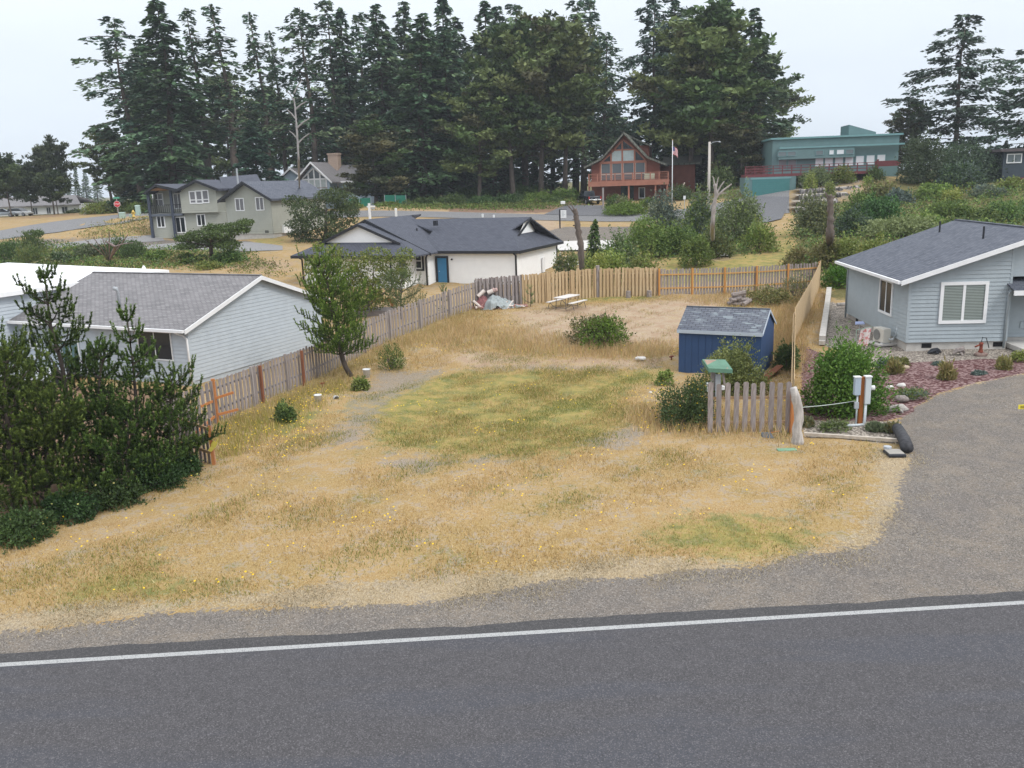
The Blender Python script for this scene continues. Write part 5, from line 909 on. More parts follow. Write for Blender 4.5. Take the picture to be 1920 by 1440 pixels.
def conifer(seed, h, R, base, kind, cols, mat=NEED, dens=1., leaf=.5):
    """trunk MB and crown arrays of a far conifer, origin at the foot"""
    r = np.random.default_rng(seed); tr = MB(); lean = r.normal(0, .012, 2); top = lambda z: np.array((lean[0]*z+.15*sin(z*.3+seed), lean[1]*z+.15*cos(z*.23+seed), z))
    zs = np.linspace(0, h*.97, 9); r0 = .015*h if kind != 'pine' else .0135*h; tr.tube([top(z)-np.array((0, 0, .4 if z == 0 else 0)) for z in zs], [max(r0*(1-z/h), .03) for z in zs], 8)
    C, D, Nn, CO = [], [], [], []; z = base*h; az = r.uniform(0, 6)
    while z < h*.985:
        t = (z-base*h)/(h*(1-base)); nb = int(r.integers(3, 6))
        for _ in range(nb):
            az += 2.4+r.normal(0, .35)
            if kind == 'spruce': Lb = R*((1-t)**.8*.95+.05)*r.uniform(.55, 1.15); el = .25*(t)-.18+r.normal(0, .1); dr = -.25
            elif kind == 'open': Lb = R*((1-t)**.55*.9+.06)*r.uniform(.35, 1.25); el = .15+r.normal(0, .18); dr = -.2
            else: Lb = R*(np.sin(pi*min(1, t*.75+.22))**.7)*r.uniform(.45, 1.2); el = .28+.5*t+r.normal(0, .2); dr = .12
            Lb *= (1+.35*cos(az-seed)+.12*sin(3*az+z)) if kind == 'open' else 1+.12*cos(az-seed)
            if kind == 'open' and r.random() < .12: continue
            a = np.array((cos(az), sin(az), 0)); p0 = top(z); s = np.linspace(0, 1, 5); P = p0+np.outer(s*Lb, a*cos(el))+np.outer(s*Lb*sin(el)+dr*Lb*s*s, (0, 0, 1))
            if Lb > R*.3: tr.tube(list(P), [.06*(1-.8*q)*(h/22) for q in s], 4, False)
            tint = pal(r, 1, cols, None, .18)[0]
            if kind == 'pine':
                nc = max(2, int(Lb*1.5*dens))
                for c in range(nc):
                    q = r.uniform(.4, 1.02); pc = p0+a*cos(el)*q*Lb+np.array((0, 0, sin(el)*q*Lb+dr*Lb*q*q))+r.normal(0, .28, 3)*min(1, Lb/3); k = int(20*dens); rad = r.uniform(.55, .95)*min(1.1, .5+Lb/5)
                    o = unit(r.normal(0, 1, (k, 3)))*r.uniform(.4, 1, (k, 1))*np.array((rad, rad, rad*.5)); C.append(pc+o); D.append(unit(o+np.array((0, 0, .5))+r.normal(0, .4, (k, 3)))); Nn.append(r.normal(0, 1, (k, 3))); CO.append(tint*(1+r.normal(0, .18, (k, 1))))
            else:
                k = max(8, int(Lb*19*dens)); q = np.sqrt(r.uniform(.02, 1, k)); side = r.normal(0, 1, k)*(.30 if kind == 'spruce' else .34)*Lb*(1-q*.75)*.75; sv = np.array((-a[1], a[0], 0))
                pc = p0+np.outer(q*Lb, a*cos(el))+np.outer(q*Lb*sin(el)+dr*Lb*q*q, (0, 0, 1))+np.outer(side, sv)+np.outer(-np.abs(r.normal(0, .34 if kind == 'open' else .22, k))*(.5+q), (0, 0, 1))
                C.append(pc); D.append(unit(a*.8+np.outer(np.sign(side)*.6, sv)+np.array((0, 0, -.35))+r.normal(0, .35, (k, 3)))); Nn.append(np.array((0, 0, 1))+r.normal(0, .6, (k, 3))); CO.append(tint*(1+r.normal(0, .2, (k, 1))))
        z += h*(1-base)/(34 if kind == 'spruce' else 24 if kind == 'open' else 15)*r.uniform(.7, 1.3)*(1-.35*t)
    C = np.concatenate(C); D = np.concatenate(D); Nn = np.concatenate(Nn); CO = np.clip(np.concatenate(CO), .004, .6); n = len(C); Lr = leaf*r.uniform(.6, 1.3, n)
    V, col = diamonds(C, D, Nn, Lr, Lr*.5, CO); return tr, V, col
PROTO = {}
def conifer_thing(key, label, P, h, width=1., rz=None, group=None, cat='conifer', name='conifer'):
    if key not in KINDS: raise KeyError(key)
    seed, h0, R, base, kind, cols, dens, leaf = KINDS[key]
    if key not in PROTO:
        tr, V, col = conifer(seed, h0, R, base, kind, cols, NEED, dens, leaf); root = thing(name, label, cat, P, rz or 0., group); tr.build('trunk', BARKM if kind != 'spruce' else BARKD, root, True)
        fast_mesh('crown', V, np.arange(len(V)).reshape(-1, 4), col, NEED, root); PROTO[key] = root; o = root
        if rz is None: o.rotation_euler = (0, 0, random.uniform(0, 6))
    else: o = dup(PROTO[key], P, rz if rz is not None else random.uniform(0, 6), label=label, group=group); o.name = name
    k = h/h0; o.location = tuple(map(float, P)); o.scale = (k*width, k*width, k); return o
KINDS = {'spr1': (1, 26, 4.2, .08, 'spruce', SPRUCE, 1., .62), 'spr2': (2, 26, 4.6, .12, 'spruce', SPRUCE+[(.07, .12, .055)], 1., .62), 'spr3': (3, 26, 5.2, .06, 'spruce', [(.06, .115, .055), (.08, .14, .06), (.05, .095, .05)], 1.1, .62), 'open1': (4, 28, 4.6, .3, 'open', SPRUCE, .8, .6), 'open2': (5, 28, 5.2, .22, 'open', SPRUCE, .9, .6), 'thin1': (6, 28, 2.8, .35, 'open', SPRUCE, .7, .55),
 'pin1': (7, 20, 4.4, .32, 'pine', PINE, 1.3, .55), 'pin2': (8, 20, 4.8, .25, 'pine', PINE+BROWNP[:1], 1.3, .55), 'pin3': (9, 18, 5.0, .12, 'pine', BROWNP+PINE[:1], 1.4, .55), 'shore1': (10, 11, 4.6, .34, 'pine', [(.05, .075, .03), (.07, .095, .035), (.04, .06, .03)], 1.6, .5), 'shore2': (12, 11, 4.2, .4, 'pine', [(.065, .08, .04), (.08, .095, .045), (.05, .065, .035)], 1.5, .5), 'dark': (13, 18, 4.6, .05, 'spruce', [(.035, .075, .045), (.05, .095, .05)], 1.3, .6), 'fir': (14, 6, 1.15, .1, 'spruce', BRIGHT, 1.6, .3), 'cedar': (15, 24, 7.6, .15, 'open', [(.05, .085, .06), (.065, .105, .07), (.04, .07, .05)], 1.25, .62)}
# the tall trees behind the houses: column, distance, pixel height of the top, kind, width, label
FOREST = [
 (268, 150, 95, 'open2', 1.1, 'tall open-crowned spruce at the left end of the tall grove, beside open sky'), (300, 160, 130, 'spr2', .95, 'dark spruce tucked behind the two tallest trees left of the balcony house'), (333, 146, 60, 'spr3', 1.25, 'broad dense spruce towering over the balcony house'),
 (402, 152, 75, 'thin1', 1.1, 'slender gappy spruce just right of the broad dense one'), (366, 168, 150, 'spr1', .9, 'narrow spruce filling the gap right of the broad dense spruce'), (455, 150, 70, 'thin1', 1.25, 'tall bare-stemmed spruce above the gabled sage house'), (492, 146, 222, 'dark', 1.15, 'short dark spruce standing in front of the bare stems above the sage roofs'), (517, 156, 85, 'thin1', 1.0, 'thin spruce with wispy top left of the white dead snag'),
 (545, 162, 120, 'thin1', .8, 'thinnest spruce close beside the white dead snag'), (598, 158, 70, 'open1', 1.0, 'open spruce right of the white dead snag'), (640, 162, 60, 'open2', .9, 'tall open spruce rising above the brick chimney'), (612, 170, 170, 'spr2', .8, 'lower spruce behind the blue house roof'), (672, 165, 75, 'spr1', 1.0, 'tall spruce right of the brick chimney, behind the brownish pine'),
 (704, 141, 225, 'pin3', 1.15, 'brownish shaggy pine standing in front of the blue house right wing'), (730, 158, 65, 'spr2', 1.1, 'dark tall spruce behind the brownish shaggy pine'), (765, 146, 290, 'spr3', .75, 'light green young spruce right of the brownish pine'), (792, 147, 85, 'spr3', 1.2, 'large mid-green spruce at the left edge of the dense grove'), (850, 150, 110, 'spr2', 1.1, 'dense spruce in the middle of the grove, left of the grey-branched pine'), (838, 165, 50, 'spr1', 1.1, 'tallest dark spruce top in the middle of the grove'),
 (898, 141, 165, 'pin2', 1.05, 'pine with bare grey lower branches at the edge of the salal bank'), (925, 160, 60, 'spr1', 1.1, 'tall dark spruce behind the pines with bare trunks'), (960, 143, 130, 'pin1', 1.05, 'pine with straight bare trunk left of the twin-stemmed pine'), (1018, 145, 110, 'pin2', 1.05, 'pine with twin-looking bare lower trunk left of the chalet'), (985, 160, 70, 'open2', 1.0, 'open dark spruce behind the bare-trunked pines'),
 (1062, 148, 125, 'pin1', 1.0, 'pine nearest the chalet on its left side'), (1095, 158, 65, 'open2', .95, 'tall open spruce directly left of the chalet gable'), (1135, 168, 120, 'open1', .8, 'gappy spruce behind the peak of the chalet'), (1222, 158, 45, 'cedar', .85, 'spreading spruce with long branches over the chalet roof'), (1290, 140, 120, 'pin2', 1.1, 'pine behind the flagpole right of the chalet'),
 (1265, 155, 60, 'spr2', 1.0, 'dark tall spruce between chalet and light pole'), (1335, 136, 95, 'pin1', 1.2, 'pine with bare trunks behind the light pole'), (1372, 148, 50, 'spr3', 1.1, 'tall dense spruce left of the teal house'), (1408, 142, 75, 'spr2', 1.05, 'dense spruce at the right edge of the grove by open sky'), (1392, 132, 215, 'pin3', .9, 'lower bushy pine in front of the grove beside the teal garage'),
 (212, 152, 248, 'pin1', 1.0, 'lone dark pine with wind-swept crown behind the stop sign'), (240, 160, 290, 'pin2', .8, 'smaller pine close right of the wind-swept pine'),
 (1668, 150, 205, 'spr3', .8, 'small bright conifer just right of the teal roof'), (1703, 146, 192, 'pin3', .75, 'brownish conifer between the teal roof and the big spreading tree'), (1783, 140, 95, 'cedar', .92, 'big spreading dark conifer alone at the upper right'), (1955, 120, 100, 'cedar', .9, 'conifer mostly outside the right edge with one branch tip showing')]
for px, Y, yt, kd, wd, lb in FOREST:
    P = gY(px, Y); h = at(px, yt-(70 if yt < 140 else 0), Y)[2]-P[2]; h0 = KINDS[kd][1]; conifer_thing(kd, lb, P, h, wd*1.45*(h0/h)**.35, group='tall conifers behind the houses')
for i, (px, Y, yt, kd) in enumerate([(285, 182, 120, 'spr2'), (345, 190, 110, 'spr1'), (432, 188, 190, 'pin2'), (470, 184, 240, 'spr2'), (520, 190, 215, 'pin1'), (572, 186, 200, 'spr2'), (655, 180, 130, 'spr2'), (690, 186, 60, 'open2'), (750, 178, 90, 'spr1'), (775, 186, 30, 'spr2'), (812, 180, 120, 'pin2'), (868, 176, 60, 'spr2'), (910, 180, 110, 'spr1'), (945, 176, 40, 'spr2'), (1005, 178, 60, 'spr1'), (1040, 182, 110, 'pin2'), (1078, 180, 60, 'spr2'), (1115, 186, 30, 'open2'), (1150, 190, 250, 'pin3'), (1245, 182, 80, 'spr1'), (1185, 192, 262, 'spr3'), (1310, 176, 70, 'spr2'), (1345, 180, 40, 'spr1'), (1430, 176, 150, 'pin2'), (1285, 188, 50, 'open2')]):
    P = gY(px, Y); conifer_thing(kd, 'dark conifer deep in the grove behind the front row of trees', P, at(px, yt-40, Y)[2]-P[2], 1.45, group='conifers deep in the grove')
for px, Y, yt, kd, wd, lb in ((22, 152, 305, 'shore1', 1.1, 'broad round-crowned pine at the left edge in front of the white house'), (60, 158, 318, 'shore1', 1.0, 'round-crowned pine second from the left in front of the white house'), (103, 160, 278, 'shore2', .95, 'flat-topped wind-shaped pine rising above its round neighbours'), (108, 148, 330, 'shore1', 1.15, 'broad low pine right of the flat-topped one with several trunks'), (150, 200, 300, 'spr1', .7, 'hazy distant spruce behind the low pines on the left')):
    P = gY(px, Y); h = at(px, yt, Y)[2]-P[2]; conifer_thing(kd, lb, P, h, wd, group='windswept pines on the left')
for i, (px, Y, yt) in enumerate(((-10, 330, 318), (20, 300, 310), (48, 340, 312), (75, 310, 326), (130, 320, 322), (165, 300, 318), (185, 340, 326))):
    P = gY(px, Y); conifer_thing('spr1', 'hazy distant conifer on the skyline at the far left', P, at(px, yt, Y)[2]-P[2], 1.5, group='distant skyline conifers')
P = gY(1115, 70); conifer_thing('fir', 'small bright green young fir beside the dead trunk', P, at(1115, 408, 70)[2]-P[2], 1.25)
P = gY(1820, 135); conifer_thing('dark', 'dark rounded conifer behind the slate house at the right', gY(1885, 135), at(1885, 262, 135)[2]-gY(1885, 135)[2], 1.5)

def dead_tree(label, P, pts_, r0, stubs, mat=DEADW, name='dead_tree'):
    o = thing(name, label, 'dead tree', P); rq = random.Random(int(P[0]*7)); fq_ = np.linspace(0, len(pts_)-1, 5*len(pts_)); pp_ = np.array([np.array(q)-P for q in pts_]); pj = [np.array([np.interp(f, range(len(pts_)), pp_[:, i])+rq.uniform(-.09, .09)*r0 for i in (0, 1, 2)]) for f in fq_]; MB().tube(pj, [(r0-.45*r0*f/(len(pts_)-1))*rq.uniform(.86, 1.18) for f in fq_], 10, jit=.13).build('trunk', mat, o, True)
    for a, b, r in stubs: MB().tube([np.array(a)-P, (np.array(a)+np.array(b))/2-P+np.array((0, 0, .06)), np.array(b)-P], [r, r*.8, r*.5], 6).build('branch', mat, o)
D_ = 63.; A = lambda px, py, Y=D_: at(px, py, Y); P = gY(1094, D_)
dead_tree('tall dead trunk with pruned stubs and grey splintered top behind the yellow fence', P, [P-np.array((0, 0, .3)), A(1089, 462), A(1084, 430), A(1081, 408), A(1078, 392)], .25, [(A(1080, 405), A(1060, 380), .06), (A(1083, 425), A(1074, 423), .08), (A(1083, 420), A(1084, 403), .09), (A(1085, 440), A(1090, 438), .11), (A(1082, 415), A(1073, 412), .07), (A(1078, 396), A(1070, 382), .06)], BARKM)
D_ = 80.; P = gY(1336, D_)
dead_tree('dead tree with bare antler-like branches in the shrubs below the light pole', P, [P, A(1336, 420), A(1338, 390), A(1343, 365), A(1340, 345)], .2, [(A(1342, 370), A(1372, 345), .09), (A(1344, 362), A(1358, 340), .07), (A(1345, 366), A(1362, 362), .06), (A(1343, 352), A(1347, 332), .06), (A(1340, 345), A(1336, 330), .06)])
D_ = 72.; P = gY(1557, D_)
dead_tree('thick broken dead trunk standing among shrubs right of the grass path', P, [P, A(1556, 440), A(1557, 410), A(1557, 378), A(1556, 366)], .29, [(A(1557, 385), A(1548, 362), .12), (A(1557, 378), A(1566, 368), .12), (A(1557, 415), A(1566, 412), .1), (A(1556, 430), A(1566, 445), .05), (A(1557, 400), A(1550, 396), .12), (A(1557, 440), A(1548, 436), .1)], BARKM)
D_ = 174.; P = gY(562, D_)
dead_tree('bleached white dead snag with bare twigs above the blue house', P, [P, A(560, 300), A(557, 250), A(553, 200), A(551, 185)], .085, [(A(557, 240), A(580, 222), .07), (A(556, 225), A(538, 205), .06), (A(554, 205), A(575, 190), .06), (A(558, 270), A(580, 250), .06), (A(552, 190), A(538, 170), .05), (A(551, 175), A(566, 150), .05), (A(557, 260), A(542, 245), .05)], M('bleached_snag', (.27, .26, .26), .9, .15))
D_ = 83.; P = gY(205, D_)
dead_tree('pile of bare purple-grey fallen branches in the brush behind the white roof', P, [P, A(215, 462), A(198, 452)], .1, [(P, A(240, 440), .06), (P, A(175, 445), .05), (P, A(205, 435), .06), (A(215, 462), A(250, 455), .05), (P, A(160, 450), .05), (P, A(228, 446), .05), (P, A(190, 438), .04)], M('purple_grey_wood', (.20, .155, .15), .9, .2), 'fallen_branches')

def shrub_arrays(r, w_, d_, h_, leaf, n, cols, kind='leaf', lobes=9, wts=None):
    c = r.uniform(-1, 1, (lobes, 3)); c[:, 2] = r.uniform(.12, .72, lobes); c[:, :2] *= (.62*(1-c[:, 2:3]*.5)); rad = r.uniform(.26, .46, lobes); tint = pal(r, lobes, cols, wts, .12)
    i = r.integers(0, lobes, n); dv = unit(r.normal(0, 1, (n, 3))); rr = r.uniform(.35, 1.08, (n, 1))**.5; p = c[i]+dv*rr*rad[i][:, None]*np.array((1, 1, .78)); dome = r.random(n) < .42; ph = .75+.11*np.sin(dv[:, 0]*7+lobes)+.11*np.sin(dv[:, 1]*8-dv[:, 2]*5)+r.normal(0, .05, n); pd = dv*np.array((1, 1, 1.15))*ph[:, None]*r.uniform(.8, 1.06, (n, 1)); pd[:, 2] = np.abs(pd[:, 2])*.92; p = np.where(dome[:, None], pd, p); keep = p[:, 2] > .0; p = p[keep]; dv = dv[keep]; i = i[keep]; n = len(p)
    m_ = 26; sd0 = unit(r.normal(0, 1, (m_, 3))+np.array((0, 0, .6))); sd0[:, 2] = np.abs(sd0[:, 2]); k_ = r.integers(0, m_, max(30, n//8)); q_ = r.uniform(.72, 1.0+.32*r.random(m_)[k_]); sp_ = sd0[k_]*q_[:, None]*np.array((.9, .9, .95))+r.normal(0, .035, (len(k_), 3)); p = np.concatenate([p, sp_]); dv = np.concatenate([dv, sd0[k_]]); i = np.concatenate([i, r.integers(0, lobes, len(k_))]); n = len(p)
    P = p*np.array((w_/1.6, d_/1.6, h_/1.0)); up = np.array((0, 0, 1.))
    D = unit(dv*.8+up*(.9 if kind == 'spiky' else .25)+r.normal(0, .35 if kind == 'spiky' else .6, (n, 3))); Nn = unit(dv+r.normal(0, .5, (n, 3))+up*.3)
    col = np.clip(tint[i]*.55+pal(r, n, cols, wts, .18)*.45, .004, .7); L_ = leaf*r.uniform(.6, 1.35, n); return P, D, Nn, L_, col
SHN = [0]
def shrub(label, P, w_, h_, cols, leaf=None, n=None, kind='leaf', d_=None, cat='shrub', name='shrub', group=None, wts=None, lobes=None, flowers=None, stems=True):
    SHN[0] += 1; r = np.random.default_rng(500+SHN[0]); dist = float(np.hypot(P[0], P[1])); leaf = leaf or max(.075, dist*.0028); n = n or int(min(9000, 2.6*(w_*(d_ or w_)+2*w_*h_)/(leaf*leaf*.5)))
    Pp, D, Nn, L_, col = shrub_arrays(r, w_, d_ or w_*.9, h_, leaf, n, cols, kind, lobes or int(8+min(14, w_*2)), wts); V, c = diamonds(Pp, D, Nn, L_, L_*(.3 if kind == 'spiky' else .52), col)
    if flowers:
        k = flowers[1]; j = r.choice(len(Pp), k); ff, fc_ = diamonds(Pp[j]*1.06, r.normal(0, 1, (k, 3)), np.array((0, -.5, 1.))+r.normal(0, .4, (k, 3)), leaf*.8, leaf*.7, np.tile(np.array(flowers[0]), (k, 1))); V = np.concatenate([V, ff]); c = np.concatenate([c, fc_])
    root = thing(name, label, cat, P, 0, group); fast_mesh('foliage', V, np.arange(len(V)).reshape(-1, 4), c, LEAF, root)
    if stems:
        st = MB()
        for k in range(7):
            a = r.uniform(0, 6.28); q = r.uniform(.3, .75); st.tube([(0, 0, -.1), (cos(a)*w_*.16, sin(a)*w_*.16, h_*.35), (cos(a)*w_*.36*q, sin(a)*w_*.36*q, h_*q)], [.02+.012*h_, .015+.006*h_, .006], 5)
        st.build('stems', BARKM, root)
    return root
def shp(label, px, yt, yb, wpx, cols, Y=None, **k):
    """shrub from its outline in the photograph: centre column, top, foot, width, optional distance"""
    P = gY(px, Y) if Y else gp(px, yb); dist = P[1]; w_ = wpx*dist/F; h_ = max(at(px, yt, dist)[2]-P[2], .15); return shrub(label, P, w_, h_, cols, **k)
# shrubs in and around the lot
shp('dense bright green rounded bush with dark lower half beside the yellow fence', 1130, 590, 648, 96, [(.10, .20, .02), (.14, .24, .03), (.07, .15, .02)], n=2600)
shp('spreading brown and olive scrub behind and around the bright green bush mid-lot', 1118, 588, 640, 120, HEATH+OLIVE, n=2600, lobes=12)
shp('large olive shrub growing against the front of the navy shed', 1374, 645, 770, 122, [(.11, .14, .035), (.165, .19, .055), (.08, .105, .03), (.22, .24, .085)], Y=34.5, n=9500)
shp('dark green shrub with yellow flowers left of the spaced grey pickets', 1286, 708, 795, 116, DK, n=8000, flowers=((.75, .58, .03), 60))
shp('small fresh green sapling in tall grass left of the navy shed', 1246, 692, 722, 36, MID)
shp('olive bush in the narrow gap between shed and yellow fence', 1473, 640, 690, 48, OLIVE+DK, n=2600)
shp('large dense bright green bush in the bark bed behind the meter pedestal', 1583, 632, 772, 146, [(.07, .145, .018), (.10, .19, .025), (.045, .10, .015), (.14, .23, .04)], n=15000, lobes=22, leaf=.12)
shp('small round yellow-green bush in front of the leaning pine trunk', 676, 706, 733, 34, OLIVE+YEL, n=1500)
shp('twiggy yellow-green shrub right of the leaning pine', 735, 638, 692, 52, OLIVE+MID, n=1500, kind='spiky')
shp('small dark round conifer-like bush in yellow weeds near the left fence', 537, 752, 793, 42, DK+MID, n=2200)
shp('low green and tan scrub in the far back right corner of the lot', 1440, 535, 568, 96, OLIVE+TANG, n=2200)
shp('pale bare-twigged scrub by the back right fence corner', 1490, 505, 560, 60, GREY+TANG, n=900, kind='spiky')
for k, (px, py, wp, hp, cc, lb) in enumerate(((1676, 700, 34, 30, TANG, 'brown grass tuft left of the tan boulder'), (1775, 713, 32, 36, TANG, 'largest brown grass tuft in the middle of the bark bed'), (1882, 693, 26, 26, TANG, 'brown grass tuft near the drive at the right'), (1640, 808, 30, 16, GREY, 'pale grass tuft on gravel right of the conduit'), (1672, 808, 28, 14, GREY+TANG, 'pale grass tuft on gravel nearest the charred log'), (1514, 800, 22, 16, GREY+TANG, 'pale grass tuft at the foot of the driftwood post'))):
    shp(lb, px, py-hp, py, wp, cc, kind='spiky', n=700, cat='grass tuft', name='grass_tuft', stems=False, leaf=.22)
for px, py, wp, hp, cc, lb in ((1665, 690, 44, 22, BLUEG, 'grey-green mounded plant right of the large bright bush'), (1708, 745, 66, 20, MID+BLUEG, 'green ground-cover mat with white stones in the bark bed'), (1836, 703, 26, 9, BLUEG, 'small blue-green mat plant near the drive'), (1762, 686, 26, 8, BLUEG, 'small grey-green mat behind the largest grass tuft'), (1915, 676, 36, 20, YEL, 'yellow-green plant at the porch step'), (1562, 806, 60, 20, MID+GREY, 'low weedy green plant left of the meter pedestal'), (1688, 684, 34, 16, OLIVE, 'olive low plant beside the grey-green mound')):
    shp(lb, px, py-hp, py, wp, cc, n=900, stems=False, leaf=.09, cat='ground cover', name='mat_plant')
# shrubs and small trees behind the back fence
B1 = [(1062, 462, 62, 48, MID+GREY, 'dark leafy shrub with white blossoms at the corner of the white house', {'flowers': ((.6, .6, .55), 60)}), (1118, 466, 62, 54, YEL, 'yellow-green shrub right of the dead trunk behind the yellow fence', {}), (1157, 464, 63, 58, MID+YEL, 'bright green shrub behind the middle of the yellow fence', {}), (1207, 468, 63, 62, TANG+YEL, 'tan and green shrub at the right of the bright green one', {}),
 (1160, 430, 69, 76, GREY+MID, 'rounded grey-green shrub behind the young fir', {}), (1216, 402, 76, 84, MID, 'large mid-green shrub left of the dark mass near the street', {}), (1272, 418, 77, 82, DK+MID, 'large dark green shrub in the middle of the clump', {}), (1340, 425, 74, 66, DK+OLIVE, 'dark rough shrub below the antler-branched dead tree', {}), (1382, 352, 84, 92, MID+GREY, 'big rounded shrub right of the light pole base', {}), (1422, 415, 77, 66, YEL+MID, 'bright low shrub at the left edge of the grass path', {}), (1305, 440, 70, 60, MID, 'green scrub at the foot of the dark clump', {}), (1310, 352, 88, 60, BLUEG+MID, 'grey-green shrub at the foot of the light pole', {}), (1245, 352, 95, 60, BLUEG+GREY, 'feathery grey-green bush in front of the chalet steps', {}),
 (1528, 358, 84, 80, GREY+OLIVE, 'grey-green shrub left of the thick broken trunk', {}), (1600, 385, 80, 70, DK+BLUEG, 'dark blue-green shrub right of the thick broken trunk', {}), (1612, 352, 88, 70, MID, 'bright shrub below the rock terraces', {}), (1648, 365, 84, 84, [(.07, .15, .035), (.10, .19, .05), (.05, .11, .03)], 'vivid green shrub above the pale blossoming one', {}), (1690, 405, 76, 130, [(.17, .21, .08), (.23, .27, .12), (.13, .17, .06)], 'wide pale yellow-green shrub behind the blue-grey house roof', {}), (1588, 440, 66, 86, YEL, 'light green shrub behind the end of the back fence', {}), (1640, 445, 62, 80, MID+YEL, 'mid-green shrub left of the blue-grey house ridge', {}), (1545, 445, 66, 60, TANG+OLIVE, 'dry olive scrub at the right side of the grass path', {}), (1572, 495, 59, 62, [(.10, .21, .02), (.14, .26, .03), (.07, .16, .02)], 'vivid green bush squeezed between yellow fence and house corner', {}), (1500, 460, 68, 60, OLIVE+TANG, 'olive scrub on the path edge below the broken trunk', {}),
 (1775, 375, 86, 90, MID, 'tall green shrub behind the ridge of the blue-grey house', {}), (1835, 388, 84, 84, DK+MID, 'dark green shrub over the middle of the blue-grey roof', {}), (1893, 378, 84, 90, MID+DK, 'green shrub above the right end of the blue-grey roof', {}), (1735, 398, 80, 70, YEL+MID, 'light leafy shrub at the left end of the house ridge', {}), (1945, 370, 86, 80, MID, 'green shrub running out of the right edge', {}),
 (1684, 352, 102, 52, BLUEG, 'blue-grey juniper mound below the red deck stair', {}), (1648, 338, 106, 66, HEATH+OLIVE, 'brown-olive heather mound at the right of the terraces', {}), (1786, 352, 98, 36, YEL, 'yellow variegated bush on the bank under the big shrubs', {}), (1850, 345, 100, 56, GREY+BLUEG, 'silvery spreading shrub on the bank', {}), (1905, 330, 104, 70, OLIVE+YEL, 'yellow-olive spreading shrub below the slate house', {}), (1750, 340, 102, 60, MID, 'leafy green shrub under the tall dark shrub trunk', {})]
for px, yt, Y, wp, cc, lb, kw in B1: shp(lb, px, yt, 0, wp, cc, Y=Y, group='shrubs on the slope behind the back fence', **kw)
for px, yt, Y, wp, cc, lb in ((1728, 252, 112, 86, [(.075, .10, .05), (.10, .125, .06), (.055, .08, .04)], 'tall dull-green shrub tree with dark trunk right of the teal house'), (1800, 262, 116, 100, [(.065, .095, .05), (.085, .12, .06), (.05, .075, .042)], 'broad dark shrub tree in the middle of the right skyline'), (1858, 276, 114, 72, [(.06, .09, .06), (.08, .115, .07), (.045, .07, .05)], 'rounded blue-green shrub tree left of the slate house'), (1805, 300, 108, 90, DK+BLUEG, 'lower dark shrub under the broad shrub tree'), (1350, 310, 128, 60, PINE, 'dark bushy undergrowth right of the light pole')):
    shp(lb, px, yt, 0, wp, cc, Y=Y, cat='tree', name='shrub_tree', lobes=24, leaf=.32)
# hedges and garden plants at the far houses
for px, yt, Y, wp, cc, lb in ((1530, 311, 116, 62, MID+GREY, 'long clipped hedge on the left part of the teal house terrace'), (1580, 310, 116, 42, OLIVE+MID, 'clipped mushroom-shaped bush in front of the red deck'), (1640, 311, 116, 36, [(.07, .11, .03), (.09, .13, .04)], 'box-clipped hedge block at the right end of the red deck'), (1519, 323, 114, 26, YEL, 'yellow-green ball bush on the top terrace'), (1556, 337, 110, 20, YEL+OLIVE, 'small yellow bush in the middle of the terraces'), (1627, 328, 113, 18, YEL, 'small yellow bush at the right of the terraces'),
  (1172, 376, 117, 76, [(.10, .16, .025), (.13, .20, .03), (.08, .13, .02)], 'clipped bright green hedge mound beside the chalet drive'), (1150, 363, 124, 30, MID+DK, 'dark leafy bush under the chalet deck'), (1170, 366, 121, 34, GREY+TANG, 'pale feathery bush between truck and hedge mound'), (1215, 370, 122, 40, DK+MID, 'dark bush right of the chalet deck post'), (1275, 345, 126, 44, PINE+DK, 'dark pine bush at the right corner of the chalet deck'), (1240, 378, 114, 40, HEATH+GREY, 'rocky heather patch at the end of the chalet hedge')):
    shp(lb, px, yt, 0, wp, cc, Y=Y, name='garden_bush', cat='bush', leaf=.22, lobes=26)
for i, (px, yt, Y, wp, lb) in enumerate(((800, 368, 137, 60, 'salal bush under the large mid-green spruce'), (850, 362, 138, 60, 'salal bush left of the grey-branched pine'), (905, 365, 137, 60, 'salal bush at the foot of the grey-branched pine'), (955, 362, 138, 60, 'salal bush at the foot of the straight-trunked pine'), (1010, 358, 139, 60, 'bright salal bush around the twin-stemmed pine'), (1060, 352, 140, 54, 'bright salal bush beside the black truck'), (1040, 368, 135, 40, 'low salal bush at the drive edge left of the truck'), (760, 372, 136, 40, 'low salal bush below the light green young spruce'), (725, 378, 133, 44, 'brushy bush in front of the green screened fence'), (660, 378, 128, 40, 'yellowish bush behind the white sign post'), (880, 350, 146, 70, 'dark undergrowth behind the grey-branched pine'), (985, 345, 148, 80, 'dark undergrowth between the bare pine trunks'))):
    shp(lb, px, yt, 0, wp, (MID if i in (4, 5) else OLIVE+MID if i in (8, 9) else DK), Y=Y, group='salal along the back street', leaf=.3)
for px, yt, Y, wp, lb, cc in ((185, 378, 140, 60, 'low green hedge left of the stop sign', MID+OLIVE), (225, 372, 142, 60, 'low green hedge behind the stop sign', MID+DK), (262, 376, 138, 44, 'low green hedge between stop sign and balcony house', MID+OLIVE), (145, 392, 150, 36, 'grey brush at the end of the white house', GREY+DK)):
    shp(lb, px, yt, 0, wp, cc, Y=Y, group='hedge along the far left street', leaf=.3)
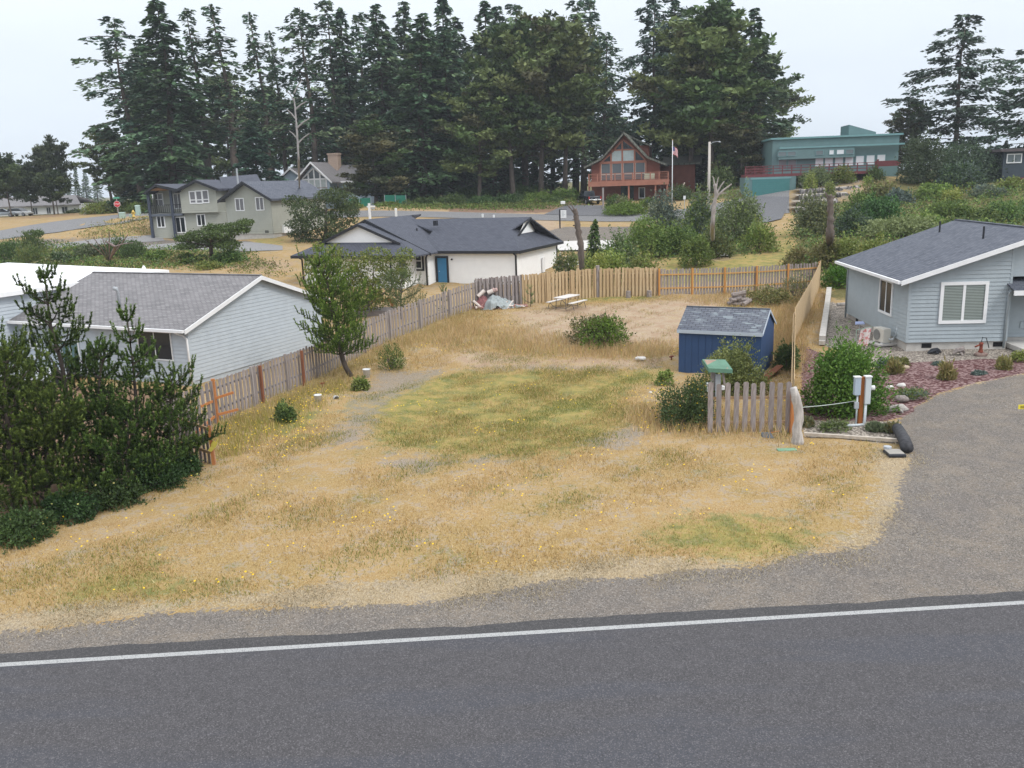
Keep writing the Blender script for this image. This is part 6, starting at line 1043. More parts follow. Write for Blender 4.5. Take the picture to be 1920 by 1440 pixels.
# brush behind the left house
for px, yt, Y, wp, cc, lb, kd in ((15, 445, 84, 56, DK+PINE, 'dark pine scrub at the left edge above the white roof', 'spiky'), (62, 430, 88, 50, PINE, 'upright young pine above the white roof', 'spiky'), (60, 455, 80, 60, PINE+OLIVE, 'low pine scrub right of the edge scrub', 'spiky'), (112, 470, 82, 50, DK+GREY, 'grey-green scrub behind the round pine top', 'leaf'), (170, 455, 86, 66, DK+GREY, 'grey-green scrub beside the fallen branches', 'leaf'), (228, 440, 86, 60, PINE+DK, 'dark pine scrub with leaning top', 'spiky'), (255, 448, 84, 50, PINE, 'low pine scrub near the end of the white roof', 'spiky'), (293, 468, 82, 46, MID, 'green scrub above the tip of the white roof', 'leaf'), (330, 478, 80, 44, TANG, 'orange-tan scrub right of the white roof tip', 'leaf'), (352, 475, 80, 50, DK+MID, 'dark green scrub under the flat-topped pine', 'leaf'), (392, 488, 77, 52, YEL+MID, 'light green scrub above the grey ridge', 'leaf'), (428, 470, 80, 60, DK+MID, 'dark layered scrub right of the flat-topped pine', 'leaf'), (20, 485, 76, 60, DK, 'dark scrub touching the white roof at the left edge', 'leaf'), (90, 488, 76, 70, DK+TANG, 'mixed scrub along the white roof', 'leaf')):
    shp(lb, px, yt, 0, wp, cc, Y=Y, kind=kd, group='brush behind the left house')
# rock terraces below the teal house
m, t, p = newmat('terrace_rock'); v = t.nodes.new('ShaderNodeTexCoord').outputs['Object']; vo = t.nodes.new('ShaderNodeTexVoronoi'); vo.inputs['Scale'].default_value = 1.5; t.links.new(v, vo.inputs['Vector']); cs = t.nodes.new('ShaderNodeSeparateColor'); t.links.new(vo.outputs['Color'], cs.inputs[0])
k = mixc(t, cs.outputs[0], (.13, .12, .12), (.34, .31, .29)); k = mixc(t, rng(t, vo.outputs['Distance'], .35, .7), k, (.05, .045, .04)); t.links.new(k, p.inputs['Base Color']); p.inputs['Roughness'].default_value = .95; bump(t, p, vo.outputs['Distance'], -.8, .15); ROCK = m
TER = M('terrace_sand', (.40, .36, .30), .95, .15, 2)
rowp = [((1497, 334), (1640, 331), 119), ((1500, 345), (1625, 340), 116), ((1500, 357), (1610, 350), 113), ((1497, 368), (1590, 362), 110.5), ((1492, 380), (1570, 374), 108), ((1490, 392), (1545, 388), 105.5)]
for i, ((xa, ya), (xb, yb), Y) in enumerate(rowp):
    a = gY(xa, Y); b = gY(xb, Y); n = 60; rr = np.random.default_rng(i); V = []
    hgt = .95; za, zb2 = at(xa, ya+7, Y)[2], at(xb, yb+7, Y)[2]
    for j in range(n):
        f = j/(n-1); c = a*(1-f)+b*f; z = za*(1-f)+zb2*f; wig = .25*sin(j*.7+i)+.15*sin(j*1.9)
        for dy, dz in ((-.5, -1.2), (-.35+rr.uniform(-.15, .15), .1+rr.uniform(-.12, .12)), (-.2+rr.uniform(-.12, .12), .5+rr.uniform(-.12, .12)), (.15, hgt*.78+rr.uniform(-.08, .12)), (.6, hgt*.8), (2.6, hgt*.84)): V.append((c[0]+rr.uniform(-.06, .06), c[1]+dy+wig, z+dz-.2))
    k = np.arange(n*6).reshape(n, 6); Fq = np.stack([k[:-1, :-1], k[:-1, 1:], k[1:, 1:], k[1:, :-1]], -1).reshape(-1, 4); o = fast_mesh('rock_terrace', V, Fq, None, ROCK)
    o.data.materials.append(TER); o.data.polygons.foreach_set('material_index', np.tile([0, 0, 0, 1, 1], n-1).astype(np.int32)); tag(o, ('topmost', 'second highest', 'third highest', 'third lowest', 'second lowest', 'lowest')[i]+' dry-stone rock terrace below the teal house', 'terrace wall', 'rock terraces below the teal house')

# ------------------------------------------------------------------ near pines: branches carry upright needle shoots
def needles(r, B, D, Ls, K, ln, wd, cols, tip):
    """needles (triangles) around shoots given by base, direction and length"""
    n = len(B); D = unit(D); t_ = r.uniform(.05, 1, (n, K)); u = unit(np.cross(D, r.normal(0, 1, (n, 3)))); v = np.cross(D, u); a = r.uniform(0, 2*pi, (n, K)); rad = (np.cos(a)[..., None]*u[:, None]+np.sin(a)[..., None]*v[:, None])
    c = B[:, None]+D[:, None]*(t_*Ls[:, None])[..., None]; d = unit(rad*.75+D[:, None]*.75); sd = unit(np.cross(d, r.normal(0, 1, (n, K, 3)))); q = ln*r.uniform(.7, 1.2, (n, K, 1))
    V = np.stack([c-sd*wd*.5, c+sd*wd*.5, c+d*q], 2).reshape(-1, 3); col = np.clip((cols[:, None]*(1-t_[..., None]**2.2*tip[0])+np.array(tip[1])*t_[..., None]**2.2*tip[0])*(1+r.normal(0, .12, (n, K, 1))), .004, .6); return V, np.repeat(col.reshape(-1, 3), 3, 0)
def near_pine(label, path, r0, R, zlo, seed, prof=None, dens=1., cols=None, tipc=(.17, .25, .05), K=60, shoot=.4, step=.5, up=1.5, name='pine_tree', cat='pine tree', ln=.075, wd=.03, upness=.55):
    r = np.random.default_rng(seed); path = [np.array(q, float) for q in path]; P = path[0]; Z = np.array([q[2] for q in path])-P[2]; h = Z[-1]; cols = np.array(cols or [(.045, .08, .02), (.06, .10, .025), (.035, .065, .018)])
    root = thing(name, label, cat, P); tr = MB(); ax = lambda z: np.array([np.interp(z, Z, [q[i]-P[i] for q in path]) for i in (0, 1, 2)])
    zz = np.linspace(0, h*.98, 14); tr.tube([ax(z)-np.array((0, 0, .15 if z == 0 else 0)) for z in zs_(zz)], [max(r0*(1-z/h)**.8, .02) for z in zz], 8, jit=.05)
    B, D, Ls, CO = [], [], [], []; z = zlo*h; az = r.uniform(0, 6)
    prof = prof or (lambda t: (1-t)**.75*.95+.06)
    while z < h*.97:
        t = (z/h-zlo)/(1-zlo); nb = max(3, int(r.integers(4, 6)*dens))
        for _ in range(nb):
            az += 2*pi/nb+r.normal(0, .3); Lb = 1.1*R*prof(t)*r.uniform(.5, 1.2); a = np.array((cos(az), sin(az), 0)); sv = np.array((-a[1], a[0], 0)); el = .12+upness*t+r.normal(0, .1); crv = .30; p0 = ax(z+r.uniform(-.1, .1)); tint = cols[r.integers(0, len(cols))]*(1+r.normal(0, .12))
            pt = lambda q: p0+a*cos(el)*q*Lb+np.array((0, 0, sin(el)*q*Lb+crv*Lb*q*q)); tr.tube([pt(q) for q in (0, .33, .66, 1)], [.012+.016*Lb, .01+.01*Lb, .012, .006], 5, False)
            q = .22 if Lb > .5 else .5
            while q < 1.02:
                for sg in ((-1, 1) if q < .95 else (0,)):
                    bl = (.22+.38*(1-q))*min(1.4, Lb)*r.uniform(.6, 1.2); pb = pt(min(q, 1)); dv = unit(a*.75+sv*sg*.75+np.array((0, 0, .25+r.normal(0, .12)))); B.append(pb); D.append(dv); Ls.append(bl); CO.append(tint*.8)
                    ns = max(1, int(bl/.17))
                    for k in range(ns):
                        f = (k+1)/ns; B.append(pb+dv*bl*f*.95); D.append(dv*(.5 if k == ns-1 else .3)+np.array((0, 0, up+r.normal(0, .15)))+r.normal(0, .16, 3)); Ls.append(shoot*r.uniform(.55, 1.15)); CO.append(tint)
                q += .25/max(.6, Lb)*r.uniform(.8, 1.2)
        z += step*r.uniform(.8, 1.2)
    B.append(ax(h*.95)); D.append(np.array((0, 0, 1.))); Ls.append(h*.06+.25); CO.append(cols[0])
    for k in range(6): B.append(ax(h*.96)); D.append(np.array((cos(k), sin(k), 1.3))); Ls.append(.35); CO.append(cols[0])
    V, c = needles(r, np.array(B), np.array(D), np.array(Ls), K, ln, wd, np.array(CO), (.7, tipc)); tr.build('trunk', BARKD, root, True); fast_mesh('crown', V, np.arange(len(V)).reshape(-1, 3), c, NEED, root); return root
def zs_(z): return z
def up_path(base, *pix):   # trunk path through pixel positions at the distance of its base
    return [base]+[at(px, py, base[1]) for px, py in pix]
DKP = [(.034, .064, .012), (.046, .08, .016), (.026, .05, .011)]
b = gp(128, 905); near_pine('tallest dark pine in the left foreground with a tufted round tip above the white roof', up_path(b, (126, 760), (118, 690), (95, 610), (82, 508)), .12, 1.75, .28, 31, lambda t: (.5+.5*sin(pi*min(1, .35+t*.75)))*(1 if t < .9 else .45)*(1.08-.55*t), .9, DKP, step=.68)
b = gp(262, 890); near_pine('slim dark pine in front of the dark window of the pale house', up_path(b, (256, 760), (250, 690), (238, 592)), .09, 1.15, .12, 32, lambda t: (1-t)**.9*1.25+.12, .9, DKP, step=.62)
b = gp(30, 962); near_pine('dark leaning pine at the left edge of the picture with its trunk base showing', up_path(b, (22, 860), (8, 740), (15, 660)), .13, 2.0, .12, 33, lambda t: (1-t)**.6*.95+.1, 1.1, DKP)
b = gp(185, 915); near_pine('bushy dark pine between the tallest pine and the slim pine', up_path(b, (190, 800), (185, 720), (198, 645)), .1, 1.6, .06, 34, lambda t: (1-t)**.7*.95+.1, 1., DKP, step=.58)
b = gp(318, 880); near_pine('low wide dark pine pressed against the short grey pickets', up_path(b, (318, 800), (322, 740), (330, 695)), .08, 1.25, .04, 35, lambda t: (1-t)**.55*1.0+.1, 1.1, DKP)
b = gp(90, 950); near_pine('short bushy pine low in the front of the dark clump', up_path(b, (85, 880), (95, 800), (100, 745)), .08, 1.7, .04, 36, lambda t: (1-t)**.55*1.0+.1, 1.1, DKP)
b = gp(232, 922); near_pine('low spreading pine at the foot of the dark clump', up_path(b, (238, 870), (240, 820), (238, 785)), .07, 1.45, .04, 37, lambda t: (1-t)**.5*1.0+.12, 1.15, DKP)
b = gp(-40, 930); near_pine('dark pine half outside the left edge', up_path(b, (-40, 800), (-30, 700), (-30, 640)), .12, 2.0, .08, 38, lambda t: (1-t)**.6*.95+.1, 1.1, DKP)
for px, py, wp, hp, lb in ((45, 1012, 130, 58, 'dark leafy salal with small pale flowers at the lower left edge'), (130, 975, 110, 50, 'dark salal under the short bushy pine'), (215, 948, 110, 50, 'dark salal under the low spreading pine'), (300, 912, 100, 55, 'dark salal reaching towards the orange end post'), (350, 890, 60, 40, 'low dark green growth at the foot of the short grey pickets')):
    shp(lb, px, py-hp, py, wp, [(.035, .07, .02), (.05, .095, .025), (.028, .055, .018), (.07, .12, .035)], n=5200, leaf=.085, flowers=((.65, .6, .2), 14), group=None)
# pines and tree along the left fence
b = gp(661, 706); near_pine('leaning pine with bare curved trunk inside the left fence', up_path(b, (645, 685), (638, 655), (632, 600), (618, 540), (600, 505), (592, 490)), .13, 1.42, .2, 41, lambda t: (.55+.45*sin(pi*min(1, .2+t)))*(1.1-.3*t), 1.2, [(.05, .105, .016), (.07, .135, .02), (.04, .085, .014)], (.20, .32, .05), K=54, step=.38)
b = gY(752, 53); near_pine('young pine with long pale candles standing behind the left fence', up_path(b, (752, 570), (752, 530), (757, 515)), .06, 1.15, .25, 42, lambda t: (1-t)**.6*1.0+.15, .8, [(.07, .11, .035), (.09, .135, .04)], (.20, .23, .09), K=34, shoot=.7, up=1.1, step=.5, wd=.02, ln=.11)
b = gp(832, 592); near_pine('skinny pine sapling in front of the left fence near the tarp pile', up_path(b, (832, 570), (831, 538)), .03, .42, .15, 43, None, .8, [(.07, .11, .035)], (.17, .21, .08), K=26, shoot=.3, wd=.02)
b = gp(995, 575) ; near_pine('small pale pine seedling at the foot of the new yellow fence', up_path(b, (995, 560), (994, 541)), .02, .35, .15, 44, None, .7, [(.12, .17, .06)], (.2, .24, .1), K=18, shoot=.25, wd=.02)
def broad_tree(label, P, crown, trunk, cols, leaf, n, seed, mat=BARKM):
    """crown: list of (x, y, z, rx, ry, rz) lobes relative to P"""
    r = np.random.default_rng(seed); root = thing('deciduous_tree', label, 'tree', P); tr = MB()
    for q in trunk: tr.tube(*q)
    vol = np.array([c[3]*c[4]*c[5] for c in crown]); i = r.choice(len(crown), n, p=vol**.67/np.sum(vol**.67)); c = np.array(crown); dv = unit(r.normal(0, 1, (n, 3))); p = c[i, :3]+dv*(r.uniform(.25, 1.05, (n, 1))**.5)*c[i, 3:]; 
    sub = r.normal(0, 1, (40*len(crown), 3)); cl = c[r.integers(0, len(crown), len(sub)), :3]+sub*.6*c[0, 3]; p += r.normal(0, .06, p.shape); col = pal(r, n, cols, None, .15)*(.85+.3*r.uniform(0, 1, (len(crown), 1))[i]); L_ = leaf*r.uniform(.6, 1.3, n)
    V, cc = diamonds(p, dv*.4+r.normal(0, .6, (n, 3))+np.array((0, 0, -.25)), r.normal(0, 1, (n, 3))+np.array((0, 0, .6)), L_, L_*.42, np.clip(col, .004, .6)); tr.build('trunk', mat, root, True); fast_mesh('crown', V, np.arange(len(V)).reshape(-1, 4), cc, LEAF, root); return root
P = gY(672, 56); m2 = 56/F; X = lambda px, py: at(px, py, 56)-P; rr = np.random.default_rng(4); cr = []
for px, py, a, b_ in ((640, 520, 48, 34), (690, 512, 44, 30), (665, 545, 56, 30), (610, 505, 34, 30), (735, 500, 34, 22), (720, 540, 40, 26), (585, 500, 20, 22), (650, 490, 40, 22), (700, 480, 30, 18), (760, 478, 18, 14), (590, 465, 10, 10), (690, 565, 40, 18), (628, 470, 16, 14), (748, 520, 24, 18)):
    q = X(px, py); cr.append((q[0], rr.uniform(-1.2, 1.2), q[2], a*m2, 1.3, b_*m2))
broad_tree('yellow-green leafy tree spreading behind the leaning pine in front of the white house', P, cr, [([X(672, 605)-np.array((0, 0, .5)), X(676, 590), X(690, 570)], [.12, .1, .09], 7), ([X(680, 585), X(705, 560), X(740, 535)], [.08, .06, .03], 6), ([X(676, 590), X(660, 550), X(640, 500)], [.08, .06, .03], 6), ([X(690, 570), X(700, 530), X(700, 490)], [.07, .05, .02], 6)], [(.13, .18, .03), (.17, .21, .04), (.09, .14, .03), (.22, .23, .06)], .2, 9000, 51)
# dark bushy pine beside the sage houses, flat-topped pine in the brush
def bushy_pine(label, P, lobes, cols, n, leaf, seed, trunk):
    return broad_tree(label, P, lobes, trunk, cols, leaf, n, seed, BARKD)
P = gY(606, 92); m2 = 92/F; X = lambda px, py: at(px, py, 92)-P; cr = []
for px, py, a, b_ in ((545, 378, 24, 12), (575, 395, 34, 18), (610, 385, 40, 24), (645, 378, 26, 18), (600, 415, 44, 18), (560, 420, 28, 12), (640, 410, 30, 20), (555, 440, 22, 10), (600, 445, 44, 16), (640, 440, 26, 14), (575, 458, 34, 10), (622, 365, 30, 12), (660, 395, 14, 10)):
    q = X(px, py); cr.append((q[0], rr.uniform(-1.5, 1.5), q[2], a*m2, 1.8, b_*m2))
bushy_pine('large dark bushy pine between the sage gabled house and the white house', P, cr, [(.05, .085, .03), (.065, .10, .035), (.04, .065, .025), (.085, .115, .04)], 9000, .3, 52, [([X(606, 480), X(610, 440), X(612, 390)], [.25, .2, .1], 8)]+[([X(608, 450), X(a, b_+6)], [.1, .04], 6) for a, b_ in ((560, 440), (575, 395), (645, 410), (640, 440))])
P = gY(398, 80); m2 = 80/F; X = lambda px, py: at(px, py, 80)-P; cr = []
for px, py, a, b_ in ((345, 448, 26, 8), (380, 440, 34, 10), (420, 438, 30, 10), (440, 425, 30, 8), (458, 417, 16, 5), (400, 455, 40, 8), (350, 462, 22, 6), (430, 458, 26, 8), (395, 428, 22, 7), (455, 432, 14, 5)):
    q = X(px, py); cr.append((q[0], rr.uniform(-1, 1), q[2], a*m2, 1.4, b_*m2))
bushy_pine('flat-topped layered pine in front of the sage houses', P, cr, [(.07, .11, .03), (.09, .135, .04), (.055, .085, .025)], 6500, .26, 53, [([X(397, 480), X(395, 462), X(400, 440)], [.2, .17, .1], 8)]+[([X(397, 462), X(a, b_+4)], [.09, .03], 6) for a, b_ in ((345, 448), (380, 440), (440, 428), (430, 458), (350, 462))])
P = gY(70, 92); m2 = 92/F; X = lambda px, py: at(px, py, 92)-P; cr = []
for px, py, a, b_ in ((55, 440, 10, 8), (72, 437, 8, 7), (65, 455, 14, 9), (58, 470, 16, 8), (75, 478, 16, 8)):
    q = X(px, py); cr.append((q[0], rr.uniform(-.6, .6), q[2], a*m2, .8, b_*m2))
bushy_pine('small forked pine above the white roof beside the gravel lane', P, cr, [(.07, .11, .03), (.09, .135, .04)], 1800, .26, 54, [([X(68, 495), X(68, 460), X(58, 440)], [.1, .08, .04], 6)])

# ------------------------------------------------------------------ vehicles, signs and street furniture far off
TYR = M('tyre_rubber', (.02, .02, .021), .85, .1); RIM = M('alloy', (.45, .46, .48), .35, .05, metal=.6); CHR = M('chrome', (.55, .56, .58), .2, .03, metal=.9); TAIL = M('tail_lamp_red', (.35, .02, .015), .3, .05)
def loft(mb, secs):     # secs: list of rings (lists of points)
    k = []
    for sct in secs: k.append(len(mb.v)); mb.v += [tuple(map(float, q)) for q in sct]
    n = len(secs[0])
    for a, b in zip(k, k[1:]): mb.f += [(a+q, a+(q+1) % n, b+(q+1) % n, b+q) for q in range(n)]
    mb.f += [tuple(k[0]+q for q in reversed(range(n))), tuple(k[-1]+q for q in range(n))]; return mb
def vehicle(label, P, rz, paint, kind='car', cat='car', name='parked_car'):
    root = thing(name, label, cat, P, rz); L2, W2 = (2.85, .98) if kind == 'truck' else (2.25, .88); z0, z1 = (.48, 1.12) if kind == 'truck' else (.3, .88)
    def ring(x, w_, a, b): return [(x, -w_, a), (x, w_, a), (x, w_*1.02, (a+b)/2), (x, w_*.94, b), (x, -w_*.94, b), (x, -w_*1.02, (a+b)/2)]
    b = MB()
    if kind == 'truck':
        loft(b, [ring(-L2, W2*.95, z0+.1, z1), ring(-L2+.1, W2, z0, z1+.02), ring(-.4, W2, z0, z1+.02), ring(1.2, W2, z0, z1), ring(2.5, W2*.97, z0, z1-.08), ring(L2, W2*.88, z0+.1, z1-.2)]); cab = [(-.55, 1.0), (-.4, 1.84), (.75, 1.84), (1.45, 1.1)]
    else: loft(b, [ring(-L2, W2*.85, z0+.15, z1-.08), ring(-L2+.25, W2, z0, z1), ring(.9, W2, z0, z1), ring(L2-.3, W2*.95, z0, z1-.1), ring(L2, W2*.8, z0+.12, z1-.25)]); cab = [(-L2+.1, .86), (-1.5, 1.42), (.3, 1.45), (1.15, .9)]
    body = b.build('body', paint, root, True, .03); c = MB(); loft(c, [[(x, -W2*(.93 if z < 1.2 else .78), z), (x, W2*(.93 if z < 1.2 else .78), z), (x+.001, W2*(.93 if z < 1.2 else .78), z+.0), (x+.001, -W2*(.93 if z < 1.2 else .78), z)] for x, z in cab]); c = MB()
    lo = [(cab[0][0], 0), (cab[3][0], 0)]; zb_, zt_ = cab[0][1], cab[1][1]
    c.hexa([(cab[0][0], -W2*.93, zb_), (cab[3][0], -W2*.93, cab[3][1]), (cab[3][0], W2*.93, cab[3][1]), (cab[0][0], W2*.93, zb_)], [(cab[1][0], -W2*.76, zt_), (cab[2][0], -W2*.76, zt_), (cab[2][0], W2*.76, zt_), (cab[1][0], W2*.76, zt_)]); c.build('cabin', glassmat('dark_glass'), root); MB().box(cab[1][0]-.02, cab[2][0]+.02, -W2*.78, W2*.78, zt_-.03, zt_+.03).build('roof', paint, root, bevel=.03)
    if kind == 'truck':
        MB().box(-L2+.12, -.6, -W2*.82, W2*.82, z1+.018, z1+.03).build('bed_cover', BLK, root); MB().box(-L2-.12, -L2+.05, -W2*.95, W2*.95, .5, .72).build('bumper', CHR, root, bevel=.03); MB().box(-L2-.13, -L2-.121, -.25, .25, .55, .68).build('plate', BKT, root)
    for sg in (-1, 1): MB().box(-L2-.03, -L2+.1, sg*W2*.9-.09, sg*W2*.9+.09, z1-.38, z1-.04).build('tail_light', TAIL, root)
    R_ = .40 if kind == 'truck' else .32
    for x in (-L2*.6, L2*.62):
        for sg in (-1, 1):
            wq = MB(); wq.tube([(x, sg*(W2-.22), R_), (x, sg*(W2+.02), R_)], R_, 18); wo_ = wq.build('wheel', TYR, root, bevel=.03); MB().tube([(x, sg*(W2+.0), R_), (x, sg*(W2+.03), R_)], R_*.62, 14).build('rim', RIM, wo_)
    return root
m, t, p = newmat('black_car_paint'); p.inputs['Base Color'].default_value = (.008, .008, .014, 1); p.inputs['Roughness'].default_value = .25; p.inputs['Coat Weight'].default_value = .5; BPT = m
m, t, p = newmat('white_car_paint'); p.inputs['Base Color'].default_value = (.7, .71, .72, 1); p.inputs['Roughness'].default_value = .3; WPT = m
m, t, p = newmat('silver_car_paint'); p.inputs['Base Color'].default_value = (.42, .46, .50, 1); p.inputs['Roughness'].default_value = .3; SPT = m
P = gp(1106, 384); vehicle('black pickup truck parked tail-first under the chalet deck', P+np.array((0, 2.2, .05)), radians(90+14), BPT, 'truck', 'pickup truck', 'pickup_truck')
P = gY(38, 158); vehicle('white car parked in front of the long white house', P, radians(-12), WPT, 'car'); P = gY(5, 156); vehicle('silver-blue car cut by the left edge beside the white car', P, radians(20), SPT, 'car')
GUT = M('pale_green_cabinet', (.36, .46, .40), .6, .05)
def cabinet(px, Y, wpx, ytop, lb, mat=GUT):
    P = gY(px, Y); w_ = wpx*Y/F; h = at(px, ytop, Y)[2]-P[2]; o = thing('utility_cabinet', lb, 'utility cabinet', P); MB().box(-w_/2, w_/2, -w_*.35, w_*.35, -.1, h*.9).build('cabinet', mat, o, bevel=.03); MB().hexa([(-w_*.53, -w_*.38, h*.9), (w_*.53, -w_*.38, h*.9), (w_*.53, w_*.38, h*.9), (-w_*.53, w_*.38, h*.9)], [(-w_*.5, -w_*.3, h), (w_*.5, -w_*.3, h), (w_*.5, w_*.36, h*1.03), (-w_*.5, w_*.36, h*1.03)]).build('lid', mat, o)
cabinet(230, 112, 10, 398, 'pale green utility cabinet beside the stop sign'); cabinet(260, 128, 8, 385, 'pale green utility cabinet across the street left of the balcony house'); cabinet(245, 113, 4, 402, 'small pale green pedestal between the cabinet and the hydrant'); cabinet(743, 112, 4, 391, 'small pale pedestal at the edge of the back street', BKT)
P = gY(251, 113); HY = thing('fire_hydrant', 'yellow fire hydrant in the weeds left of the balcony house', 'hydrant', P); YH = M('hydrant_yellow', (.60, .42, .10), .5, .08); MB().lathe([(.2, 0), (.2, .08), (.14, .1), (.14, .6), (.18, .62), (.18, .68), (.14, .72), (.1, .85), (.03, .92)], n=12).build('barrel', YH, HY, True); MB().tube([(-.26, 0, .5), (.26, 0, .5)], .08, 10).build('outlet', YH, HY, True)
P = gY(223, 112); zt = at(221, 378, 112)[2]-P[2]; St = thing('stop_sign', 'red octagonal stop sign with a green street name blade on a wooden post', 'stop sign', P, .35); MB().box(-.05, .05, -.05, .05, -.2, zt+.35).build('post', PINKW, St)
oc_ = [(.4*cos(pi/8+k*pi/4), .4*sin(pi/8+k*pi/4)) for k in range(8)]
def octo(r, y0, y1): return [[(a*r, y, zt-.3+b*r) for a, b in oc_] for y in (y0, y1)]
loft(MB(), octo(1., -.09, -.07)).build('border', BKT, St); pl_ = loft(MB(), octo(.92, -.097, -.089)).build('plate', M('sign_red', (.50, .035, .04), .5, .04), St)
def text(s, size, mat, parent, loc, rot=(pi/2, 0, 0), name='lettering'):
    cu = bpy.data.curves.new(name, 'FONT'); cu.body = s; cu.size = size; cu.extrude = .002; cu.align_x = 'CENTER'; cu.align_y = 'CENTER'; tmp = bpy.data.objects.new('tmp', cu); COL.objects.link(tmp); me = bpy.data.meshes.new_from_object(tmp.evaluated_get(bpy.context.evaluated_depsgraph_get())); bpy.data.objects.remove(tmp); me.materials.clear(); me.materials.append(mat); o = bpy.data.objects.new(name, me); COL.objects.link(o); o.parent = parent; o.location = loc; o.rotation_euler = rot; return o
text('STOP', .27, BKT, St, (0, -.101, zt-.3)); MB().box(-.36, .36, -.02, .02, zt+.36, zt+.56).build('street_name_blade', M('sign_green', (.08, .30, .20), .5, .05), St)
P = gY(694, 110); zt = at(692, 381, 110)[2]-P[2]; Rs = thing('sign_post', 'white real-estate style post with hanging arm beside the white house roof', 'sign post', P, -.2); MB().box(-.12, .12, -.12, .12, -.2, zt).build('post', WHT, Rs); MB().box(-.3, .75, -.06, .06, zt-.5, zt-.3).build('arm', WHT, Rs); MB().box(.25, .7, -.02, .02, zt-.75, zt-.55).build('hanging_board', GALV, Rs)
P = gY(1050, 97); zt = at(1050, 394, 97)[2]-P[2]; Bs = thing('board_sign', 'white board sign with grey lettering on a black post by the back street', 'sign', P, .05); MB().box(-.07, .07, -.07, .07, -.2, zt+.1).build('post', BLK, Bs); MB().box(.1, .72, -.03, .03, zt-.85, zt).build('panel', BKT, Bs); MB().box(.0, .75, -.04, .04, zt+.02, zt+.08).build('arm', BLK, Bs)
lt = MB()
for z in (.2, .34, .48, .62): lt.box(.24, .24+random.uniform(.2, .36), -.035, -.031, zt-z-.025, zt-z+.025)
lt.build('lettering', M('grey_ink', (.35, .37, .4), .6), Bs)
P = gY(1056, 112); zt = at(1053, 379, 112)[2]-P[2]; o = thing('mailbox', 'small white box on a thin post in front of the chalet drive', 'mailbox', P); MB().box(-.04, .04, -.04, .04, -.1, zt-.2).build('post', PINKW, o); MB().box(-.28, .28, -.2, .2, zt-.25, zt+.12).build('box', BKT, o, bevel=.04)
P = gY(1500, 112); o = thing('sign_post', 'small white marker board among shrubs right of the light pole', 'sign', gY(1283, 112)); zt = at(1283, 367, 112)[2]-gY(1283, 112)[2]; MB().box(-.03, .03, -.03, .03, -.1, zt).build('post', GALV, o); MB().box(-.15, .15, -.05, -.03, zt-.45, zt).build('panel', BKT, o)
Y = 104; P = gY(1328, Y); zt = at(1327, 266, Y)[2]-P[2]; Lp = thing('light_pole', 'pale wooden street light pole with a curved lamp arm right of the chalet', 'light pole', P); MB().tube([(0, 0, -.3), (0, 0, zt)], [.19, .14], 10).build('pole', M('pale_pole_wood', (.48, .44, .40), .85, .1, 4, sc=(1, 1, .2)), Lp, True); MB().tube([(0, -.1, zt-.35), (.3, -.15, zt-.08), (.8, -.2, zt), (1.0, -.2, zt-.02)], .035, 6).build('arm', GALV, Lp); MB().lathe([(.03, .1), (.14, .02), (.13, -.06), (.05, -.1)], (1.1, -.2, zt-.05), 10).build('lamp', GALV, Lp, True)
Y = 116; P = gY(1260, Y); zt = at(1261, 263, Y)[2]-P[2]; Fp = thing('flagpole', 'white flagpole in front of the right end of the chalet', 'flagpole', P); MB().tube([(0, 0, -.2), (0, 0, zt)], [.07, .04], 8).build('pole', WHT, Fp, True); MB().blob((0, 0, zt+.05), (.08, .08, .08), 3, 8, 0).build('finial', M('gilt', (.55, .42, .15), .35), Fp, True)
m, t, p = newmat('striped_flag'); uvn = t.nodes.new('ShaderNodeUVMap'); sp_ = t.nodes.new('ShaderNodeSeparateXYZ'); t.links.new(uvn.outputs[0], sp_.inputs[0])
st_ = math_(t, 'GREATER_THAN', math_(t, 'FRACT', math_(t, 'MULTIPLY', sp_.outputs['Y'], 6.5)), .5); canton = math_(t, 'MULTIPLY', math_(t, 'LESS_THAN', sp_.outputs['X'], .4), math_(t, 'GREATER_THAN', sp_.outputs['Y'], .46))
t.links.new(mixc(t, canton, mixc(t, st_, (.45, .03, .05), (.6, .58, .58)), (.03, .045, .16)), p.inputs['Base Color']); p.inputs['Roughness'].default_value = .8
fm = MB(); nx2 = 8
for i in range(nx2):
    for j in range(4):
        g = lambda a, b: (.06+a*.75, .12*sin(a*7)+.04*b, zt-.75-.55*a*a-(1-b)*1.0)
        a0, a1, b0_, b1_ = i/nx2, (i+1)/nx2, j/4, (j+1)/4; fm.poly([g(a0, b0_), g(a1, b0_), g(a1, b1_), g(a0, b1_)], [(a0, b0_), (a1, b0_), (a1, b1_), (a0, b1_)])
fo = fm.build('flag', m, None); fo.location = P; fo.rotation_euler = (0, 0, .3); tag(fo, 'small red and white striped flag hanging from the white flagpole', 'flag')
GS = M('green_screen', (.02, .15, .10), .8, .12, 1.5); Y = 135
for (xa, xb, ya, lb) in ((654, 696, 372, 'green privacy-screened chain fence stretch below the blue house, left part'), (722, 762, 366, 'green privacy-screened chain fence stretch right of the brownish pine')):
    a, b = gY(xa, Y), gY(xb, Y); zt = at((xa+xb)/2, ya, Y)[2]-(a[2]+b[2])/2; o = thing('screen_fence', lb, 'fence', a, math.atan2(b[1]-a[1], b[0]-a[0])); Ln = np.hypot(*(b-a)[:2]); dz = b[2]-a[2]; MB().hexa([(0, -.02, 0), (Ln, -.02, dz), (Ln, .02, dz), (0, .02, 0)], [(0, -.02, zt), (Ln, -.02, zt+dz), (Ln, .02, zt+dz), (0, .02, zt)]).build('screen', GS, o)
    for i in range(3): MB().tube([(i*Ln/2, -.06, 0), (i*Ln/2, -.06, zt+dz*i/2+.1)], .04, 6).build('post', GALV, o)
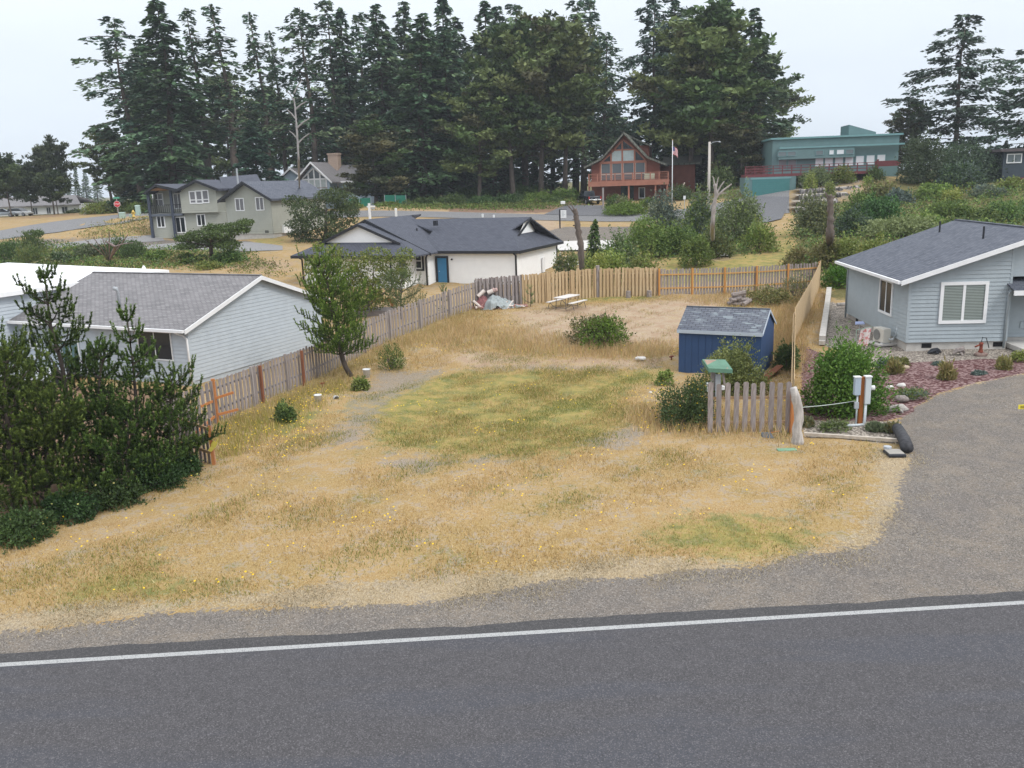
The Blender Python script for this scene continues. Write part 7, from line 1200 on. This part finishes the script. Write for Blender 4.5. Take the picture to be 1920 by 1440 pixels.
for px, Y, yt, lb in ((1131, 122, 352, 'pinkish post at the right side of the black truck'), (152, 150, 386, 'white post at the right end of the white house'), (158, 140, 394, 'short white bollard near the street corner, left one'), (161, 140, 393, 'short white bollard near the street corner, right one'), (905, 112, 401, 'thin white marker stake on the far street edge'), (926, 112, 403, 'short white marker beside the thin stake')):
    P = gY(px, Y); zt = at(px, yt, Y)[2]-P[2]; o = MB().box(-.12, .12, -.12, .12, -.1, zt).build('marker_post', PINKW if 'pink' in lb else BKT, None, bevel=.02); o.location = P; tag(o, lb, 'post')
P = gY(1272, 128); o = thing('wooden_steps', 'red-brown garden steps with pale handrail at the right end of the chalet', 'steps', P, -.3); MB().bar((0, -1.5, 0), (.8, .5, 2.2), .12, .1).build('handrail', M('pale_rail_wood', (.45, .36, .3), .8), o)
sm = MB()
for i in range(6): sm.box(-1.6, -.1, -1.4+i*.35, -1.0+i*.35, 0, .2+i*.2)
sm.build('step', RBL, o)

# ------------------------------------------------------------------ grass, flowers and undergrowth nobody could count
def tufts(name, polys, n, hgt, wd, cols, seed, bend=.5, tallm=None, mask=None):
    r = np.random.default_rng(seed); X, Y_ = [], []; tot = 0
    while tot < n:
        y = r.uniform(mask[0], mask[1], 200000); x = r.uniform(mask[2], mask[3], 200000); px, py = proj(np.stack([x, y, Gv(x, y)], -1)); px = px+r.normal(0, 14, len(px)); py = py+r.normal(0, 7, len(py))*np.clip(30/y, .3, 1.3); ok = np.zeros(len(x), bool)
        for q in polys[0]: ok |= inpoly(px, py, q)
        for q in polys[1]: ok &= ~inpoly(px, py, q)
        if len(polys) > 2: ok &= polys[2](x, y, r)
        X.append(x[ok]); Y_.append(y[ok]); tot += ok.sum()
        if ok.sum() == 0: break
    x = np.concatenate(X)[:n]; y = np.concatenate(Y_)[:n]; n = len(x); z = Gv(x, y); h = hgt*r.uniform(.5, 1.4, n); a = r.uniform(0, 2*pi, n); b = bend*r.uniform(.2, 1.2, n)*h; ad = r.uniform(0, 2*pi, n)
    w_ = wd*r.uniform(.6, 1.4, n)*.5; sx2, sy2 = np.cos(a)*w_, np.sin(a)*w_; V = np.stack([np.stack([x-sx2, y-sy2, z-.01], -1), np.stack([x+sx2, y+sy2, z-.01], -1), np.stack([x+np.cos(ad)*b, y+np.sin(ad)*b, z+h], -1)], 1).reshape(-1, 3); col = np.clip(pal(r, n, cols, None, .15), .01, .8)
    return V, np.repeat(col, 3, 0)
LOT = [(-400, 1200), (0, 1150), (350, 1125), (760, 1090), (1250, 1045), (1640, 1010), (1640, 840), (1500, 830), (1480, 780), (1535, 540), (1230, 556), (893, 580), (560, 735), (410, 795), (395, 880), (0, 1020), (-400, 1100)]
CUT = GRAVEL[:1]; vn = lambda x, y, k, s: np.sin(x*k+s)*np.sin(y*k*1.2+s*2)+.5*np.sin(x*k*2.3-y*k*1.7+s)
DRYC = [(.56, .40, .185), (.49, .32, .13), (.62, .48, .27), (.46, .33, .125), (.56, .36, .155)]; GRC = [(.24, .25, .06), (.31, .29, .08), (.18, .21, .05), (.38, .32, .10)]
parts = []
shed_keep = lambda x, y, r: ~((x > 7.2) & (x < 11.6) & (y > 37) & (y < 41))
BARE = SAND+DIRT[2:]
parts.append(tufts('g', (  [LOT], CUT+BARE, lambda x, y, r: shed_keep(x, y, r) & (vn(x, y, .55, 1.)+r.normal(0, .4, len(x)) > -.4)), 130000, .085, .02, DRYC, 61, .9, mask=(17, 62, -16, 22)))
parts.append(tufts('g', ([LOT], CUT+SAND, lambda x, y, r: shed_keep(x, y, r) & (vn(x, y, .8, 4.)+r.normal(0, .35, len(x)) > .75)), 26000, .10, .02, GRC, 62, .8, mask=(17, 62, -16, 22)))
parts.append(tufts('g', (GREEN[:11], CUT, lambda x, y, r: vn(x, y, 1.1, 2.)+r.normal(0, .5, len(x)) > -.1), 34000, .075, .02, GRC, 63, .8, mask=(17, 60, -16, 22)))
parts.append(tufts('g', (STRAW[:1], [], lambda x, y, r: vn(x, y, 1.4, 2.)+r.normal(0, .6, len(x)) > .2), 16000, .045, .022, [(.46, .38, .26), (.38, .31, .2), (.5, .42, .3)], 64, 1.6, mask=(15, 30, -16, 16)))
parts.append(tufts('g', (SAND[2:4], [], lambda x, y, r: shed_keep(x, y, r) & (vn(x, y, 1.3, 2.5)+.6*vn(x, y, 3., 1.)+r.normal(0, .4, len(x)) > .35)), 9000, .10, .022, [(.52, .34, .20), (.58, .44, .27), (.46, .30, .15), (.34, .33, .14)], 72, .9, mask=(30, 62, -8, 22)))
V = np.concatenate([q[0] for q in parts]); cc = np.concatenate([q[1] for q in parts]); stuff(fast_mesh('short_grass', V, np.arange(len(V)).reshape(-1, 3), cc, LEAF))['label'] = 'short dry straw-coloured grass covering the empty lot'
TALC = [(.60, .39, .20), (.66, .47, .29), (.53, .35, .17), (.62, .44, .24), (.46, .37, .15)]
parts = [tufts('g', (TALL, [], lambda x, y, r: shed_keep(x, y, r) & (vn(x, y, .9, 3.)+r.normal(0, .5, len(x)) > -.4)), 20000, .25, .024, TALC, 65, .5, mask=(25, 62, -14, 22)),
 tufts('g', ([[(800, 640), (890, 610), (1000, 650), (1270, 655), (1270, 672), (1000, 664), (880, 655)], [(1440, 600), (1520, 545), (1500, 690), (1455, 690)], [(1180, 770), (1330, 760), (1480, 800), (1480, 825), (1200, 815)]], [], lambda x, y, r: shed_keep(x, y, r)), 8500, .40, .026, TALC, 66, .5, mask=(25, 62, -6, 22)),
 tufts('g', ([[(410, 800), (560, 735), (660, 715), (655, 740), (560, 790), (480, 830), (410, 880)]], []), 4500, .24, .024, [(.42, .36, .10), (.50, .37, .14), (.32, .30, .07)], 67, .5, mask=(25, 46, -14, 0)), tufts('g', ([[(410, 805), (560, 735), (690, 665), (820, 606), (893, 580), (893, 590), (700, 690), (570, 752), (410, 830)]], []), 5000, .32, .022, [(.50, .36, .16), (.40, .31, .11), (.56, .43, .22)], 71, .4, mask=(25, 60, -14, 2))]
V = np.concatenate([q[0] for q in parts]); cc = np.concatenate([q[1] for q in parts]); stuff(fast_mesh('tall_grass', V, np.arange(len(V)).reshape(-1, 3), cc, LEAF))['label'] = 'tall rusty seed grass along fences and across the sandy rise'
r = np.random.default_rng(68); V, cc = tufts('f', ([LOT], CUT+BARE, lambda x, y, r: shed_keep(x, y, r) & (vn(x, y, .9, 5.)+r.normal(0, .4, len(x)) > .7)), 650, .01, .05, [(1, 1, 1)], 68, 0., mask=(17, 58, -16, 20))
V2, c2 = tufts('f', ([[(410, 800), (540, 745), (650, 720), (600, 790), (410, 870)], [(1180, 740), (1320, 760), (1330, 812), (1200, 810)], [(420, 840), (600, 790), (560, 870)]], []), 420, .01, .05, [(1, 1, 1)], 69, 0., mask=(24, 46, -14, 9))
C3 = np.concatenate([V, V2])[::3]+np.stack([np.zeros((len(V)+len(V2))//3), np.zeros((len(V)+len(V2))//3), r.uniform(.1, .3, (len(V)+len(V2))//3)], -1); n = len(C3); Vf, cf = diamonds(C3, r.normal(0, 1, (n, 3))*np.array((1, 1, .2)), np.array((0, -.5, 1.))+r.normal(0, .3, (n, 3)), .06, .055, np.tile(np.array((.72, .55, .025)), (n, 1)))
stuff(fast_mesh('yellow_wildflowers', Vf, np.arange(len(Vf)).reshape(-1, 4), cf, LEAF))['label'] = 'tiny yellow wildflowers dotted through the dry grass'
def under(name, label, polys, n, size, cols, seed, mask, hmax, holes=()):
    r = np.random.default_rng(seed); V, c = tufts('u', (polys, list(holes)), n, .01, .01, [(1, 1, 1)], seed, 0., mask=mask); C3 = V[::3].copy(); n = len(C3); lump = np.clip(.55+.45*(vn(C3[:, 0], C3[:, 1], .8, seed)), .05, 1.4); C3[:, 2] += r.uniform(0, 1, n)**.8*hmax*lump; tone = pal(r, n, cols, None, .16)*(1+.25*vn(C3[:, 0], C3[:, 1], .5, seed+1))[:, None]
    Vv, cv = diamonds(C3, r.normal(0, 1, (n, 3))+np.array((0, 0, .8)), r.normal(0, 1, (n, 3))+np.array((0, -.3, .8)), size*r.uniform(.6, 1.3, n), size*.5, np.clip(tone, .01, .6)); stuff(fast_mesh(name, Vv, np.arange(len(Vv)).reshape(-1, 4), cv, LEAF))['label'] = label
PATHG = [[(1425, 500), (1430, 455), (1450, 430), (1490, 430), (1490, 500)], [(1400, 370), (1490, 370), (1480, 425), (1420, 425)]]
under('undergrowth', 'low green undergrowth between the shrubs on the slope', [[(1180, 470), (1190, 440), (1260, 420), (1420, 400), (1440, 440), (1420, 480), (1300, 478), (1230, 490)], [(1490, 500), (1495, 440), (1500, 395), (1560, 390), (1640, 385), (1700, 360), (1930, 350), (1930, 430), (1640, 500), (1560, 560), (1545, 560)], [(1080, 500), (1190, 470), (1240, 500)]], 30000, .26, MID+OLIVE+DK, 81, (58, 112, 4, 75), 1.0, PATHG)
under('bank_cover', 'low green cover on the bank below the tall grove', [[(820, 380), (1095, 360), (1095, 384), (1000, 394), (840, 392), (700, 392), (640, 398)]], 14000, .34, MID+OLIVE, 82, (120, 150, -32, 16), .7)
under('field_weeds', 'yellow-green weeds on the bank left of the balcony house', [[(150, 445), (190, 420), (292, 404), (292, 440), (200, 450)], [(0, 455), (60, 462), (200, 466), (470, 480), (540, 500), (520, 520), (300, 500), (0, 520)]], 14000, .22, TANG+TANG+YEL[:2], 83, (68, 118, -70, -12), .35)

# ------------------------------------------------------------------ air: thin sea haze that greys the far trees
hz = MB().box(-1700, 1700, -70, 2300, -12, 75).build('haze'); stuff(hz); hz['label'] = 'thin coastal haze'
m = bpy.data.materials.new('haze_air'); m.use_nodes = True; t = m.node_tree; t.nodes.clear(); o = t.nodes.new('ShaderNodeOutputMaterial'); pv = t.nodes.new('ShaderNodeVolumePrincipled'); pv.inputs['Color'].default_value = (.86, .92, 1, 1); pv.inputs['Density'].default_value = .00030; pv.inputs['Anisotropy'].default_value = .0; t.links.new(pv.outputs[0], o.inputs['Volume']); hz.data.materials.append(m)
under('scrub_cover', 'low dark scrub between the pines behind the left house', [[(-40, 455), (120, 462), (290, 470), (470, 472), (470, 500), (300, 505), (150, 510), (-40, 520)]], 15000, .24, DK+OLIVE+MID, 84, (66, 98, -60, -14), .8)
